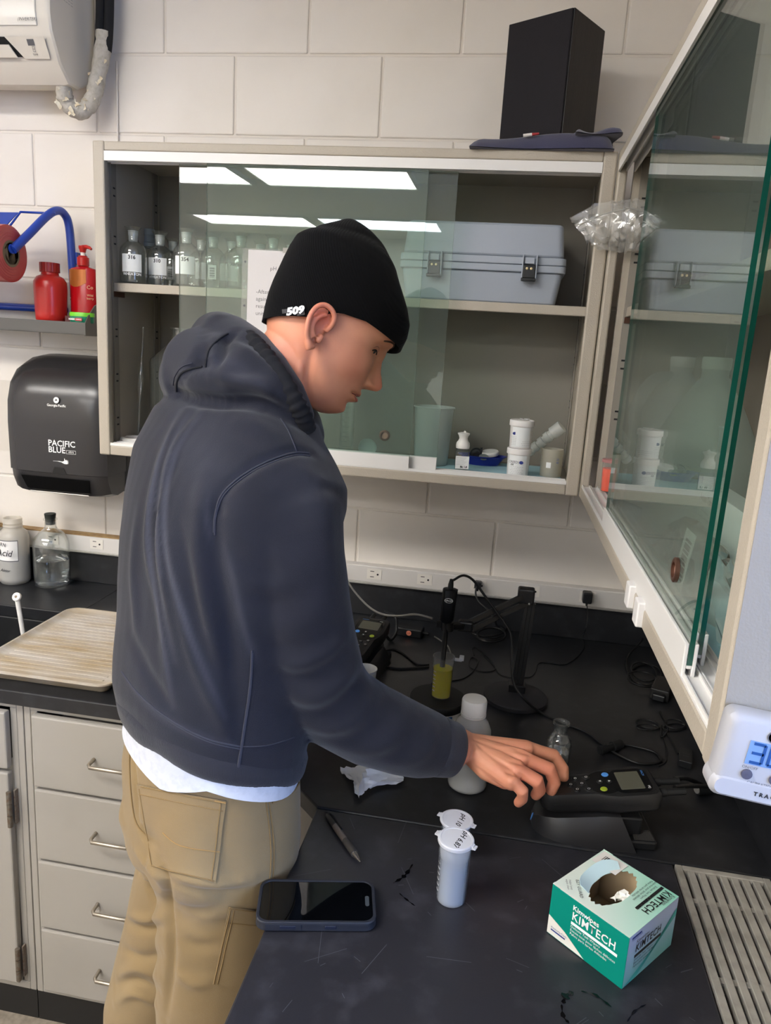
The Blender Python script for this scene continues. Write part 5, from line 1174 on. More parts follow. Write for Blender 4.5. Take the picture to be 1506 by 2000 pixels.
t = thing('dropper_flask', 'small clear glass flask with wide lip behind the hand', 'flask', (1.178, -.752, CZ))
mb = MB(); mb.lathe([(0, .001), (.0205, .0008), (.0225, .003), (.0235, .04), (.0245, .055), (.0225, .068), (.015, .077), (.0125, .081), (.0125, .094), (.0165, .0965), (.0175, .099), (.0165, .1015), (.0125, .1015), (.0108, .094), (.0108, .081), (.0135, .0755), (.021, .067), (.0228, .055), (.0218, .04), (.0205, .006), (0, .005)], n=36); obj('flask_glass', mb, m_bgl, t, smooth=50)
mb = MB(); mb.lathe([(0, .0055), (.0203, .0065), (.0216, .040), (0, .0395)], n=36); obj('liquid', mb, m_water, t, smooth=50)
t = thing('plastic_cup', 'white plastic cup half hidden by the raised sleeve', 'cup', (.728, -.508, CZ))
t.location = (.752, -.56, CZ)
mb = MB(); mb.lathe([(0, 0), (.020, 0), (.021, .002), (.026, .07), (.0275, .071), (.0275, .073), (.0255, .073), (.0195, .004), (0, .002)], n=32); obj('cup_wall', mb, M('cup_white', 'c9c9c6', .45), t, smooth=50)

# ---- tissue
t = thing('used_tissue', 'crumpled white tissue lying on the bench below the sleeve', 'tissue', tuple(at_z(745, 1525, CZ)))
TS = [[(664, 1500), (690, 1497), (715, 1488), (745, 1490), (790, 1508)], [(668, 1510), (695, 1508), (718, 1503), (750, 1506), (788, 1515)], [(690, 1525), (702, 1530), (712, 1524), (745, 1527), (788, 1524)], [(692, 1540), (700, 1558), (712, 1545), (728, 1537), (770, 1533)]]
hh = [[.004, .016, .034, .02, .002], [.003, .012, .030, .022, .010], [.010, .028, .020, .016, .008], [.016, .008, .010, .006, .002]]
def tsf(u, v):
    a = u*4; i = min(3, int(a)); s = a-i; b = v*3; j = min(2, int(b)); r = b-j
    def q(k, l): return at_z(TS[k][l][0], TS[k][l][1], CZ+.002+hh[k][l])
    return (q(j, i)*(1-s)+q(j, i+1)*s)*(1-r)+(q(j+1, i)*(1-s)+q(j+1, i+1)*s)*r
o = crumple('sheet', tsf, M('tissue_paper', 'dcdfe4', .8), t, 16, 12, .0012, 5, .0005, 25)
for v in o.data.vertices:
    if v.co.z < CZ+.001: v.co.z = CZ+.001
# ---- pen
a, b = at_z(640, 1592, CZ+.006), at_z(704, 1684, CZ+.0055)
t = thing('ballpoint_pen', 'black retractable pen lying on the side worktop', 'pen', tuple(a))
mb = MB(); mb.tube([a, a.lerp(b, .03), a.lerp(b, .33)], [.004, .0055, .0055], 14); obj('clip_end', mb, m_blk, t, True, smooth=50)
mb = MB(); mb.tube([a.lerp(b, .25), a.lerp(b, .56)], .0056, 14); obj('barrel', mb, M('pen_taupe', '6e645c', .35, metal=.3), t, True, smooth=50)
mb = MB(); mb.tube([a.lerp(b, .56+.03*k) for k in range(10)], [.0057+(.0004 if k % 2 else 0) for k in range(10)], 14); obj('grip', mb, M('grip_rubber', '3a3632', .7), t, True, smooth=30)
mb = MB(); mb.tube([a.lerp(b, .83), a.lerp(b, .96), b], [.0052, .002, .0008], 12); obj('tip', mb, M('pen_metal', 'b8b0a6', .25, metal=.9), t, True, smooth=50)
sd = (b-a).normalized().cross(Vector((0, 0, 1))); mb = MB(); mb.tube([a.lerp(b, .02)+Vector((0, 0, .005))-sd*.003, a.lerp(b, .10)+Vector((0, 0, .007))-sd*.004, a.lerp(b, .40)+Vector((0, 0, .0055))-sd*.004], .0014, 8); obj('clip', mb, m_blk, t, True)
mb = MB(); mb.tube([a.lerp(b, -.05), a], .0028, 10); obj('push_button', mb, m_blk, t, True)
# ---- phone
t = thing('smartphone', 'smartphone in a navy rugged case lying face up on the worktop edge', 'phone', (.815, -1.225, CZ), .215)
pa_ = (at_z(495, 1815, CZ)+at_z(500, 1740, CZ))/2; pb_ = (at_z(735, 1825, CZ)+at_z(733, 1735, CZ))/2
ang = math.atan2(pb_.y-pa_.y, pb_.x-pa_.x); ctr = (pa_+pb_)/2; t.location = (ctr.x+.001, ctr.y+.002, CZ); t.rotation_euler = (0, 0, ang)
PL, PW = .168, .086
def pr_(d, z): return [(x, y, z) for x, y in rrect(PL-2*d, PW-2*d, .016-d*.5, 6)]
mb = MB(); mb.loft([pr_(.002, .0003), pr_(0, .002), pr_(.0006, .009), pr_(.0, .0135), pr_(.001, .0152), pr_(.0042, .0152), pr_(.0046, .0135)]); cs = obj('case', mb, M('phone_case', '1d2029', .55), t, smooth=40)
mb = MB(); mb.prism(rrect(PL-.0095, PW-.0095, .012, 6), .0125, .0140); sc2 = obj('screen', mb, M('phone_screen', '040507', .03, spec=.6, coat=.5), t)
mb = MB(); mb.prism(rrect(.0058, .020, .0028, 5), .01405, .0143, Matrix.Translation((PL/2-.012, 0, 0))); obj('camera_island', mb, M('island_black', '3a4046', .3), sc2)
for x0_, x1_ in ((-.05, -.028), (.012, .028)):
    mb = MB(); mb.box(x0_, x1_, -PW/2-.0012, -PW/2+.001, .005, .0105); obj('side_button', mb, M('phone_button', '1b2030', .45), cs, bev=.001)
mb = MB(); mb.box(-.07, -.02, -PW/2-.0007, -PW/2+.0, .0025, .0125); obj('case_ridge', mb, M('phone_case', '1d2029', .55), cs, bev=.001)
# ---- tissue box
KZ = .078
ka, kb, kc = Vector((1.233, -1.269, CZ)), Vector((1.141, -1.191, CZ)), Vector((1.3145, -1.176, CZ))
ux = (ka-kb); kl = ux.length; ux.normalize(); uy = (kc-ka); uy -= ux*uy.dot(ux); kd = uy.length; uy.normalize()
t = thing('tissue_box', 'green and white cardboard box of lab wipes with torn oval opening', 'box', tuple((kb+kc)/2), 0)
KF = frame(kb, ux, uy)          # local: x along the green front, y to the back, z up
m_kg = M('box_green', '007f6c', .6, spec=.2)
def grad_mat(name, a, b, ax, p0, p1):
    m, tt, N, L, bs = nt(name); tc = N.new('ShaderNodeTexCoord'); sp = N.new('ShaderNodeSeparateXYZ'); L.new(tc.outputs['Generated'], sp.inputs[0])
    mr_ = N.new('ShaderNodeMapRange'); mr_.inputs[1].default_value = p0; mr_.inputs[2].default_value = p1; L.new(sp.outputs[ax], mr_.inputs[0])
    cr_ = N.new('ShaderNodeValToRGB'); cr_.color_ramp.elements[0].color = lin(a); cr_.color_ramp.elements[1].color = lin(b); L.new(mr_.outputs[0], cr_.inputs[0]); L.new(cr_.outputs[0], bs.inputs['Base Color']); bs.inputs['Roughness'].default_value = .4; return m
mb = MB()
mb.box(0, kl, 0, .001, 0, KZ, KF); obj('front_panel', mb, m_kg, t, True)
mb = MB(); mb.box(kl-.001, kl, .001, kd, 0, KZ, KF); obj('end_panel', mb, grad_mat('box_end', '74b0b0', '9fb0d0', 2, .1, .8), t, True)
mb = MB(); mb.box(0, .001, .001, kd, 0, KZ, KF); mb.box(.001, kl-.001, kd-.001, kd, 0, KZ, KF); mb.box(.001, kl-.001, .001, kd-.001, 0, .001, KF); obj('back_panels', mb, M('box_card', 'c4ab88', .8), t, True)
# top panel with oval opening
n = 40; ox, oy, oa, ob = kl*.46, kd*.515, kl*.19, kd*.385
inner = [(ox+oa*math.cos(2*PI*j/n)*(1+.03*math.sin(5*j)), oy+ob*math.sin(2*PI*j/n)*(1+.05*math.sin(3.3*j))) for j in range(n)]
outer = []
for j in range(n):
    dx, dy = math.cos(2*PI*j/n)*oa, math.sin(2*PI*j/n)*ob
    s_ = min(((kl-ox) if dx > 0 else ox)/max(abs(dx), 1e-6), ((kd-oy) if dy > 0 else oy)/max(abs(dy), 1e-6)); outer.append((ox+dx*s_, oy+dy*s_))
# corners
mb = MB(); vs = [KF @ Vector((x, y, KZ+.0006)) for x, y in inner+outer]; mb.add(vs, [(j, (j+1) % n, n+(j+1) % n, n+j) for j in range(n)])
for cxy in ((0, 0), (kl, 0), (kl, kd), (0, kd)):
    js = sorted(range(n), key=lambda j: (outer[j][0]-cxy[0])**2+(outer[j][1]-cxy[1])**2)[:2]
    a_, b_ = outer[js[0]], outer[js[1]]; mb.add([KF @ Vector((a_[0], a_[1], KZ+.0006)), KF @ Vector((cxy[0], cxy[1], KZ+.0006)), KF @ Vector((b_[0], b_[1], KZ+.0006))], [(0, 1, 2)])
tp = obj('top_panel', mb, grad_mat('box_top', 'd3dcd2', '8fd0bb', 0, .25, .95), t, True); so = tp.modifiers.new('s', 'SOLIDIFY'); so.thickness = .0008
# raised torn flap and paper shreds
mb = MB(); vs = []
for j in range(9):
    a_ = math.radians(125+j*13.5); x, y = ox+oa*math.cos(a_), oy+ob*math.sin(a_)
    vs += [KF @ Vector((x, y, KZ+.001)), KF @ Vector((x+.020*math.cos(a_)+.001, y+.008*math.sin(a_), KZ+.007+.003*math.sin(j)))]
mb.add(vs, [(2*j, 2*j+1, 2*j+3, 2*j+2) for j in range(8)]); o = obj('torn_flap', mb, M('flap_pale', 'b9d3da', .6), t, True, smooth=60); o.modifiers.new('s', 'SOLIDIFY').thickness = .0008
f_ = KF @ Matrix.Translation((ox+.016, oy+.004, KZ-.012)); crumple('wipe_edge', lambda u, v: f_ @ Vector((-.012+.03*u, -.012+.014*v, .008*math.sin(3*u)+.006*v)), M('wipe_paper', 'e4e2da', .8), t, 8, 5, .002, 3)
# printing
def face(x, y, z, side):
    if side == 'f': return KF @ Vector((x, -.0006, z)), ux, Vector((0, 0, 1))
    if side == 'e': return KF @ Vector((kl+.0006, x, z)), uy, Vector((0, 0, 1))
    return KF @ Vector((x, y, KZ+.0016)), None, None
def ktext(s_, sz, x, z, side, mat, **k):
    p_, a_, b_ = face(x, 0, z, side); return text(s_, sz, mat, t, p_, a_, b_, world=True, align='LEFT', **k)
ktext('Kimwipes', .0105, .036, .0655, 'f', m_wht_ink, bold=.0002); ktext('KIMTECH', .0175, .036, .0525, 'f', m_wht_ink, bold=.0002, sx=.88, space=1.08)
def kbar(x0, x1, z0, z1, side, mat, nm='printed_bar'):
    mb = MB()
    if side == 'f': mb.box(x0, x1, -.0007, -.0003, z0, z1, KF)
    elif side == 'e': mb.box(kl+.0003, kl+.0007, x0, x1, z0, z1, KF)
    return obj(nm, mb, mat, t, True)
kbar(.036, .108, .0395, .0435, 'f', m_wht_ink); ktext('SCIENCE  BRAND', .0038, .079, .0415, 'f', m_kg)
ktext('Delicate Task Wipers\nEssuie-tout pour tâches délicates\nPaños para tareas delicadas', .0053, .036, .0305, 'f', m_wht_ink, lines=1.05)
mb = MB(); mb.add([KF @ Vector(v) for v in ((0, -.0004, .001), (.062, -.0004, .001), (.028, -.0004, .020), (0, -.0004, .030))], [(0, 1, 2, 3)]); obj('white_sweep', mb, M('box_white', 'dcd8cc', .45), t, True)
kbar(.006, .030, .0085, .0105, 'f', m_navy_ink); ktext('Kimberly-Clark', .0042, .006, .0135, 'f', m_navy_ink)
ktext('Kimwipes', .008, .020, .0615, 'e', m_grey_ink); ktext('KIMTECH', .0165, .020, .0505, 'e', m_ink, bold=.0002, sx=.86, space=1.08)
kbar(.020, .085, .0370, .0410, 'e', m_ink); ktext('SCIENCE  BRAND', .0034, .056, .0390, 'e', m_wht_ink)
ktext('Delicate Task Wipers\nEssuie-tout pour tâches\nPaños para tareas', .0052, .020, .028, 'e', m_ink, lines=1.05)
kbar(.008, .030, .0715, .0735, 'e', m_navy_ink); ktext('Kimberly-Clark', .004, .008, .0695, 'e', m_navy_ink)
mb = MB(); mb.add([KF @ Vector((kl+.0004, y, z)) for y, z in ((0.001, 0.001), (.03, .001), (kd-.02, .04), (kd-.001, .062), (kd-.001, .05), (.05, .018))], [(0, 1, 2, 3, 4, 5)]); obj('teal_sweep', mb, M('box_teal', '3f9f9c', .45), t, True)
mb = MB(); mb.box(.0-.0003, .0003, 0, 0, 0, 0); 
mb = MB(); mb.box(kl*.03, kl*.36, kd*.70, kd*.97, KZ+.0016, KZ+.0019, KF); lb = obj('price_label', mb, M('price_label', 'd9d6d0', .5), t, True)
mb = MB()
for k in range(10): mb.box(kl*.10+k*.0022, kl*.10+k*.0022+.0008+.0006*(k % 3), kd*.80, kd*.90, KZ+.0020, KZ+.0022, KF)
obj('barcode', mb, m_ink, lb, True)
# lettering on the top, read from the right-hand end
def top_text(s_, sz, x, y, mat, a_=None, b_=None, **k): return text(s_, sz, mat, t, KF @ Vector((x, y, KZ+.0019)), a_ or -uy, b_ or ux, world=True, **k)
top_text('KIMTECH', .0150, kl*.895, kd*.70, m_ink, bold=.0002, sx=.95, space=1.08, a_=-uy, b_=ux)
top_text('Kimwipes', .0075, kl*.965, kd*.83, m_grey_ink)
mb = MB(); mb.box(kl*.795, kl*.828, kd*.42, kd*.97, KZ+.0016, KZ+.0019, KF); obj('printed_bar', mb, m_ink, t, True)
top_text('SCIENCE  BRAND', .005, kl*.811, kd*.56, m_wht_ink)
top_text('Delicate Task Wipers\nEssuie-tout pour tâches délicates\nPaños para tareas delicadas', .0046, kl*.72, kd*.76, m_ink, lines=1.05)
top_text('EZY GUARD', .0066, kl*.24, kd*.17, m_ink, a_=(ux-uy).normalized(), b_=(ux+uy).normalized(), shear=.2)
top_text('Helps keep\nwipes clean', .0045, kl*.13, kd*.13, m_grey_ink, a_=(ux-uy).normalized(), b_=(ux+uy).normalized())
# ---- thermometer on the end of the right cabinet
YE = -.318-WID-.0006
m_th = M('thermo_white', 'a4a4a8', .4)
c = at_y(1472, 1474, YE-.012)
t = thing('digital_thermometer', 'white digital thermometer with blue display on the cabinet end', 'thermometer', (c.x, YE-.012, c.z), rot=(0, .10, 0))
TW, TH, TD = .098, .068, .018
x0_ = at_y(1402, 1450, YE-.012).x-c.x
def tr_(d, y): return [(x+x0_+TW/2, y, z) for x, z in rrect(TW-2*d, TH-2*d, .007, 5)]
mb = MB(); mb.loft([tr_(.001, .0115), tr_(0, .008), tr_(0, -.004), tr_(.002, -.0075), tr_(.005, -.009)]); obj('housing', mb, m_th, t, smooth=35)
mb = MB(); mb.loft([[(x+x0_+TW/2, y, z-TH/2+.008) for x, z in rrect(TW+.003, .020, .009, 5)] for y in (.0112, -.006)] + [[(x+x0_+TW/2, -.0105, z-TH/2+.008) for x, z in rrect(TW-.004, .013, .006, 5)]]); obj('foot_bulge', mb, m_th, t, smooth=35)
mb = MB(); mb.box(x0_+.0185, x0_+TW-.012, -.0096, -.0088, -.004, .0155); lcd = obj('display', mb, M('lcd_blue', '6f8fba', .3), t)
m_seg = M('lcd_segment', '1c4680', .4)
SEG = {'3': 'abgcd', '0': 'abcdef', '8': 'abcdefg', 'C': 'adef'}
def digit(ch, x, z, h=.0155, w=.0085):
    mb = MB(); e = .0011
    S = {'a': (0, w, h-e, h+e), 'd': (0, w, -e, e), 'g': (0, w, h/2-e, h/2+e), 'f': (-e, e, h/2, h), 'e': (-e, e, 0, h/2), 'b': (w-e, w+e, h/2, h), 'c': (w-e, w+e, 0, h/2)}
    for s_ in SEG[ch]:
        a_ = S[s_]; mb.box(x+a_[0], x+a_[1], -.0100, -.0097, z+a_[2], z+a_[3])
    return obj('digit', mb, m_seg, lcd)
digit('3', x0_+.0215, -.0018); digit('0', x0_+.0345, -.0018); digit('8', x0_+.0475, -.0018)
for k in range(3):
    mb = MB(); mb.lathe([(0, 0), (.0042, 0), (.004, .0016), (0, .002)], n=20, mat=Matrix.Translation((x0_+.0225+k*.0205, -.0088, -.0125)) @ Matrix.Rotation(PI/2, 4, 'X')); obj('button', mb, M('button_grey', '4a4a5a', .5), t, smooth=50)
    text(('ON/OFF', 'MAX', 'MIN')[k], .0032, m_grey_ink, t, (x0_+.0235+k*.0205, -.0092, -.0068))
text('CALIBRATED', .0030, m_grey_ink, t, (x0_+.033, -.0095, -.0185))
text('T R A C E A B L E', .0045, m_ink, t, (x0_+.048, -.0108, -.0265), bold=.0002)
mb = MB(); mb.lathe([(.0042, 0), (.005, 0), (.005, .0004), (.0042, .0004), (.0042, 0)], n=24, mat=Matrix.Translation((x0_+.034, -.0092, .0215)) @ Matrix.Rotation(PI/2, 4, 'X')); obj('logo', mb, m_grey_ink, t)
text('Ш', .006, m_grey_ink, t, (x0_+.034, -.0094, .0215), name='logo'); text('FISHER', .007, m_grey_ink, t, (x0_+.041, -.0094, .0215), align='LEFT', bold=.0002)
# ================================================================== the person
def fuse(mb, voxel, it=2, lam=.5):
    """one continuous skin from overlapping closed pieces"""
    me = mb.mesh('tmp', [m_blk]); o = bpy.data.objects.new('tmp', me); COL.objects.link(o)
    r = o.modifiers.new('r', 'REMESH'); r.mode = 'VOXEL'; r.voxel_size = voxel
    dg = bpy.context.evaluated_depsgraph_get(); me2 = bpy.data.meshes.new_from_object(o.evaluated_get(dg))
    bpy.data.objects.remove(o); bpy.data.meshes.remove(me)
    V, E, Fc = arrays(me2); V = relax(V, E, it, lam)
    Fl = [tuple(p_.vertices) for p_ in me2.polygons]; bpy.data.meshes.remove(me2)
    return V, E, Fl
def arrays(me):
    V = np.empty(len(me.vertices)*3); me.vertices.foreach_get('co', V); V = V.reshape(-1, 3)
    E = np.empty(len(me.edges)*2, int); me.edges.foreach_get('vertices', E); return V, E.reshape(-1, 2), None
def relax(V, E, it, lam=.5):
    cnt = np.bincount(E.ravel(), minlength=len(V)).astype(float)[:, None]; cnt[cnt == 0] = 1
    for k in range(it):
        S = np.zeros_like(V)
        for d in range(3):
            S[:, d] = np.bincount(E[:, 0], V[E[:, 1], d], len(V))+np.bincount(E[:, 1], V[E[:, 0], d], len(V))
        V = V+(lam if k % 2 == 0 else lam*.9)*(S/cnt-V)
    return V
def normals(V, Fl):
    q = np.array([f if len(f) == 4 else (f[0], f[1], f[2], f[2]) for f in Fl])
    n = np.cross(V[q[:, 2]]-V[q[:, 0]], V[q[:, 3]]-V[q[:, 1]]); N = np.zeros_like(V)
    for k in range(4):
        for d in range(3): N[:, d] += np.bincount(q[:, k], n[:, d], len(V))
    return N/np.maximum(np.linalg.norm(N, axis=1, keepdims=True), 1e-12)
def tree(V, Fl): return BVHTree.FromPolygons([tuple(v) for v in V], Fl)
def cast(bv, px, py):
    d = ray(px, py).normalized(); h = bv.ray_cast(CAM, d)
    return h[0], (h[1] if h[1] is None or h[1].dot(d) < 0 else -h[1])
def dens(pts, step=6.):
    """resample a pixel polyline"""
    P = smoothpath([(x, y, 0) for x, y in pts], 6); out = [P[0]]
    for q in P[1:]:
        if (q-out[-1]).length >= step: out.append(q)
    return [(q.x, q.y) for q in out]
def onto(bv, pts, off=0., step=6.):
    out = []
    for x, y in dens(pts, step):
        h, n = cast(bv, x, y)
        if h is not None: out.append(h+n*off)
    return out
def crease(V, N, bv, pts, amp, w, step=7., taper=True):
    """raise (or sink) the cloth along a line on its surface"""
    P = onto(bv, pts, 0, step)
    if len(P) < 2: return V
    P = np.array([tuple(q) for q in P]); a, b = P[:-1], P[1:]; best = np.full(len(V), 9.); tt = np.zeros(len(V))
    lo, hi = P.min(0)-3*w, P.max(0)+3*w; idx = np.where(((V > lo) & (V < hi)).all(1))[0]
    if not len(idx): return V
    S = V[idx]; bd = np.full(len(S), 9.); bt = np.zeros(len(S))
    for k in range(len(a)):
        d = b[k]-a[k]; t_ = np.clip(((S-a[k])@d)/max(d@d, 1e-12), 0, 1); r = np.linalg.norm(S-a[k]-t_[:, None]*d, axis=1)
        m_ = r < bd; bd[m_] = r[m_]; bt[m_] = (k+t_[m_])/len(a)
    f = amp*np.exp(-(bd/w)**2)
    if taper: f *= np.sin(np.pi*np.clip(bt, .04, .96))**.6
    V = V.copy(); V[idx] += N[idx]*f[:, None]; return V
def near(V, bv, pts, w, step=7.):
    P = onto(bv, pts, 0, step)
    out = np.zeros(len(V))
    if len(P) < 2: return out
    P = np.array([tuple(q) for q in P]); bd = np.full(len(V), 9.); bt = np.zeros(len(V))
    for k in range(len(P)-1):
        a, b = P[k], P[k+1]; d = b-a; t_ = np.clip(((V-a)@d)/max(d@d, 1e-12), 0, 1); r = np.linalg.norm(V-a-t_[:, None]*d, axis=1); m_ = r < bd; bd[m_] = r[m_]; bt[m_] = (k+t_[m_])/(len(P)-1)
    return np.exp(-(bd/w)**2)*np.sin(np.pi*np.clip(bt, .03, .97))**.5
def wear_attr(o, vals):
    a = o.data.attributes.new('wear', 'FLOAT', 'POINT'); a.data.foreach_set('value', vals.astype(np.float32))
def wear_mat(m, col):
    N, L = m.node_tree.nodes, m.node_tree.links; b = N['Principled BSDF']; at = N.new('ShaderNodeAttribute'); at.attribute_name = 'wear'
    mx = N.new('ShaderNodeMix'); mx.data_type = 'RGBA'; src = b.inputs['Base Color'].links[0].from_socket if b.inputs['Base Color'].links else None
    if src: L.new(src, mx.inputs[6])
    mx.inputs[7].default_value = lin(col); L.new(at.outputs['Fac'], mx.inputs[0]); L.new(mx.outputs[2], b.inputs['Base Color'])
def skin_obj(name, V, Fl, mat, parent, smooth=True):
    me = bpy.data.meshes.new(name); me.from_pydata([tuple(v) for v in V], [], Fl); me.materials.append(mat)
    me.polygons.foreach_set('use_smooth', [True]*len(me.polygons)); me.update(); return link(name, me, parent, True)
def ringf(c, ax, ay, n=28, e=2.2, back=1.):
    """superellipse ring: ax sideways half axis, ay front half axis"""
    out = []
    for j in range(n):
        t_ = 2*PI*j/n; cx, sy = math.cos(t_), math.sin(t_)
        x = math.copysign(abs(cx)**(2/e), cx); y = math.copysign(abs(sy)**(2/e), sy)
        out.append(Vector(c)+ax*x+ay*(y if y > 0 else y*back))
    return out
PHI = math.radians(52); Fd = Vector((math.cos(PHI), math.sin(PHI), 0)); Rt = Vector((math.sin(PHI), -math.cos(PHI), 0))
def stack(mb, levels, phi0, n=36):
    """levels: (centre, half width, half depth, turn, squareness)"""
    C = [Vector(l[0]) for l in levels]; rings = []
    for i, l in enumerate(levels):
        tg = (C[min(i+1, len(C)-1)]-C[max(i-1, 0)]).normalized(); ph = phi0+math.radians(l[3])
        f_ = Vector((math.cos(ph), math.sin(ph), 0)); f_ = (f_-tg*f_.dot(tg)).normalized(); r_ = f_.cross(tg)
        rg = ringf(C[i], r_*l[1], f_*l[2], n, l[4] if len(l) > 4 else 2.2)
        if len(l) > 5: rg = [q+Vector((0, 0, l[5]*(.12-((q-C[i]).dot(Vector((.938, .346, 0)))/.145)))) for q in rg]
        rings.append(rg)
    mb.loft(rings); return rings
def limb(mb, pts, n=20):
    """pts: (point, radius[, flat factor])"""
    P = [Vector(q[0]) for q in pts]; m = len(P); up = Vector((0, 0, 1)); rings = []
    for i in range(m):
        tg = (P[min(i+1, m-1)]-P[max(i-1, 0)]).normalized(); up = (up-tg*up.dot(tg)).normalized() if abs(up.dot(tg)) < .98 else Vector((1, 0, 0))
        sd = tg.cross(up); fl = pts[i][2] if len(pts[i]) > 2 else 1.
        rings.append(ringf(P[i], sd*pts[i][1], up*pts[i][1]*fl, n, 2.))
    # round both ends
    def cap(i, s):
        tg = (P[i]-P[i+s]).normalized(); r = pts[i][1]; return [[P[i]+tg*r*math.sin(a)*.8+(v-P[i])*math.cos(a) for v in rings[i]] for a in (.5, .95, 1.35)]
    mb.loft(cap(0, 1)[::-1]+rings+cap(m-1, -1)); return rings

man = thing('person', 'man in black beanie, faded navy hoodie and khaki trousers reaching for a meter', 'person', (.58, -1.10, 0))
m_skin = M('skin', 'd39272', .5, var=(18, 'c78266', .5), sss=.12, bump=(500, .08))

# ---------------- head, in its own frame: f forward, u up, l left; origin at the ear canal
TL = math.radians(27); AW = math.radians(11)
hf = ((cr*math.cos(TL)-cu*math.sin(TL))*math.cos(AW)+cf*math.sin(AW)).normalized()
hu = (cu*math.cos(TL)+cr*math.sin(TL)); hu = (hu-hf*hu.dot(hf)).normalized(); hl = hu.cross(hf)
EAR = at_d(653, 642, 1.11)
HO = EAR+hl*.072-hf*.011+hu*.012          # mid plane of the head
def H(f, l, u): return HO+(hf*f+hl*l+hu*u)*1.04
sagf = 1/math.cos(AW)
interp = np.interp
# u, front, back, half width, squareness
HS = [(-.122, .050, .012, .016), (-.118, .062, .000, .026), (-.112, .070, -.008, .036), (-.104, .0755, -.012, .044), (-.096, .0795, -.020, .049), (-.088, .0835, -.030, .053), (-.080, .0858, -.040, .0565), (-.070, .0885, -.055, .0605), (-.060, .0905, -.067, .0635), (-.050, .0915, -.076, .0655), (-.036, .0905, -.084, .068), (-.020, .0895, -.089, .0705), (-.008, .0905, -.092, .072), (.004, .0955, -.095, .0735), (.016, .1015, -.097, .0745), (.03, .1035, -.099, .0755), (.05, .1010, -.099, .0755), (.075, .090, -.094, .072), (.1, .066, -.080, .060), (.12, .034, -.054, .040), (.13, .008, -.028, .016)]
HS = np.array(HS)
nu, nt_ = 150, 160
mb = MB(); rings = []
def gs(x, s): return math.exp(-(x/s)**2)
for i in range(nu):
    u = -.122+(.252)*i/(nu-1); ff, bb, ww = (float(interp(u, HS[:, 0], HS[:, k])) for k in (1, 2, 3))
    ring = []
    for j in range(nt_):
        a = 2*PI*j/nt_; cx, sy = math.cos(a), math.sin(a); e = 2.35 if cx > 0 else 2.1
        x = math.copysign(abs(cx)**(2/e), cx); y = math.copysign(abs(sy)**(2/e), sy)
        k_ = min(1., max(0., (u+.122)/.06)); mid = k_*(.2*ff-.0096)+(1-k_)*.42*(ff+bb)
        mid = min(mid, ff-.01); f_ = mid+(ff-mid)*x if x > 0 else mid+(mid-bb)*x; l_ = ww*y
        # the jaw narrows towards the chin
        if x > 0 and u < -.03: l_ *= 1-.30*min(1, (-.03-u)/.07)*x**2
        if x > 0:
            al = abs(l_); d = 0.
            if u < .02:
                # nose: bridge to tip
                hb = interp(u, [-.0605, -.0575, -.053, -.047, -.041, -.034, -.022, -.010, .002, .012], [0, .0060, .0220, .0275, .0280, .0240, .0165, .0115, .0070, .0])
                sg = interp(u, [-.06, -.05, -.04, -.02, .0], [.0095, .0105, .0098, .0080, .0075]); d += hb*gs(al, sg)
                d += .0090*gs(al-.0145, .0058)*gs(u+.0495, .0062)               # nostril wing
                d -= .0030*gs(al-.0195, .0035)*gs(u+.046, .009)                # fold beside it
                d -= .0045*gs(al-.007, .0042)*gs(u+.0590, .0028)               # nostril
            d -= .0105*gs(al-.033, .0165)*gs(u+.003, .0110)                    # eye socket
            d += .0052*gs(al-.033, .0105)*gs(u+.0045, .0062)                   # lids over the eye
            d -= .0020*gs(al-.034, .012)*gs(u-.0035, .0018)                    # lid fold
            d -= .0016*gs(al-.033, .011)*gs(u+.0095, .0016)
            d += .0045*gs(al-.030, .020)*gs(u-.017, .0070)                     # brow
            d += .0040*gs(al-.046, .016)*gs(u+.030, .018)                      # cheek bone
            d -= .0030*gs(al-.045, .014)*gs(u+.066, .014)                      # hollow cheek
            d += .0058*gs(al, .019)*gs(u+.0690, .0046)                         # upper lip
            d += .0078*gs(al, .017)*gs(u+.0805, .0050)                         # lower lip
            d -= .0055*gs(al, .024)*gs(u+.0745, .0020)                         # mouth line
            d -= .0030*gs(al-.0235, .004)*gs(u+.0745, .004)                    # mouth corner
            d -= .0032*gs(al, .016)*gs(u+.0895, .0042)
            d += .0065*gs(al, .018)*gs(u+.1045, .0085)                         # chin
            f_ += d*min(1, x*3)
        ring.append(H(f_, l_, u))
    rings.append(ring)
mb.loft(rings)
# neck
NB = at_d(548, 800, 1.175)
nk = [(H(-.012, 0, -.045), .058, .066, 0), (H(-.022, 0, -.085), .057, .062, 0), (H(-.038, 0, -.125), .058, .062, 0), (H(-.060, 0, -.165), .062, .064, 0), (NB+Vector((0, 0, -.02)), .075, .07, 0)]
stack(mb, [(c, w, d, 0, 2.) for c, w, d, _ in nk], math.atan2(hf.y, hf.x), 40)
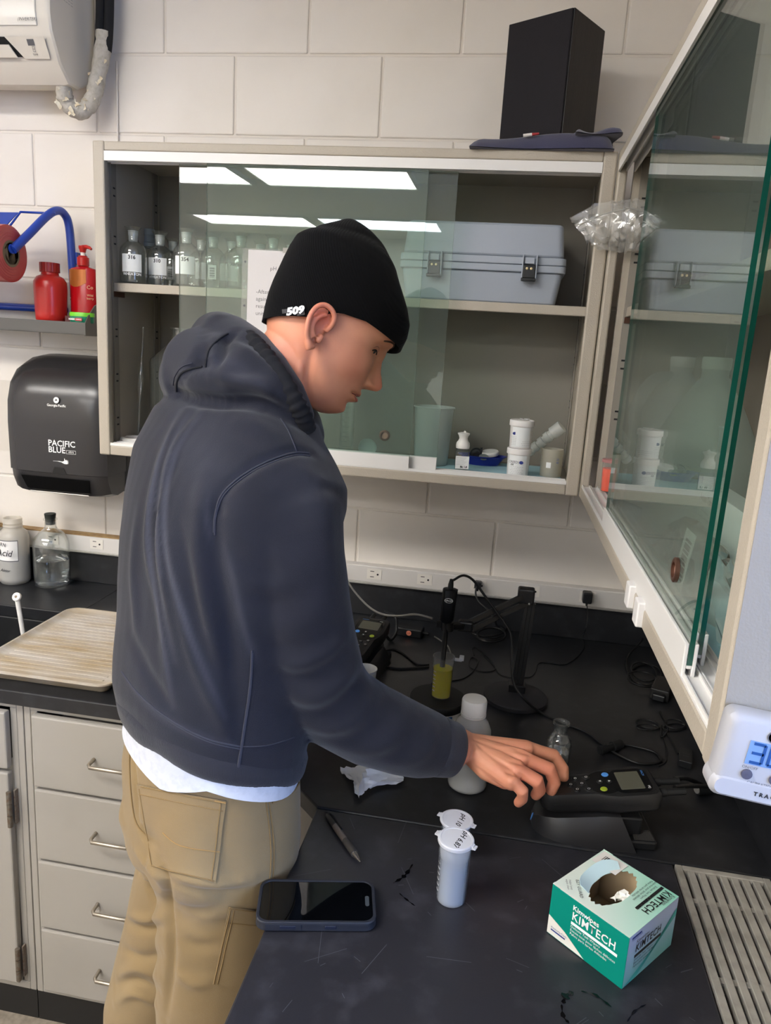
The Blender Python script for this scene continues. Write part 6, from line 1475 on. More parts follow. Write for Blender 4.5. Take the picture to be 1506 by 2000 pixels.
# sinew at the side of the neck
limb(mb, [(H(-.014, -.050, -.045), .009), (H(-.006, -.047, -.085), .0105), (H(.004, -.036, -.125), .010)], 12)
def ear(mb, s):
    """s = -1 right ear (towards the camera)"""
    def E_(f, u, o): return H(f-.003, s*(.0725+o), u-.026)
    hel = [(.004, .004, .004), (.008, .014, .009), (.006, .026, .013), (-.003, .033, .016), (-.014, .033, .018), (-.022, .025, .0195), (-.0245, .012, .020), (-.0225, -.002, .019), (-.0175, -.014, .016), (-.011, -.022, .012)]
    P = smoothpath([E_(*q) for q in hel], 4); mb.tube(P, [.0042]*len(P), 10)
    limb(mb, [(E_(-.011, -.022, .011), .0062), (E_(-.0065, -.0285, .009), .0068), (E_(-.003, -.024, .007), .0055)], 10)      # lobe
    P = smoothpath([E_(*q) for q in [(-.006, -.012, .010), (-.0135, -.004, .013), (-.0155, .008, .0145), (-.011, .018, .014), (-.004, .024, .012)]], 4); mb.tube(P, [.0038]*len(P), 8)   # antihelix
    limb(mb, [(E_(.002, -.006, .006), .0048), (E_(.001, -.013, .006), .0050)], 8)                                          # tragus
    pl_ = [E_(f*.93-.0005, u*.95, o-.0062) for f, u, o in hel]+[E_(-.005, -.021, .003), E_(.002, -.010, .0)]
    c = sum(pl_, Vector())/len(pl_); n_ = (hl*s); mb.loft([[p_-n_*.009 for p_ in pl_], [p_ for p_ in pl_]])
ear(mb, -1); ear(mb, 1)
hV, hE, hF = fuse(mb, .0019, 2, .45)
hN = normals(hV, hF); bvh_head = tree(hV, hF)
hV = crease(hV, hN, bvh_head, [(619, 672), (609, 690), (603, 715), (600, 745), (602, 775)], -.0045, .006, 4)
hV = crease(hV, hN, bvh_head, [(585, 665), (583, 700), (590, 745)], .003, .010, 4)
hV = crease(hV, hN, bvh_head, [(628, 690), (632, 730), (645, 770), (662, 795)], .0028, .012, 4)
bvh_head = tree(hV, hF)

# ---------------- right forearm and hand
def hp(px, py, z): return at_z(px, py, z)
mb = MB()
WR = hp(900, 1449, 1.036)
FG = {'index': [(1030, 1461, 1.036), (1082, 1476, 1.020), (1100, 1502, 1.000), (1101, 1519, .987)],
      'middle': [(1022, 1481, 1.037), (1074, 1503, 1.024), (1083, 1528, 1.002), (1076, 1545, .987)],
      'ring': [(1012, 1503, 1.032), (1050, 1526, 1.020), (1054, 1543, 1.000), (1046, 1553, .987)],
      'little': [(1000, 1524, 1.024), (1021, 1546, 1.010), (1020, 1560, .994), (1012, 1568, .982)]}
RAD = {'index': .0112, 'middle': .0118, 'ring': .0114, 'little': .0100}
for k, q in FG.items():
    r = RAD[k]; Q = [hp(*p_) for p_ in q]
    limb(mb, [(Q[0], r*1.12), (Q[0].lerp(Q[1], .5), r*1.0), (Q[1], r*1.05), (Q[1].lerp(Q[2], .5), r*.93), (Q[2], r*.94), (Q[3], r*.80)], 14)
    limb(mb, [(WR.lerp(Q[0], .05)+Vector((0, 0, -.004)), .021), (WR.lerp(Q[0], .5)+Vector((0, 0, -.004)), .0185), (Q[0]+Vector((0, 0, -.003)), r*1.45)], 14)
Qi, Ql = hp(*FG['index'][0]), hp(*FG['little'][0])
limb(mb, [(WR+Vector((.015, .005, -.008)), .022), (WR.lerp(Qi, .5)+Vector((0, .004, -.014)), .019), (Qi.lerp(WR, .15)+Vector((0, .002, -.018)), .014)], 14)
limb(mb, [(WR+Vector((.015, -.004, -.012)), .020), (WR.lerp(Ql, .55)+Vector((.0, -.0, -.014)), .0185), (Ql.lerp(WR, .1)+Vector((.0, .003, -.012)), .013)], 14)
# thumb leaves the far side of the palm and reaches under the index finger
TH = [WR+Vector((.020, .022, -.012)), WR+Vector((.055, .036, -.028)), WR+Vector((.092, .034, -.040)), WR+Vector((.118, .026, -.046))]
limb(mb, [(TH[0], .015), (TH[1], .0135), (TH[2], .0108), (TH[3], .0085)], 14)
CU = at_d(893, 1466, 1.258); EL = at_d(632, 1372, 1.155)
ax_ = (EL-CU).normalized()
limb(mb, [(WR, .0285, .80), (WR.lerp(CU, .5), .0300, .86), (CU, .0330, .92), (CU.lerp(EL, .5), .043), (EL, .046)], 20)
aV, aE, aF = fuse(mb, .0017, 3, .5)
# knuckle and tendon relief
aN = normals(aV, aF); bva = tree(aV, aF)
for k, q in FG.items():
    aV = crease(aV, aN, bva, [(930+(q[0][0]-930)*.25, 1455+(q[0][1]-1455)*.25), (930+(q[0][0]-930)*.6, 1455+(q[0][1]-1455)*.6), (q[0][0], q[0][1])], 0.0007, .0035)
    x0_, y0_ = q[0][0], q[0][1]; aV = crease(aV, aN, bva, [(x0_-5, y0_), (x0_+6, y0_+2)], .0022, .0075, 3, False)
for a_, b_ in (('index', 'middle'), ('middle', 'ring'), ('ring', 'little')):
    p0, p1 = FG[a_], FG[b_]; aV = crease(aV, aN, bva, [((p0[0][0]+p1[0][0])/2-22, (p0[0][1]+p1[0][1])/2-8), ((p0[0][0]+p1[0][0])/2+12, (p0[0][1]+p1[0][1])/2+4)], -.0026, .005, 3)
aV = crease(aV, aN, bva, [(925, 1452), (932, 1468)], .003, .006, 3, False)
# ---------------- the rest of the body under the clothes
mb = MB()
HC = Vector((.600, -1.098, .97))
stack(mb, [(HC+Vector((0, 0, -.05)), .15, .10, 0), (HC+Vector((0, 0, .08)), .14, .095, 0), (Vector((.592, -1.066, 1.26)), .15, .10, 2), (Vector((.602, -1.03, 1.42)), .155, .10, 4), (Vector((.635, -1.0, 1.55)), .10, .075, 5)], PHI, 24)
HRp, HLp = HC+Rt*.088, HC-Rt*.088
KR, KL = Vector((.636, -1.160, .50)), Vector((.480, -1.053, .50)); FR, FL = Vector((.632, -1.175, .09)), Vector((.452, -1.050, .09))
for a_, k_, f_ in ((HRp, KR, FR), (HLp, KL, FL)):
    limb(mb, [(a_, .05), (a_.lerp(k_, .5), .048), (k_, .044), (k_.lerp(f_, .4), .05), (f_, .034)], 16)
    limb(mb, [(f_+Vector((0, 0, -.045))-Fd*.03, .036), (f_+Vector((0, 0, -.05))+Fd*.06, .036), (f_+Vector((0, 0, -.056))+Fd*.15, .030)], 14)
SL = at_d(395, 905, 1.36)
EL2 = SL+Vector((.02, .02, -.29)); WR2 = at_z(600, 1385, .958); HK2 = WR2.lerp(at_z(690, 1400, .912), .42)
limb(mb, [(SL, .05), (EL2, .044), (WR2, .028)], 14)
fd2 = (at_z(690, 1400, .912)-WR2); fd2.z = 0; fd2.normalize(); sd2 = Vector((-fd2.y, fd2.x, 0))
limb(mb, [(WR2, .028, .8), (WR2.lerp(HK2, .5), .036, .55), (HK2, .040, .42)], 16)
for k in range(4):
    b0 = HK2+sd2*(.028-.0187*k)+Vector((0, 0, -.002)); dd = (fd2+sd2*(.10-.07*k)).normalized(); L2 = (.070, .080, .074, .058)[k]; zz = CZ+.010
    p1 = b0+dd*L2*.5; p1.z = b0.z*.55+zz*.45+.010; p2 = b0+dd*L2; p2.z = zz
    limb(mb, [(b0, .0098), (p1, .0092), (p2, .0078)], 12)
tb = WR2.lerp(HK2, .35)-sd2*.026; limb(mb, [(tb, .013), (tb-sd2*.022+fd2*.028+Vector((0, 0, -.012)), .011), (Vector((0, 0, 0))+tb-sd2*.030+fd2*.055+Vector((0, 0, CZ+.011-tb.z)), .0085)], 12)
bV = np.array(mb.v); bF = mb.f
allV = np.vstack([hV, aV, bV]); o1, o2 = len(hV), len(hV)+len(aV)
allF = list(hF)+[tuple(i+o1 for i in f) for f in aF]+[tuple(i+o2 for i in f) for f in bF]
body = skin_obj('body', allV, allF, m_skin, man)
rd = np.zeros(len(allV))
for q, w, k in ((H(-.016, -.085, -.010), .026, .75), (H(.125, 0, -.045), .022, .6), (H(.06, -.05, -.045), .03, .25), (H(-.04, -.05, -.10), .05, .3), (hp(1060, 1520, 1.02), .05, .45), (hp(1010, 1550, 1.0), .04, .3)):
    rd = np.maximum(rd, k*np.exp(-(np.linalg.norm(allV-np.array(q), axis=1)/w)**2))
wear_attr(body, rd); wear_mat(m_skin, 'c0604e')
# eyes and lips are child pieces
def patch_on(bv, name, quad, off, th, mat, parent, nx=8, ny=6, smooth=True):
    """thin raised piece laid on the surface inside a pixel quad (tl, tr, br, bl)"""
    top = []; ok = True
    for i in range(nx+1):
        for j in range(ny+1):
            u, v = i/nx, j/ny
            x = (quad[0][0]*(1-u)+quad[1][0]*u)*(1-v)+(quad[3][0]*(1-u)+quad[2][0]*u)*v; y = (quad[0][1]*(1-u)+quad[1][1]*u)*(1-v)+(quad[3][1]*(1-u)+quad[2][1]*u)*v
            h, n = cast(bv, x, y)
            if h is None: h, n = (top[-1], Vector((0, -1, 0))) if top else (at_d(x, y, 1.1), Vector((0, -1, 0)))
            else: h = h+n*off
            top.append(h)
    n_ = ny+1; mb = MB(); mb.add(top, [(i*n_+j, (i+1)*n_+j, (i+1)*n_+j+1, i*n_+j+1) for i in range(nx) for j in range(ny)])
    o = obj(name, mb, mat, parent, True, smooth=80)
    s = o.modifiers.new('s', 'SOLIDIFY'); s.thickness = th; s.offset = 0; return o
def seam(bv, name, pts, r, mat, parent, off=.0005, step=6.):
    P = onto(bv, pts, off, step)
    if len(P) < 2: return None
    mb = MB(); mb.tube(P, r, 6); return obj(name, mb, mat, parent, True, smooth=80)
m_eye = M('eye_white', 'd8cfc8', .2); m_lip = M('lip', 'a8584c', .45); m_brow = M('brow_hair', '4a3326', .8); m_lash = M('lash', '2a1d18', .8)
def fcast(l, u, off=.0):
    o_ = H(.2, l, u); h = bvh_head.ray_cast(o_, -hf); return (h[0]+hf*off) if h[0] is not None else H(.09, l, u)
def fline(name, pts, r, mat, off=.0002):
    mb = MB(); P = smoothpath([fcast(l, u, off) for l, u in pts], 4); mb.tube(P, r, 6); return obj(name, mb, mat, body, True, smooth=80)
for s in (-1, 1):
    fline('eyelashes', [(s*.0215, -.0062), (s*.027, -.0035), (s*.033, -.0028), (s*.039, -.0042), (s*.044, -.0075)], .0011, m_lash)
    mb = MB(); c = fcast(s*.034, -.0055, -.0030); mb.lathe([(.0046*math.sin(PI*k/8), -.0046*math.cos(PI*k/8)) for k in range(9)], tuple(c), 14); obj('iris', mb, M('iris', '2e2420', .15), body, True, smooth=80)
    fline('lid_crease', [(s*.022, -.001), (s*.028, .0025), (s*.034, .0030), (s*.041, .0008), (s*.046, -.004)], .0005, M('lid_crease', '9a6450', .6), .0)
    fline('eyebrow', [(s*.014, .0135), (s*.022, .0165), (s*.032, .0185), (s*.042, .0165), (s*.049, .012)], [.0016]*16+[.0010], m_brow, .0)
fline('lip_line', [(-.023, -.0752), (-.016, -.0742), (-.008, -.0745), (0, -.0748), (.008, -.0745), (.016, -.0742), (.023, -.0752)], .0009, M('lip_shadow', '6e332e', .6), .0)
for nm, uu, rr_ in (('upper_lip', -.0705, .0026), ('lower_lip', -.0795, .0032)):
    fline(nm, [(-.019, uu*.35-.0745*.65), (-.011, uu*.8-.0745*.2), (0, uu), (.011, uu*.8-.0745*.2), (.019, uu*.35-.0745*.65)], [rr_*max(.2, math.sin(PI*(k+.5)/17)) for k in range(17)], m_lip, -.0012)

# ---------------- beanie
m_bean = M('beanie_knit', '060607', .95, spec=.12, sheen=.04)
N_, L_ = m_bean.node_tree.nodes, m_bean.node_tree.links
tc = N_.new('ShaderNodeTexCoord'); wv = N_.new('ShaderNodeTexWave'); wv.inputs['Scale'].default_value = 95; wv.inputs['Distortion'].default_value = 1.5; wv.bands_direction = 'X'
mp = N_.new('ShaderNodeMapping'); mp.inputs['Rotation'].default_value = (0, .45, .3); L_.new(tc.outputs['Object'], mp.inputs[0]); L_.new(mp.outputs[0], wv.inputs[0])
bp = N_.new('ShaderNodeBump'); bp.inputs['Strength'].default_value = .35; bp.inputs['Distance'].default_value = .001; L_.new(wv.outputs[0], bp.inputs['Height']); L_.new(bp.outputs[0], N_['Principled BSDF'].inputs['Normal'])
BS = np.array([(-.045, .110, -.088, .080), (-.02, .1140, -.0945, .0815), (.0, .1165, -.0985, .083), (.02, .1180, -.101, .0845), (.04, .1175, -.1025, .0855), (.06, .1120, -.1035, .0855), (.08, .0990, -.1030, .083), (.10, .0820, -.0985, .077), (.115, .0690, -.0905, .070), (.13, .0545, -.0790, .059), (.145, .0400, -.0650, .047), (.155, .0240, -.0560, .038), (.162, .0070, -.0500, .030), (.167, -.0120, -.0440, .018), (.169, -.022, -.036, .006)])
BS[:, 0] = np.where(BS[:, 0] > .04, .04+(BS[:, 0]-.04)*.91, BS[:, 0]); BTOP = float(BS[-1, 0])
def rim(a):
    """height of the knitted edge: a = 0 front, pi back"""
    return float(np.interp(abs(a), [0, .45, .9, 1.25, 1.57, 1.9, 2.3, 2.7, PI], [.0185, .0165, .0165, .0175, .010, -.016, -.029, -.038, -.043]))
def bshape(a, u, grow=0.):
    ff, bb, ww = (float(interp(u, BS[:, 0], BS[:, k])) for k in (1, 2, 3)); mid = (ff+bb)/2
    cx, sy = math.cos(a), math.sin(a); x = math.copysign(abs(cx)**(2/2.15), cx); y = math.copysign(abs(sy)**(2/2.15), sy)
    return H(mid+((ff-bb)/2+grow)*x, (ww+grow)*y, u)
mb = MB(); rings = []; nb = 110
for i in range(70):
    t_ = i/69; ring = []
    for j in range(nb):
        a = 2*PI*j/nb; a_ = a if a <= PI else a-2*PI; u0 = rim(a_); u = u0+(BTOP-u0)*t_
        g = .0009*math.sin(a*4+9*t_)*math.sin(PI*t_)-.0022*gs(t_-.80-.05*math.cos(a_+1.0), .035)*(1 if a_ < 0 else .4)+.0016*gs(t_-.70-.05*math.cos(a_+1.), .05)
        ring.append(bshape(a, u, g))
    rings.append(ring)
inner = [[bshape(2*PI*j/nb, rim((2*PI*j/nb) if 2*PI*j/nb <= PI else 2*PI*j/nb-2*PI)+.0015+.02*k, -.0035) for j in range(nb)] for k in (1, 0)]
mb.loft(inner+rings, False, True); bean = obj('beanie', mb, m_bean, man, True, smooth=80)
for v in bean.data.vertices: pass
bvb = tree(np.array(mb.v), mb.f)
tagp = patch_on(bvb, 'beanie_tag', [(552, 605), (596, 601), (595, 622), (553, 627)], .0012, .0012, M('tag_black', '26262a', .6), bean, 6, 3)
h, n = cast(bvb, 574, 614); xd = (cast(bvb, 590, 611)[0]-cast(bvb, 558, 616)[0]).normalized()
text('509', .0150, m_wht_ink, tagp, h+n*.0026+xd*.003+n.cross(xd)*.004, xd, n.cross(xd), world=True, bold=.0008, sx=1.25, shear=.15, name='tag_lettering')

# ---------------- hoodie
m_hood = M('hoodie_fleece', '202129', .92, spec=.15, sheen=.16, var=(7, '25262f', .6), bump=(750, .35))
m_lining = M('hoodie_lining', '0e0f15', .95)
m_stitch = M('hoodie_stitch', '34353f', .95)
mb = MB()
def W(px, py, zc): return at_d(px, py, zc)
TOR = [(W(413, 1448, 1.19), .160, .124, 0), (W(412, 1425, 1.19), .170, .132, 0), (W(413, 1385, 1.188), .175, .137, 0), (W(414, 1320, 1.186), .174, .136, 0), (W(420, 1240, 1.182), .176, .136, 0), (W(427, 1160, 1.178), .184, .138, 2), (W(436, 1080, 1.176), .193, .140, 3), (W(449, 1000, 1.174), .200, .140, 4), (W(464, 930, 1.172), .203, .135, 5), (W(485, 872, 1.170), .190, .122, 6), (W(507, 828, 1.170), .150, .105, 6), (W(526, 796, 1.17), .105, .088, 6), (W(540, 775, 1.17), .08, .075, 6)]
TILT = [.052, .049, .040, .026, .012]+[0]*20
stack(mb, [(c, w, d, t_, 2.25, TILT[i]) for i, (c, w, d, t_) in enumerate(TOR)], PHI, 48)
# right sleeve
SLV = [(W(505, 905, 1.13), .070), (W(535, 950, 1.105), .082), (W(557, 1010, 1.088), .0875), (W(566, 1090, 1.090), .0815), (W(582, 1180, 1.100), .078), (W(604, 1270, 1.122), .0745), (W(628, 1335, 1.145), .071), (W(665, 1382, 1.165), .068), (W(725, 1416, 1.188), .0655), (W(785, 1438, 1.215), .0615), (W(825, 1451, 1.232), .057), (W(848, 1456, 1.24), .0525), (W(860, 1459, 1.245), .0485)]
limb(mb, SLV, 32)
# left sleeve (hidden side)
limb(mb, [(SL+Vector((.02, -.02, -.01)), .080), (SL.lerp(EL2, .5)+Vector((.005, -.005, 0)), .076), (EL2, .068), (EL2.lerp(WR2, .5), .058), (EL2.lerp(WR2, .90), .047)], 24)
# hood lying on the shoulders
limb(mb, [(W(590, 815, 1.115), .020), (W(560, 778, 1.105), .032), (W(520, 738, 1.110), .042), (W(478, 702, 1.140), .050), (W(443, 678, 1.180), .052), (W(428, 668, 1.225), .050), (W(448, 672, 1.275), .046), (W(500, 705, 1.305), .042), (W(560, 770, 1.29), .034), (W(600, 826, 1.24), .026), (W(612, 850, 1.18), .020)], 24)
limb(mb, [(W(392, 720, 1.235), .062), (W(396, 718, 1.175), .064), (W(428, 728, 1.125), .058), (W(480, 742, 1.095), .048), (W(530, 768, 1.085), .037), (W(572, 804, 1.09), .024), (W(590, 828, 1.10), .014)], 24)
limb(mb, [(W(432, 648, 1.165), .030), (W(425, 650, 1.20), .034), (W(428, 655, 1.24), .032)], 18)
limb(mb, [(W(385, 735, 1.17), .056), (W(372, 738, 1.20), .052)], 18)
cV, cE, cF = fuse(mb, .0042, 4, .5)
cN = normals(cV, cF); bvc = tree(cV, cF)
# soft lumpiness of worn fleece
ph = np.random.RandomState(5).uniform(0, 6.28, (6, 1)); kk = np.random.RandomState(6).normal(0, 1, (6, 3)); kk /= np.linalg.norm(kk, axis=1, keepdims=True); kk *= np.array([[22], [28], [34], [40], [48], [60]])
nz = sum(np.sin(cV@kk[i]+ph[i]) for i in range(6))/6
cV = cV+cN*(nz*.0022)[:, None]
CR = [ # (pixel line, height, width)
 ([(365, 800), (325, 870), (300, 960), (292, 1060), (305, 1160), (322, 1260), (330, 1360)], .0045, .010),
 ([(395, 805), (340, 880), (316, 980), (312, 1080), (330, 1180), (352, 1290)], .0042, .009),
 ([(345, 900), (306, 1000), (302, 1120), (315, 1240)], -.0035, .010),
 ([(430, 960), (415, 1030), (420, 1120), (445, 1230), (455, 1330), (470, 1440)], -.009, .016),
 ([(400, 930), (395, 1030), (405, 1150), (430, 1290), (440, 1400)], .006, .018),
 ([(330, 1060), (350, 1180), (385, 1300), (430, 1400), (455, 1450)], .0042, .011),
 ([(350, 1020), (375, 1150), (415, 1290), (440, 1370)], -.0030, .010),
 ([(270, 1000), (262, 1120), (268, 1250)], .003, .012),
 ([(255, 1240), (290, 1320), (340, 1390)], -.003, .012),
 # sleeve
 ([(436, 1060), (470, 1100), (520, 1120), (560, 1115)], -.005, .013),
 ([(450, 1130), (500, 1165), (560, 1175), (610, 1150)], -.0045, .014),
 ([(445, 1095), (500, 1140), (560, 1150)], .004, .011),
 ([(505, 1250), (560, 1270), (620, 1255), (665, 1215)], -.004, .014),
 ([(520, 1300), (575, 1325), (630, 1310), (685, 1265)], -.006, .013),
 ([(515, 1275), (570, 1300), (630, 1285), (678, 1240)], .0045, .011),
 ([(545, 1350), (600, 1365), (650, 1345), (700, 1292)], .006, .012),
 ([(560, 1385), (620, 1395), (670, 1370), (718, 1312)], -.006, .011),
 ([(590, 1420), (650, 1425), (700, 1395), (738, 1332)], .0055, .012),
 ([(630, 1440), (690, 1445), (735, 1415), (762, 1352)], -.0045, .012),
 ([(680, 1465), (735, 1462), (770, 1430), (790, 1365)], .004, .012),
 ([(730, 1480), (775, 1475), (805, 1445), (818, 1385)], -.0035, .011),
 ([(785, 1490), (820, 1480), (842, 1450), (850, 1400)], .0035, .010),
 ([(600, 920), (630, 980), (640, 1080), (645, 1180)], .004, .016),
 ([(560, 930), (575, 1010), (570, 1100)], -.003, .018),
 # hood folds
 ([(352, 742), (365, 722), (392, 712), (418, 712)], -.007, .009),
 ([(418, 715), (432, 690), (440, 665), (462, 645)], -.008, .008),
 ([(398, 650), (400, 680), (405, 705)], -.005, .010),
 ([(415, 735), (455, 742), (510, 752), (560, 790)], .005, .011),
 ([(430, 722), (470, 732), (500, 735)], -.0045, .009),
 ([(405, 752), (470, 762), (530, 775)], -.003, .010),
 ([(455, 665), (490, 690), (540, 740), (585, 805)], .003, .008),
 ([(332, 758), (372, 780), (430, 786), (490, 785), (548, 800), (588, 832)], -.010, .009),
 ([(440, 815), (500, 835), (550, 870)], .003, .015),
 # armhole groove and shoulder
 ([(425, 985), (448, 948), (490, 915), (540, 890), (580, 882), (612, 888)], -.006, .007),
 ([(420, 1010), (424, 985)], -.006, .008),
]
for k_, (pts, am, w) in enumerate(CR): cV = crease(cV, cN, bvc, pts, am*(1.15 if 9 <= k_ <= 23 else 1.7), w*(1.25 if 9 <= k_ <= 23 else 1.))
# the waistband draws the body in
cV = relax(cV, cE, 2, .45)
hood = skin_obj('hoodie', cV, cF, m_hood, man); bvc = tree(cV, cF)
wr = np.zeros(len(cV))
for pts, w, k in (([(352, 800), (318, 870), (296, 960), (291, 1060), (305, 1180), (322, 1290), (338, 1380)], .0022, .7), ([(372, 800), (335, 870), (312, 960), (305, 1060), (318, 1180), (340, 1290)], .002, .6), ([(400, 800), (345, 880), (322, 980), (325, 1080), (350, 1180), (390, 1290), (440, 1400)], .0024, .7),
        ([(408, 950), (404, 1010), (412, 1060)], .002, .4), ([(436, 1060), (452, 1120), (474, 1220), (498, 1290)], .0022, .35), ([(400, 720), (440, 705), (480, 735), (530, 750)], .010, .35), ([(345, 735), (365, 715), (385, 712)], .006, .35), ([(560, 905), (600, 960), (618, 1040)], .03, .25), ([(370, 830), (400, 900), (380, 1000)], .03, .25), ([(240, 1320), (300, 1388), (380, 1435), (465, 1462)], .004, .35), ([(425, 985), (460, 935), (530, 895), (600, 882)], .005, .4), ([(600, 1440), (700, 1480), (840, 1515)], .006, .3)):
    wr = np.maximum(wr, .42*k*near(cV, bvc, pts, max(w*1.6, .0055), 4.))
wear_attr(hood, wr); wear_mat(m_hood, '62636e')
def dbl(pts, name='stitching', gap=5, mat=m_stitch, par=hood, r=.0016):
    seam(bvc, name, pts, r, mat, par, .0006); seam(bvc, name, [(x+gap*.3, y+gap) for x, y in pts], r*.8, mat, par, .0006)
dbl([(418, 1040), (420, 1005), (432, 968), (458, 940), (500, 912), (545, 893), (580, 884), (606, 886)])
seam(bvc, 'stitching', [(548, 818), (562, 840), (574, 868), (580, 884)], .0010, m_stitch, hood)
dbl([(238, 1312), (268, 1352), (310, 1390), (360, 1422), (410, 1445), (468, 1458)], gap=5)
seam(bvc, 'stitching', [(468, 1458), (520, 1456), (575, 1440)], .0010, m_stitch, hood)
dbl([(492, 1270), (488, 1340), (478, 1410), (470, 1462), (464, 1500)])
seam(bvc, 'hood_seam', [(345, 765), (346, 745), (356, 728), (375, 720), (398, 716)], .0016, m_lining, hood)
seam(bvc, 'hood_seam', [(402, 718), (404, 700), (410, 682), (425, 665), (448, 650)], .0016, m_lining, hood)
seam(bvc, 'stitching', [(338, 752), (342, 734), (356, 716), (378, 708)], .0010, m_stitch, hood)
# waistband and cuff of rib knit, children of the hoodie
m_rib = M('hoodie_rib', '20212a', .93, sheen=.14, bump=(900, .4, (1, 1, .05)))
mb = MB(); stack(mb, [(W(413, 1470, 1.19), .146, .114, 0, 2.2, .052), (W(413, 1464, 1.19), .160, .125, 0, 2.2, .052), (W(413, 1448, 1.19), .167, .131, 0, 2.2, .051), (W(413, 1420, 1.189), .1725, .1355, 0, 2.2, .049), (W(413, 1405, 1.189), .165, .13, 0, 2.2, .046)], PHI, 48); wV, wE, wF = fuse(mb, .005, 2)
wN = normals(wV, wF); an = np.arctan2(wV[:, 1]-TOR[0][0].y, wV[:, 0]-TOR[0][0].x); wV = wV+wN*(.0007*np.sin(an*9+wV[:, 2]*30)+.0014*np.sin(an*5+1))[:, None]
wb_ = skin_obj('waistband', wV, wF, m_rib, hood)
mb = MB(); c0, c1 = W(858, 1458, 1.243), W(881, 1464, 1.253); dr = (c1-c0).normalized()
rA = []
for s_, r_ in ((-.012, .046), (-.01, .0505), (.0, .0495), (.018, .0470), (.026, .0455), (.0275, .042), (.024, .036), (.006, .034)):
    up_ = (Vector((0, 0, 1))-dr*dr.z).normalized(); sd_ = dr.cross(up_); rA.append(ringf(c0+dr*s_, sd_*r_, up_*r_, 40, 2.))
mb.loft(rA, False, False); obj('cuff', mb, m_rib, hood, True, smooth=80)
# lining edge of the hood round the neck
P = [W(486, 660, 1.120), W(503, 678, 1.095), W(528, 708, 1.075), W(553, 742, 1.066), W(577, 784, 1.068), W(593, 815, 1.080), W(600, 838, 1.095)]
P = smoothpath(P, 8); mb = MB(); mb.tube(P, [.013+.0014*math.sin(i*1.9)+.0008*math.sin(i*4.1) for i in range(len(P))], 14); obj('hood_lining', mb, m_lining, hood, True, smooth=80)
P = smoothpath([W(470, 650, 1.165), W(487, 668, 1.140), W(515, 700, 1.118), W(545, 740, 1.098), W(570, 782, 1.090), W(590, 820, 1.095), W(598, 842, 1.108)], 8)
mb = MB(); mb.tube(P, [.0095+.0010*math.sin(i*1.3+1) for i in range(len(P))], 12); obj('hood_hem', mb, M('hood_hem', '16171e', .95, sheen=.12), hood, True, smooth=80)

# ---------------- trousers
m_khaki = M('khaki_twill', '806c4c', .85, spec=.2, sheen=.15, var=(6, '8a7655', .5), bump=(1100, .3))
m_kst = M('khaki_stitch', '7d6540', .85); m_kst2 = M('khaki_stitch_gold', '9c7a48', .8)
mb = MB()
stack(mb, [(Vector((.597, -1.094, 1.075)), .152, .118, 0, 2.3), (Vector((.597, -1.094, 1.02)), .160, .124, 0, 2.3), (Vector((.600, -1.096, .97)), .162, .124, 0, 2.3), (Vector((.602, -1.100, .92)), .165, .126, 0, 2.3), (Vector((.602, -1.102, .875)), .162, .120, 0, 2.3), (Vector((.600, -1.10, .84)), .140, .10, 0, 2.2)], PHI, 44)
GR, GL = Vector((.645, -1.140, .90)), Vector((.562, -1.070, .90))
limb(mb, [(GR, .098), (Vector((.640, -1.150, .82)), .1), (Vector((.636, -1.156, .70)), .096), (Vector((.632, -1.160, .58)), .089), (Vector((.634, -1.158, .48)), .084), (Vector((.632, -1.165, .30)), .082), (Vector((.628, -1.172, .06)), .085)], 32)
limb(mb, [(GL, .088), (Vector((.556, -1.064, .82)), .092), (Vector((.532, -1.060, .70)), .092), (Vector((.500, -1.056, .58)), .088), (Vector((.472, -1.052, .48)), .085), (Vector((.462, -1.050, .30)), .082), (Vector((.456, -1.050, .06)), .085)], 32)
# seat fullness
limb(mb, [(HC-Fd*.050+Rt*.075+Vector((0, 0, -.045)), .084), (HC-Fd*.05+Rt*.07+Vector((0, 0, .03)), .07)], 20)
limb(mb, [(HC-Fd*.045-Rt*.06+Vector((0, 0, -.045)), .078), (HC-Fd*.04-Rt*.06+Vector((0, 0, .03)), .062)], 20)
pV, pE, pF = fuse(mb, .0042, 5, .5)
pN = normals(pV, pF); bvp = tree(pV, pF)
nz = sum(np.sin(pV@kk[i]*1.2+ph[i]+1) for i in range(6))/6; pV = pV+pN*(nz*.0016)[:, None]
CP = [([(300, 1640), (312, 1680), (322, 1725), (330, 1800), (334, 1880), (326, 1960), (320, 2000)], -.006, .010),
 ([(335, 1725), (390, 1742), (450, 1745), (510, 1735)], -.004, .010), ([(330, 1705), (380, 1722), (440, 1726), (500, 1716)], .0045, .010),
 ([(255, 1690), (285, 1720), (310, 1770)], -.004, .009), ([(262, 1660), (290, 1690), (312, 1730)], .004, .009),
 ([(270, 1610), (290, 1640), (312, 1640)], -.006, .009), ([(245, 1800), (280, 1815), (322, 1810)], -.004, .009), ([(243, 1780), (280, 1795), (325, 1788)], .004, .009),
 ([(235, 1850), (275, 1872), (322, 1862)], -.004, .010), ([(230, 1905), (270, 1890), (318, 1915)], .004, .010), ([(225, 1925), (265, 1915), (315, 1940)], -.004, .009), ([(225, 1960), (262, 1940), (310, 1965)], .004, .009),
 ([(345, 1830), (390, 1850), (430, 1845)], -.003, .012), ([(340, 1900), (380, 1920), (420, 1915)], .003, .012), ([(345, 1770), (400, 1790), (440, 1785)], .003, .014),
 ([(252, 1440), (262, 1520), (268, 1600)], -.004, .007)]
for pts, am, w in CP: pV = crease(pV, pN, bvp, pts, am*1.7, w*.9)
pV = relax(pV, pE, 1, .3)
pants = skin_obj('trousers', pV, pF, m_khaki, man); bvp = tree(pV, pF)
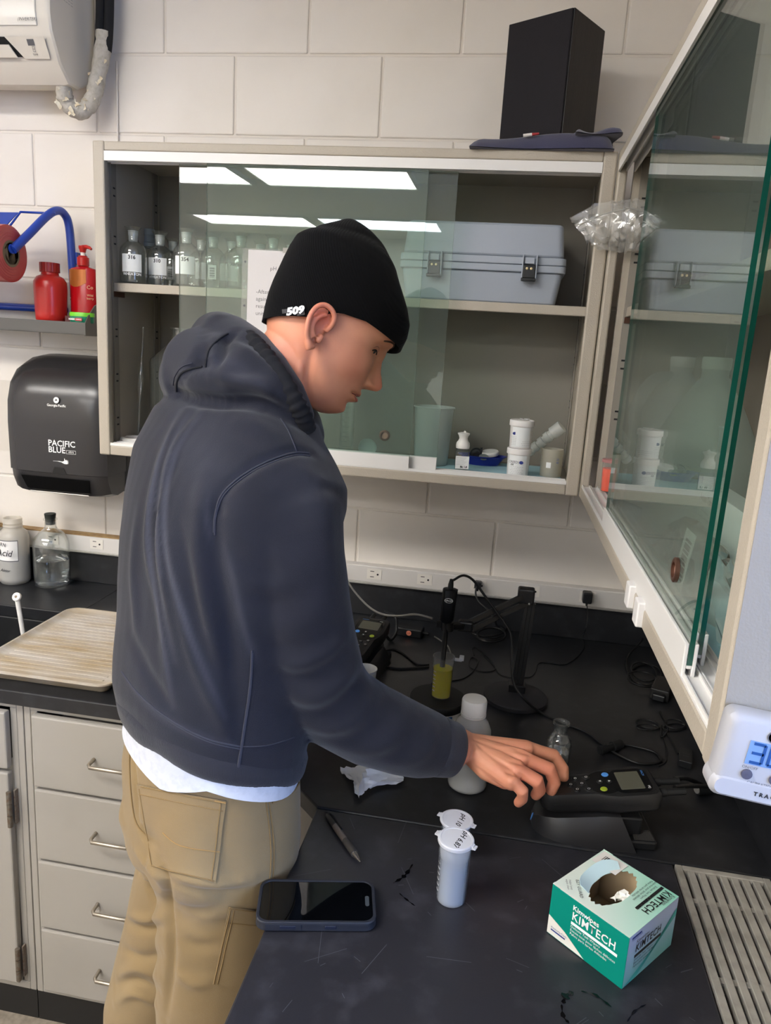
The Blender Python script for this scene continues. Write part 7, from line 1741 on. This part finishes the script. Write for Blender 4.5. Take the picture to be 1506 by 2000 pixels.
pk = patch_on(bvp, 'back_pocket', [(270, 1532), (442, 1563), (420, 1725), (298, 1690)], .0022, .0022, m_khaki, pants, 14, 12)
for pts in ([(276, 1550), (436, 1582)], [(280, 1536), (440, 1567)], [(432, 1567), (412, 1722)], [(300, 1690), (418, 1722)], [(276, 1540), (300, 1690)]):
    seam(bvp, 'pocket_stitching', pts, .0009, m_kst, pk, .0036)
seam(bvp, 'gold_stitching', [(420, 1562), (441, 1566)], .0012, m_kst2, pk, .004)
seam(bvp, 'pocket_stitching', [(322, 1625), (345, 1645), (375, 1655), (428, 1662)], .0007, m_kst2, pk, .0038)
for dx in (0, 6): seam(bvp, 'side_seam', [(512+dx, 1520), (520+dx, 1570), (528+dx, 1640), (528+dx, 1700), (520+dx, 1760), (505+dx, 1860)], .0011, m_kst, pants, .0008)
for dy in (0, 7): seam(bvp, 'waist_seam', [(250, 1452+dy), (300, 1482+dy), (360, 1504+dy), (430, 1520+dy), (500, 1522+dy)], .0010, m_kst, pants, .0008)
seam(bvp, 'centre_seam', [(255, 1450), (254, 1500), (258, 1560), (268, 1610), (295, 1640)], .0012, m_kst, pants, .0008)
seam(bvp, 'front_pocket_edge', [(531, 1567), (550, 1560), (572, 1545), (585, 1525), (592, 1505)], .0016, m_kst, pants, .0012)
lb = patch_on(bvp, 'brand_tape', [(565, 1512), (578, 1505), (556, 1553), (535, 1562)], .0018, .001, M('tape_black', '141316', .7), pants, 4, 6)
h, n = cast(bvp, 558, 1535)
if h is not None:
    xd = (cast(bvp, 552, 1552)[0] or h)-(cast(bvp, 566, 1515)[0] or h)
    if xd.length > 0: text('ARIAT', .0085, m_kst2, lb, h+n*.0032, xd.normalized(), n.cross(xd.normalized()), world=True, name='tape_lettering', bold=.0002)
cg = patch_on(bvp, 'thigh_pocket', [(447, 1770), (520, 1780), (500, 1930), (416, 1920)], .0022, .0022, m_khaki, pants, 10, 10)
for pts in ([(450, 1772), (418, 1918)], [(457, 1774), (425, 1918)], [(448, 1800), (500, 1806)], [(448, 1772), (505, 1778)]): seam(bvp, 'pocket_stitching', pts, .0010, m_kst, cg, .0036)
# ---------------- shirt tail and shoes
m_tee = M('shirt_grey', 'b9bcc4', .85, bump=(900, .2), var=(80, 'a9acb5', .5))
mb = MB(); rings = []; hc_ = W(413, 1464, 1.19)
for z, g in ((.05, .0), (.02, .003), (-.002, .0045), (-.0105, .0055), (-.012, .0035)):
    rr_ = []
    for j in range(64):
        a = 2*PI*j/64; q = Rt*(.158+g+.0010*math.sin(7*a))*math.cos(a)+Fd*(.122+g+.0010*math.cos(6*a))*math.sin(a); sr = q.dot(Vector((.938, .346, 0)))/.145
        rr_.append(Vector((hc_.x, hc_.y, hc_.z+.052*(.12-sr)+(z if z > 0 else z*.2+(.020 if sr > 0 else .020-.040*min(1, -sr/.45))))) +q)
    rings.append(rr_)
mb.loft(rings, False, False); tee = obj('shirt_tail', mb, m_tee, man, True, smooth=80)
m_shoe = M('work_boot', '4a3a2c', .6)
for f_ in (FR, FL):
    mb = MB(); limb(mb, [(f_-Fd*.05+Vector((0, 0, -.035)), .045), (f_+Fd*.04+Vector((0, 0, -.04)), .046), (f_+Fd*.15+Vector((0, 0, -.046)), .040)], 20); limb(mb, [(f_+Vector((0, 0, .06)), .05), (f_-Fd*.01+Vector((0, 0, -.03)), .052)], 18)
    v_, e_, f2 = fuse(mb, .006, 2); v_[:, 2] = np.maximum(v_[:, 2], .001); skin_obj('boot', v_, f2, m_shoe, man)
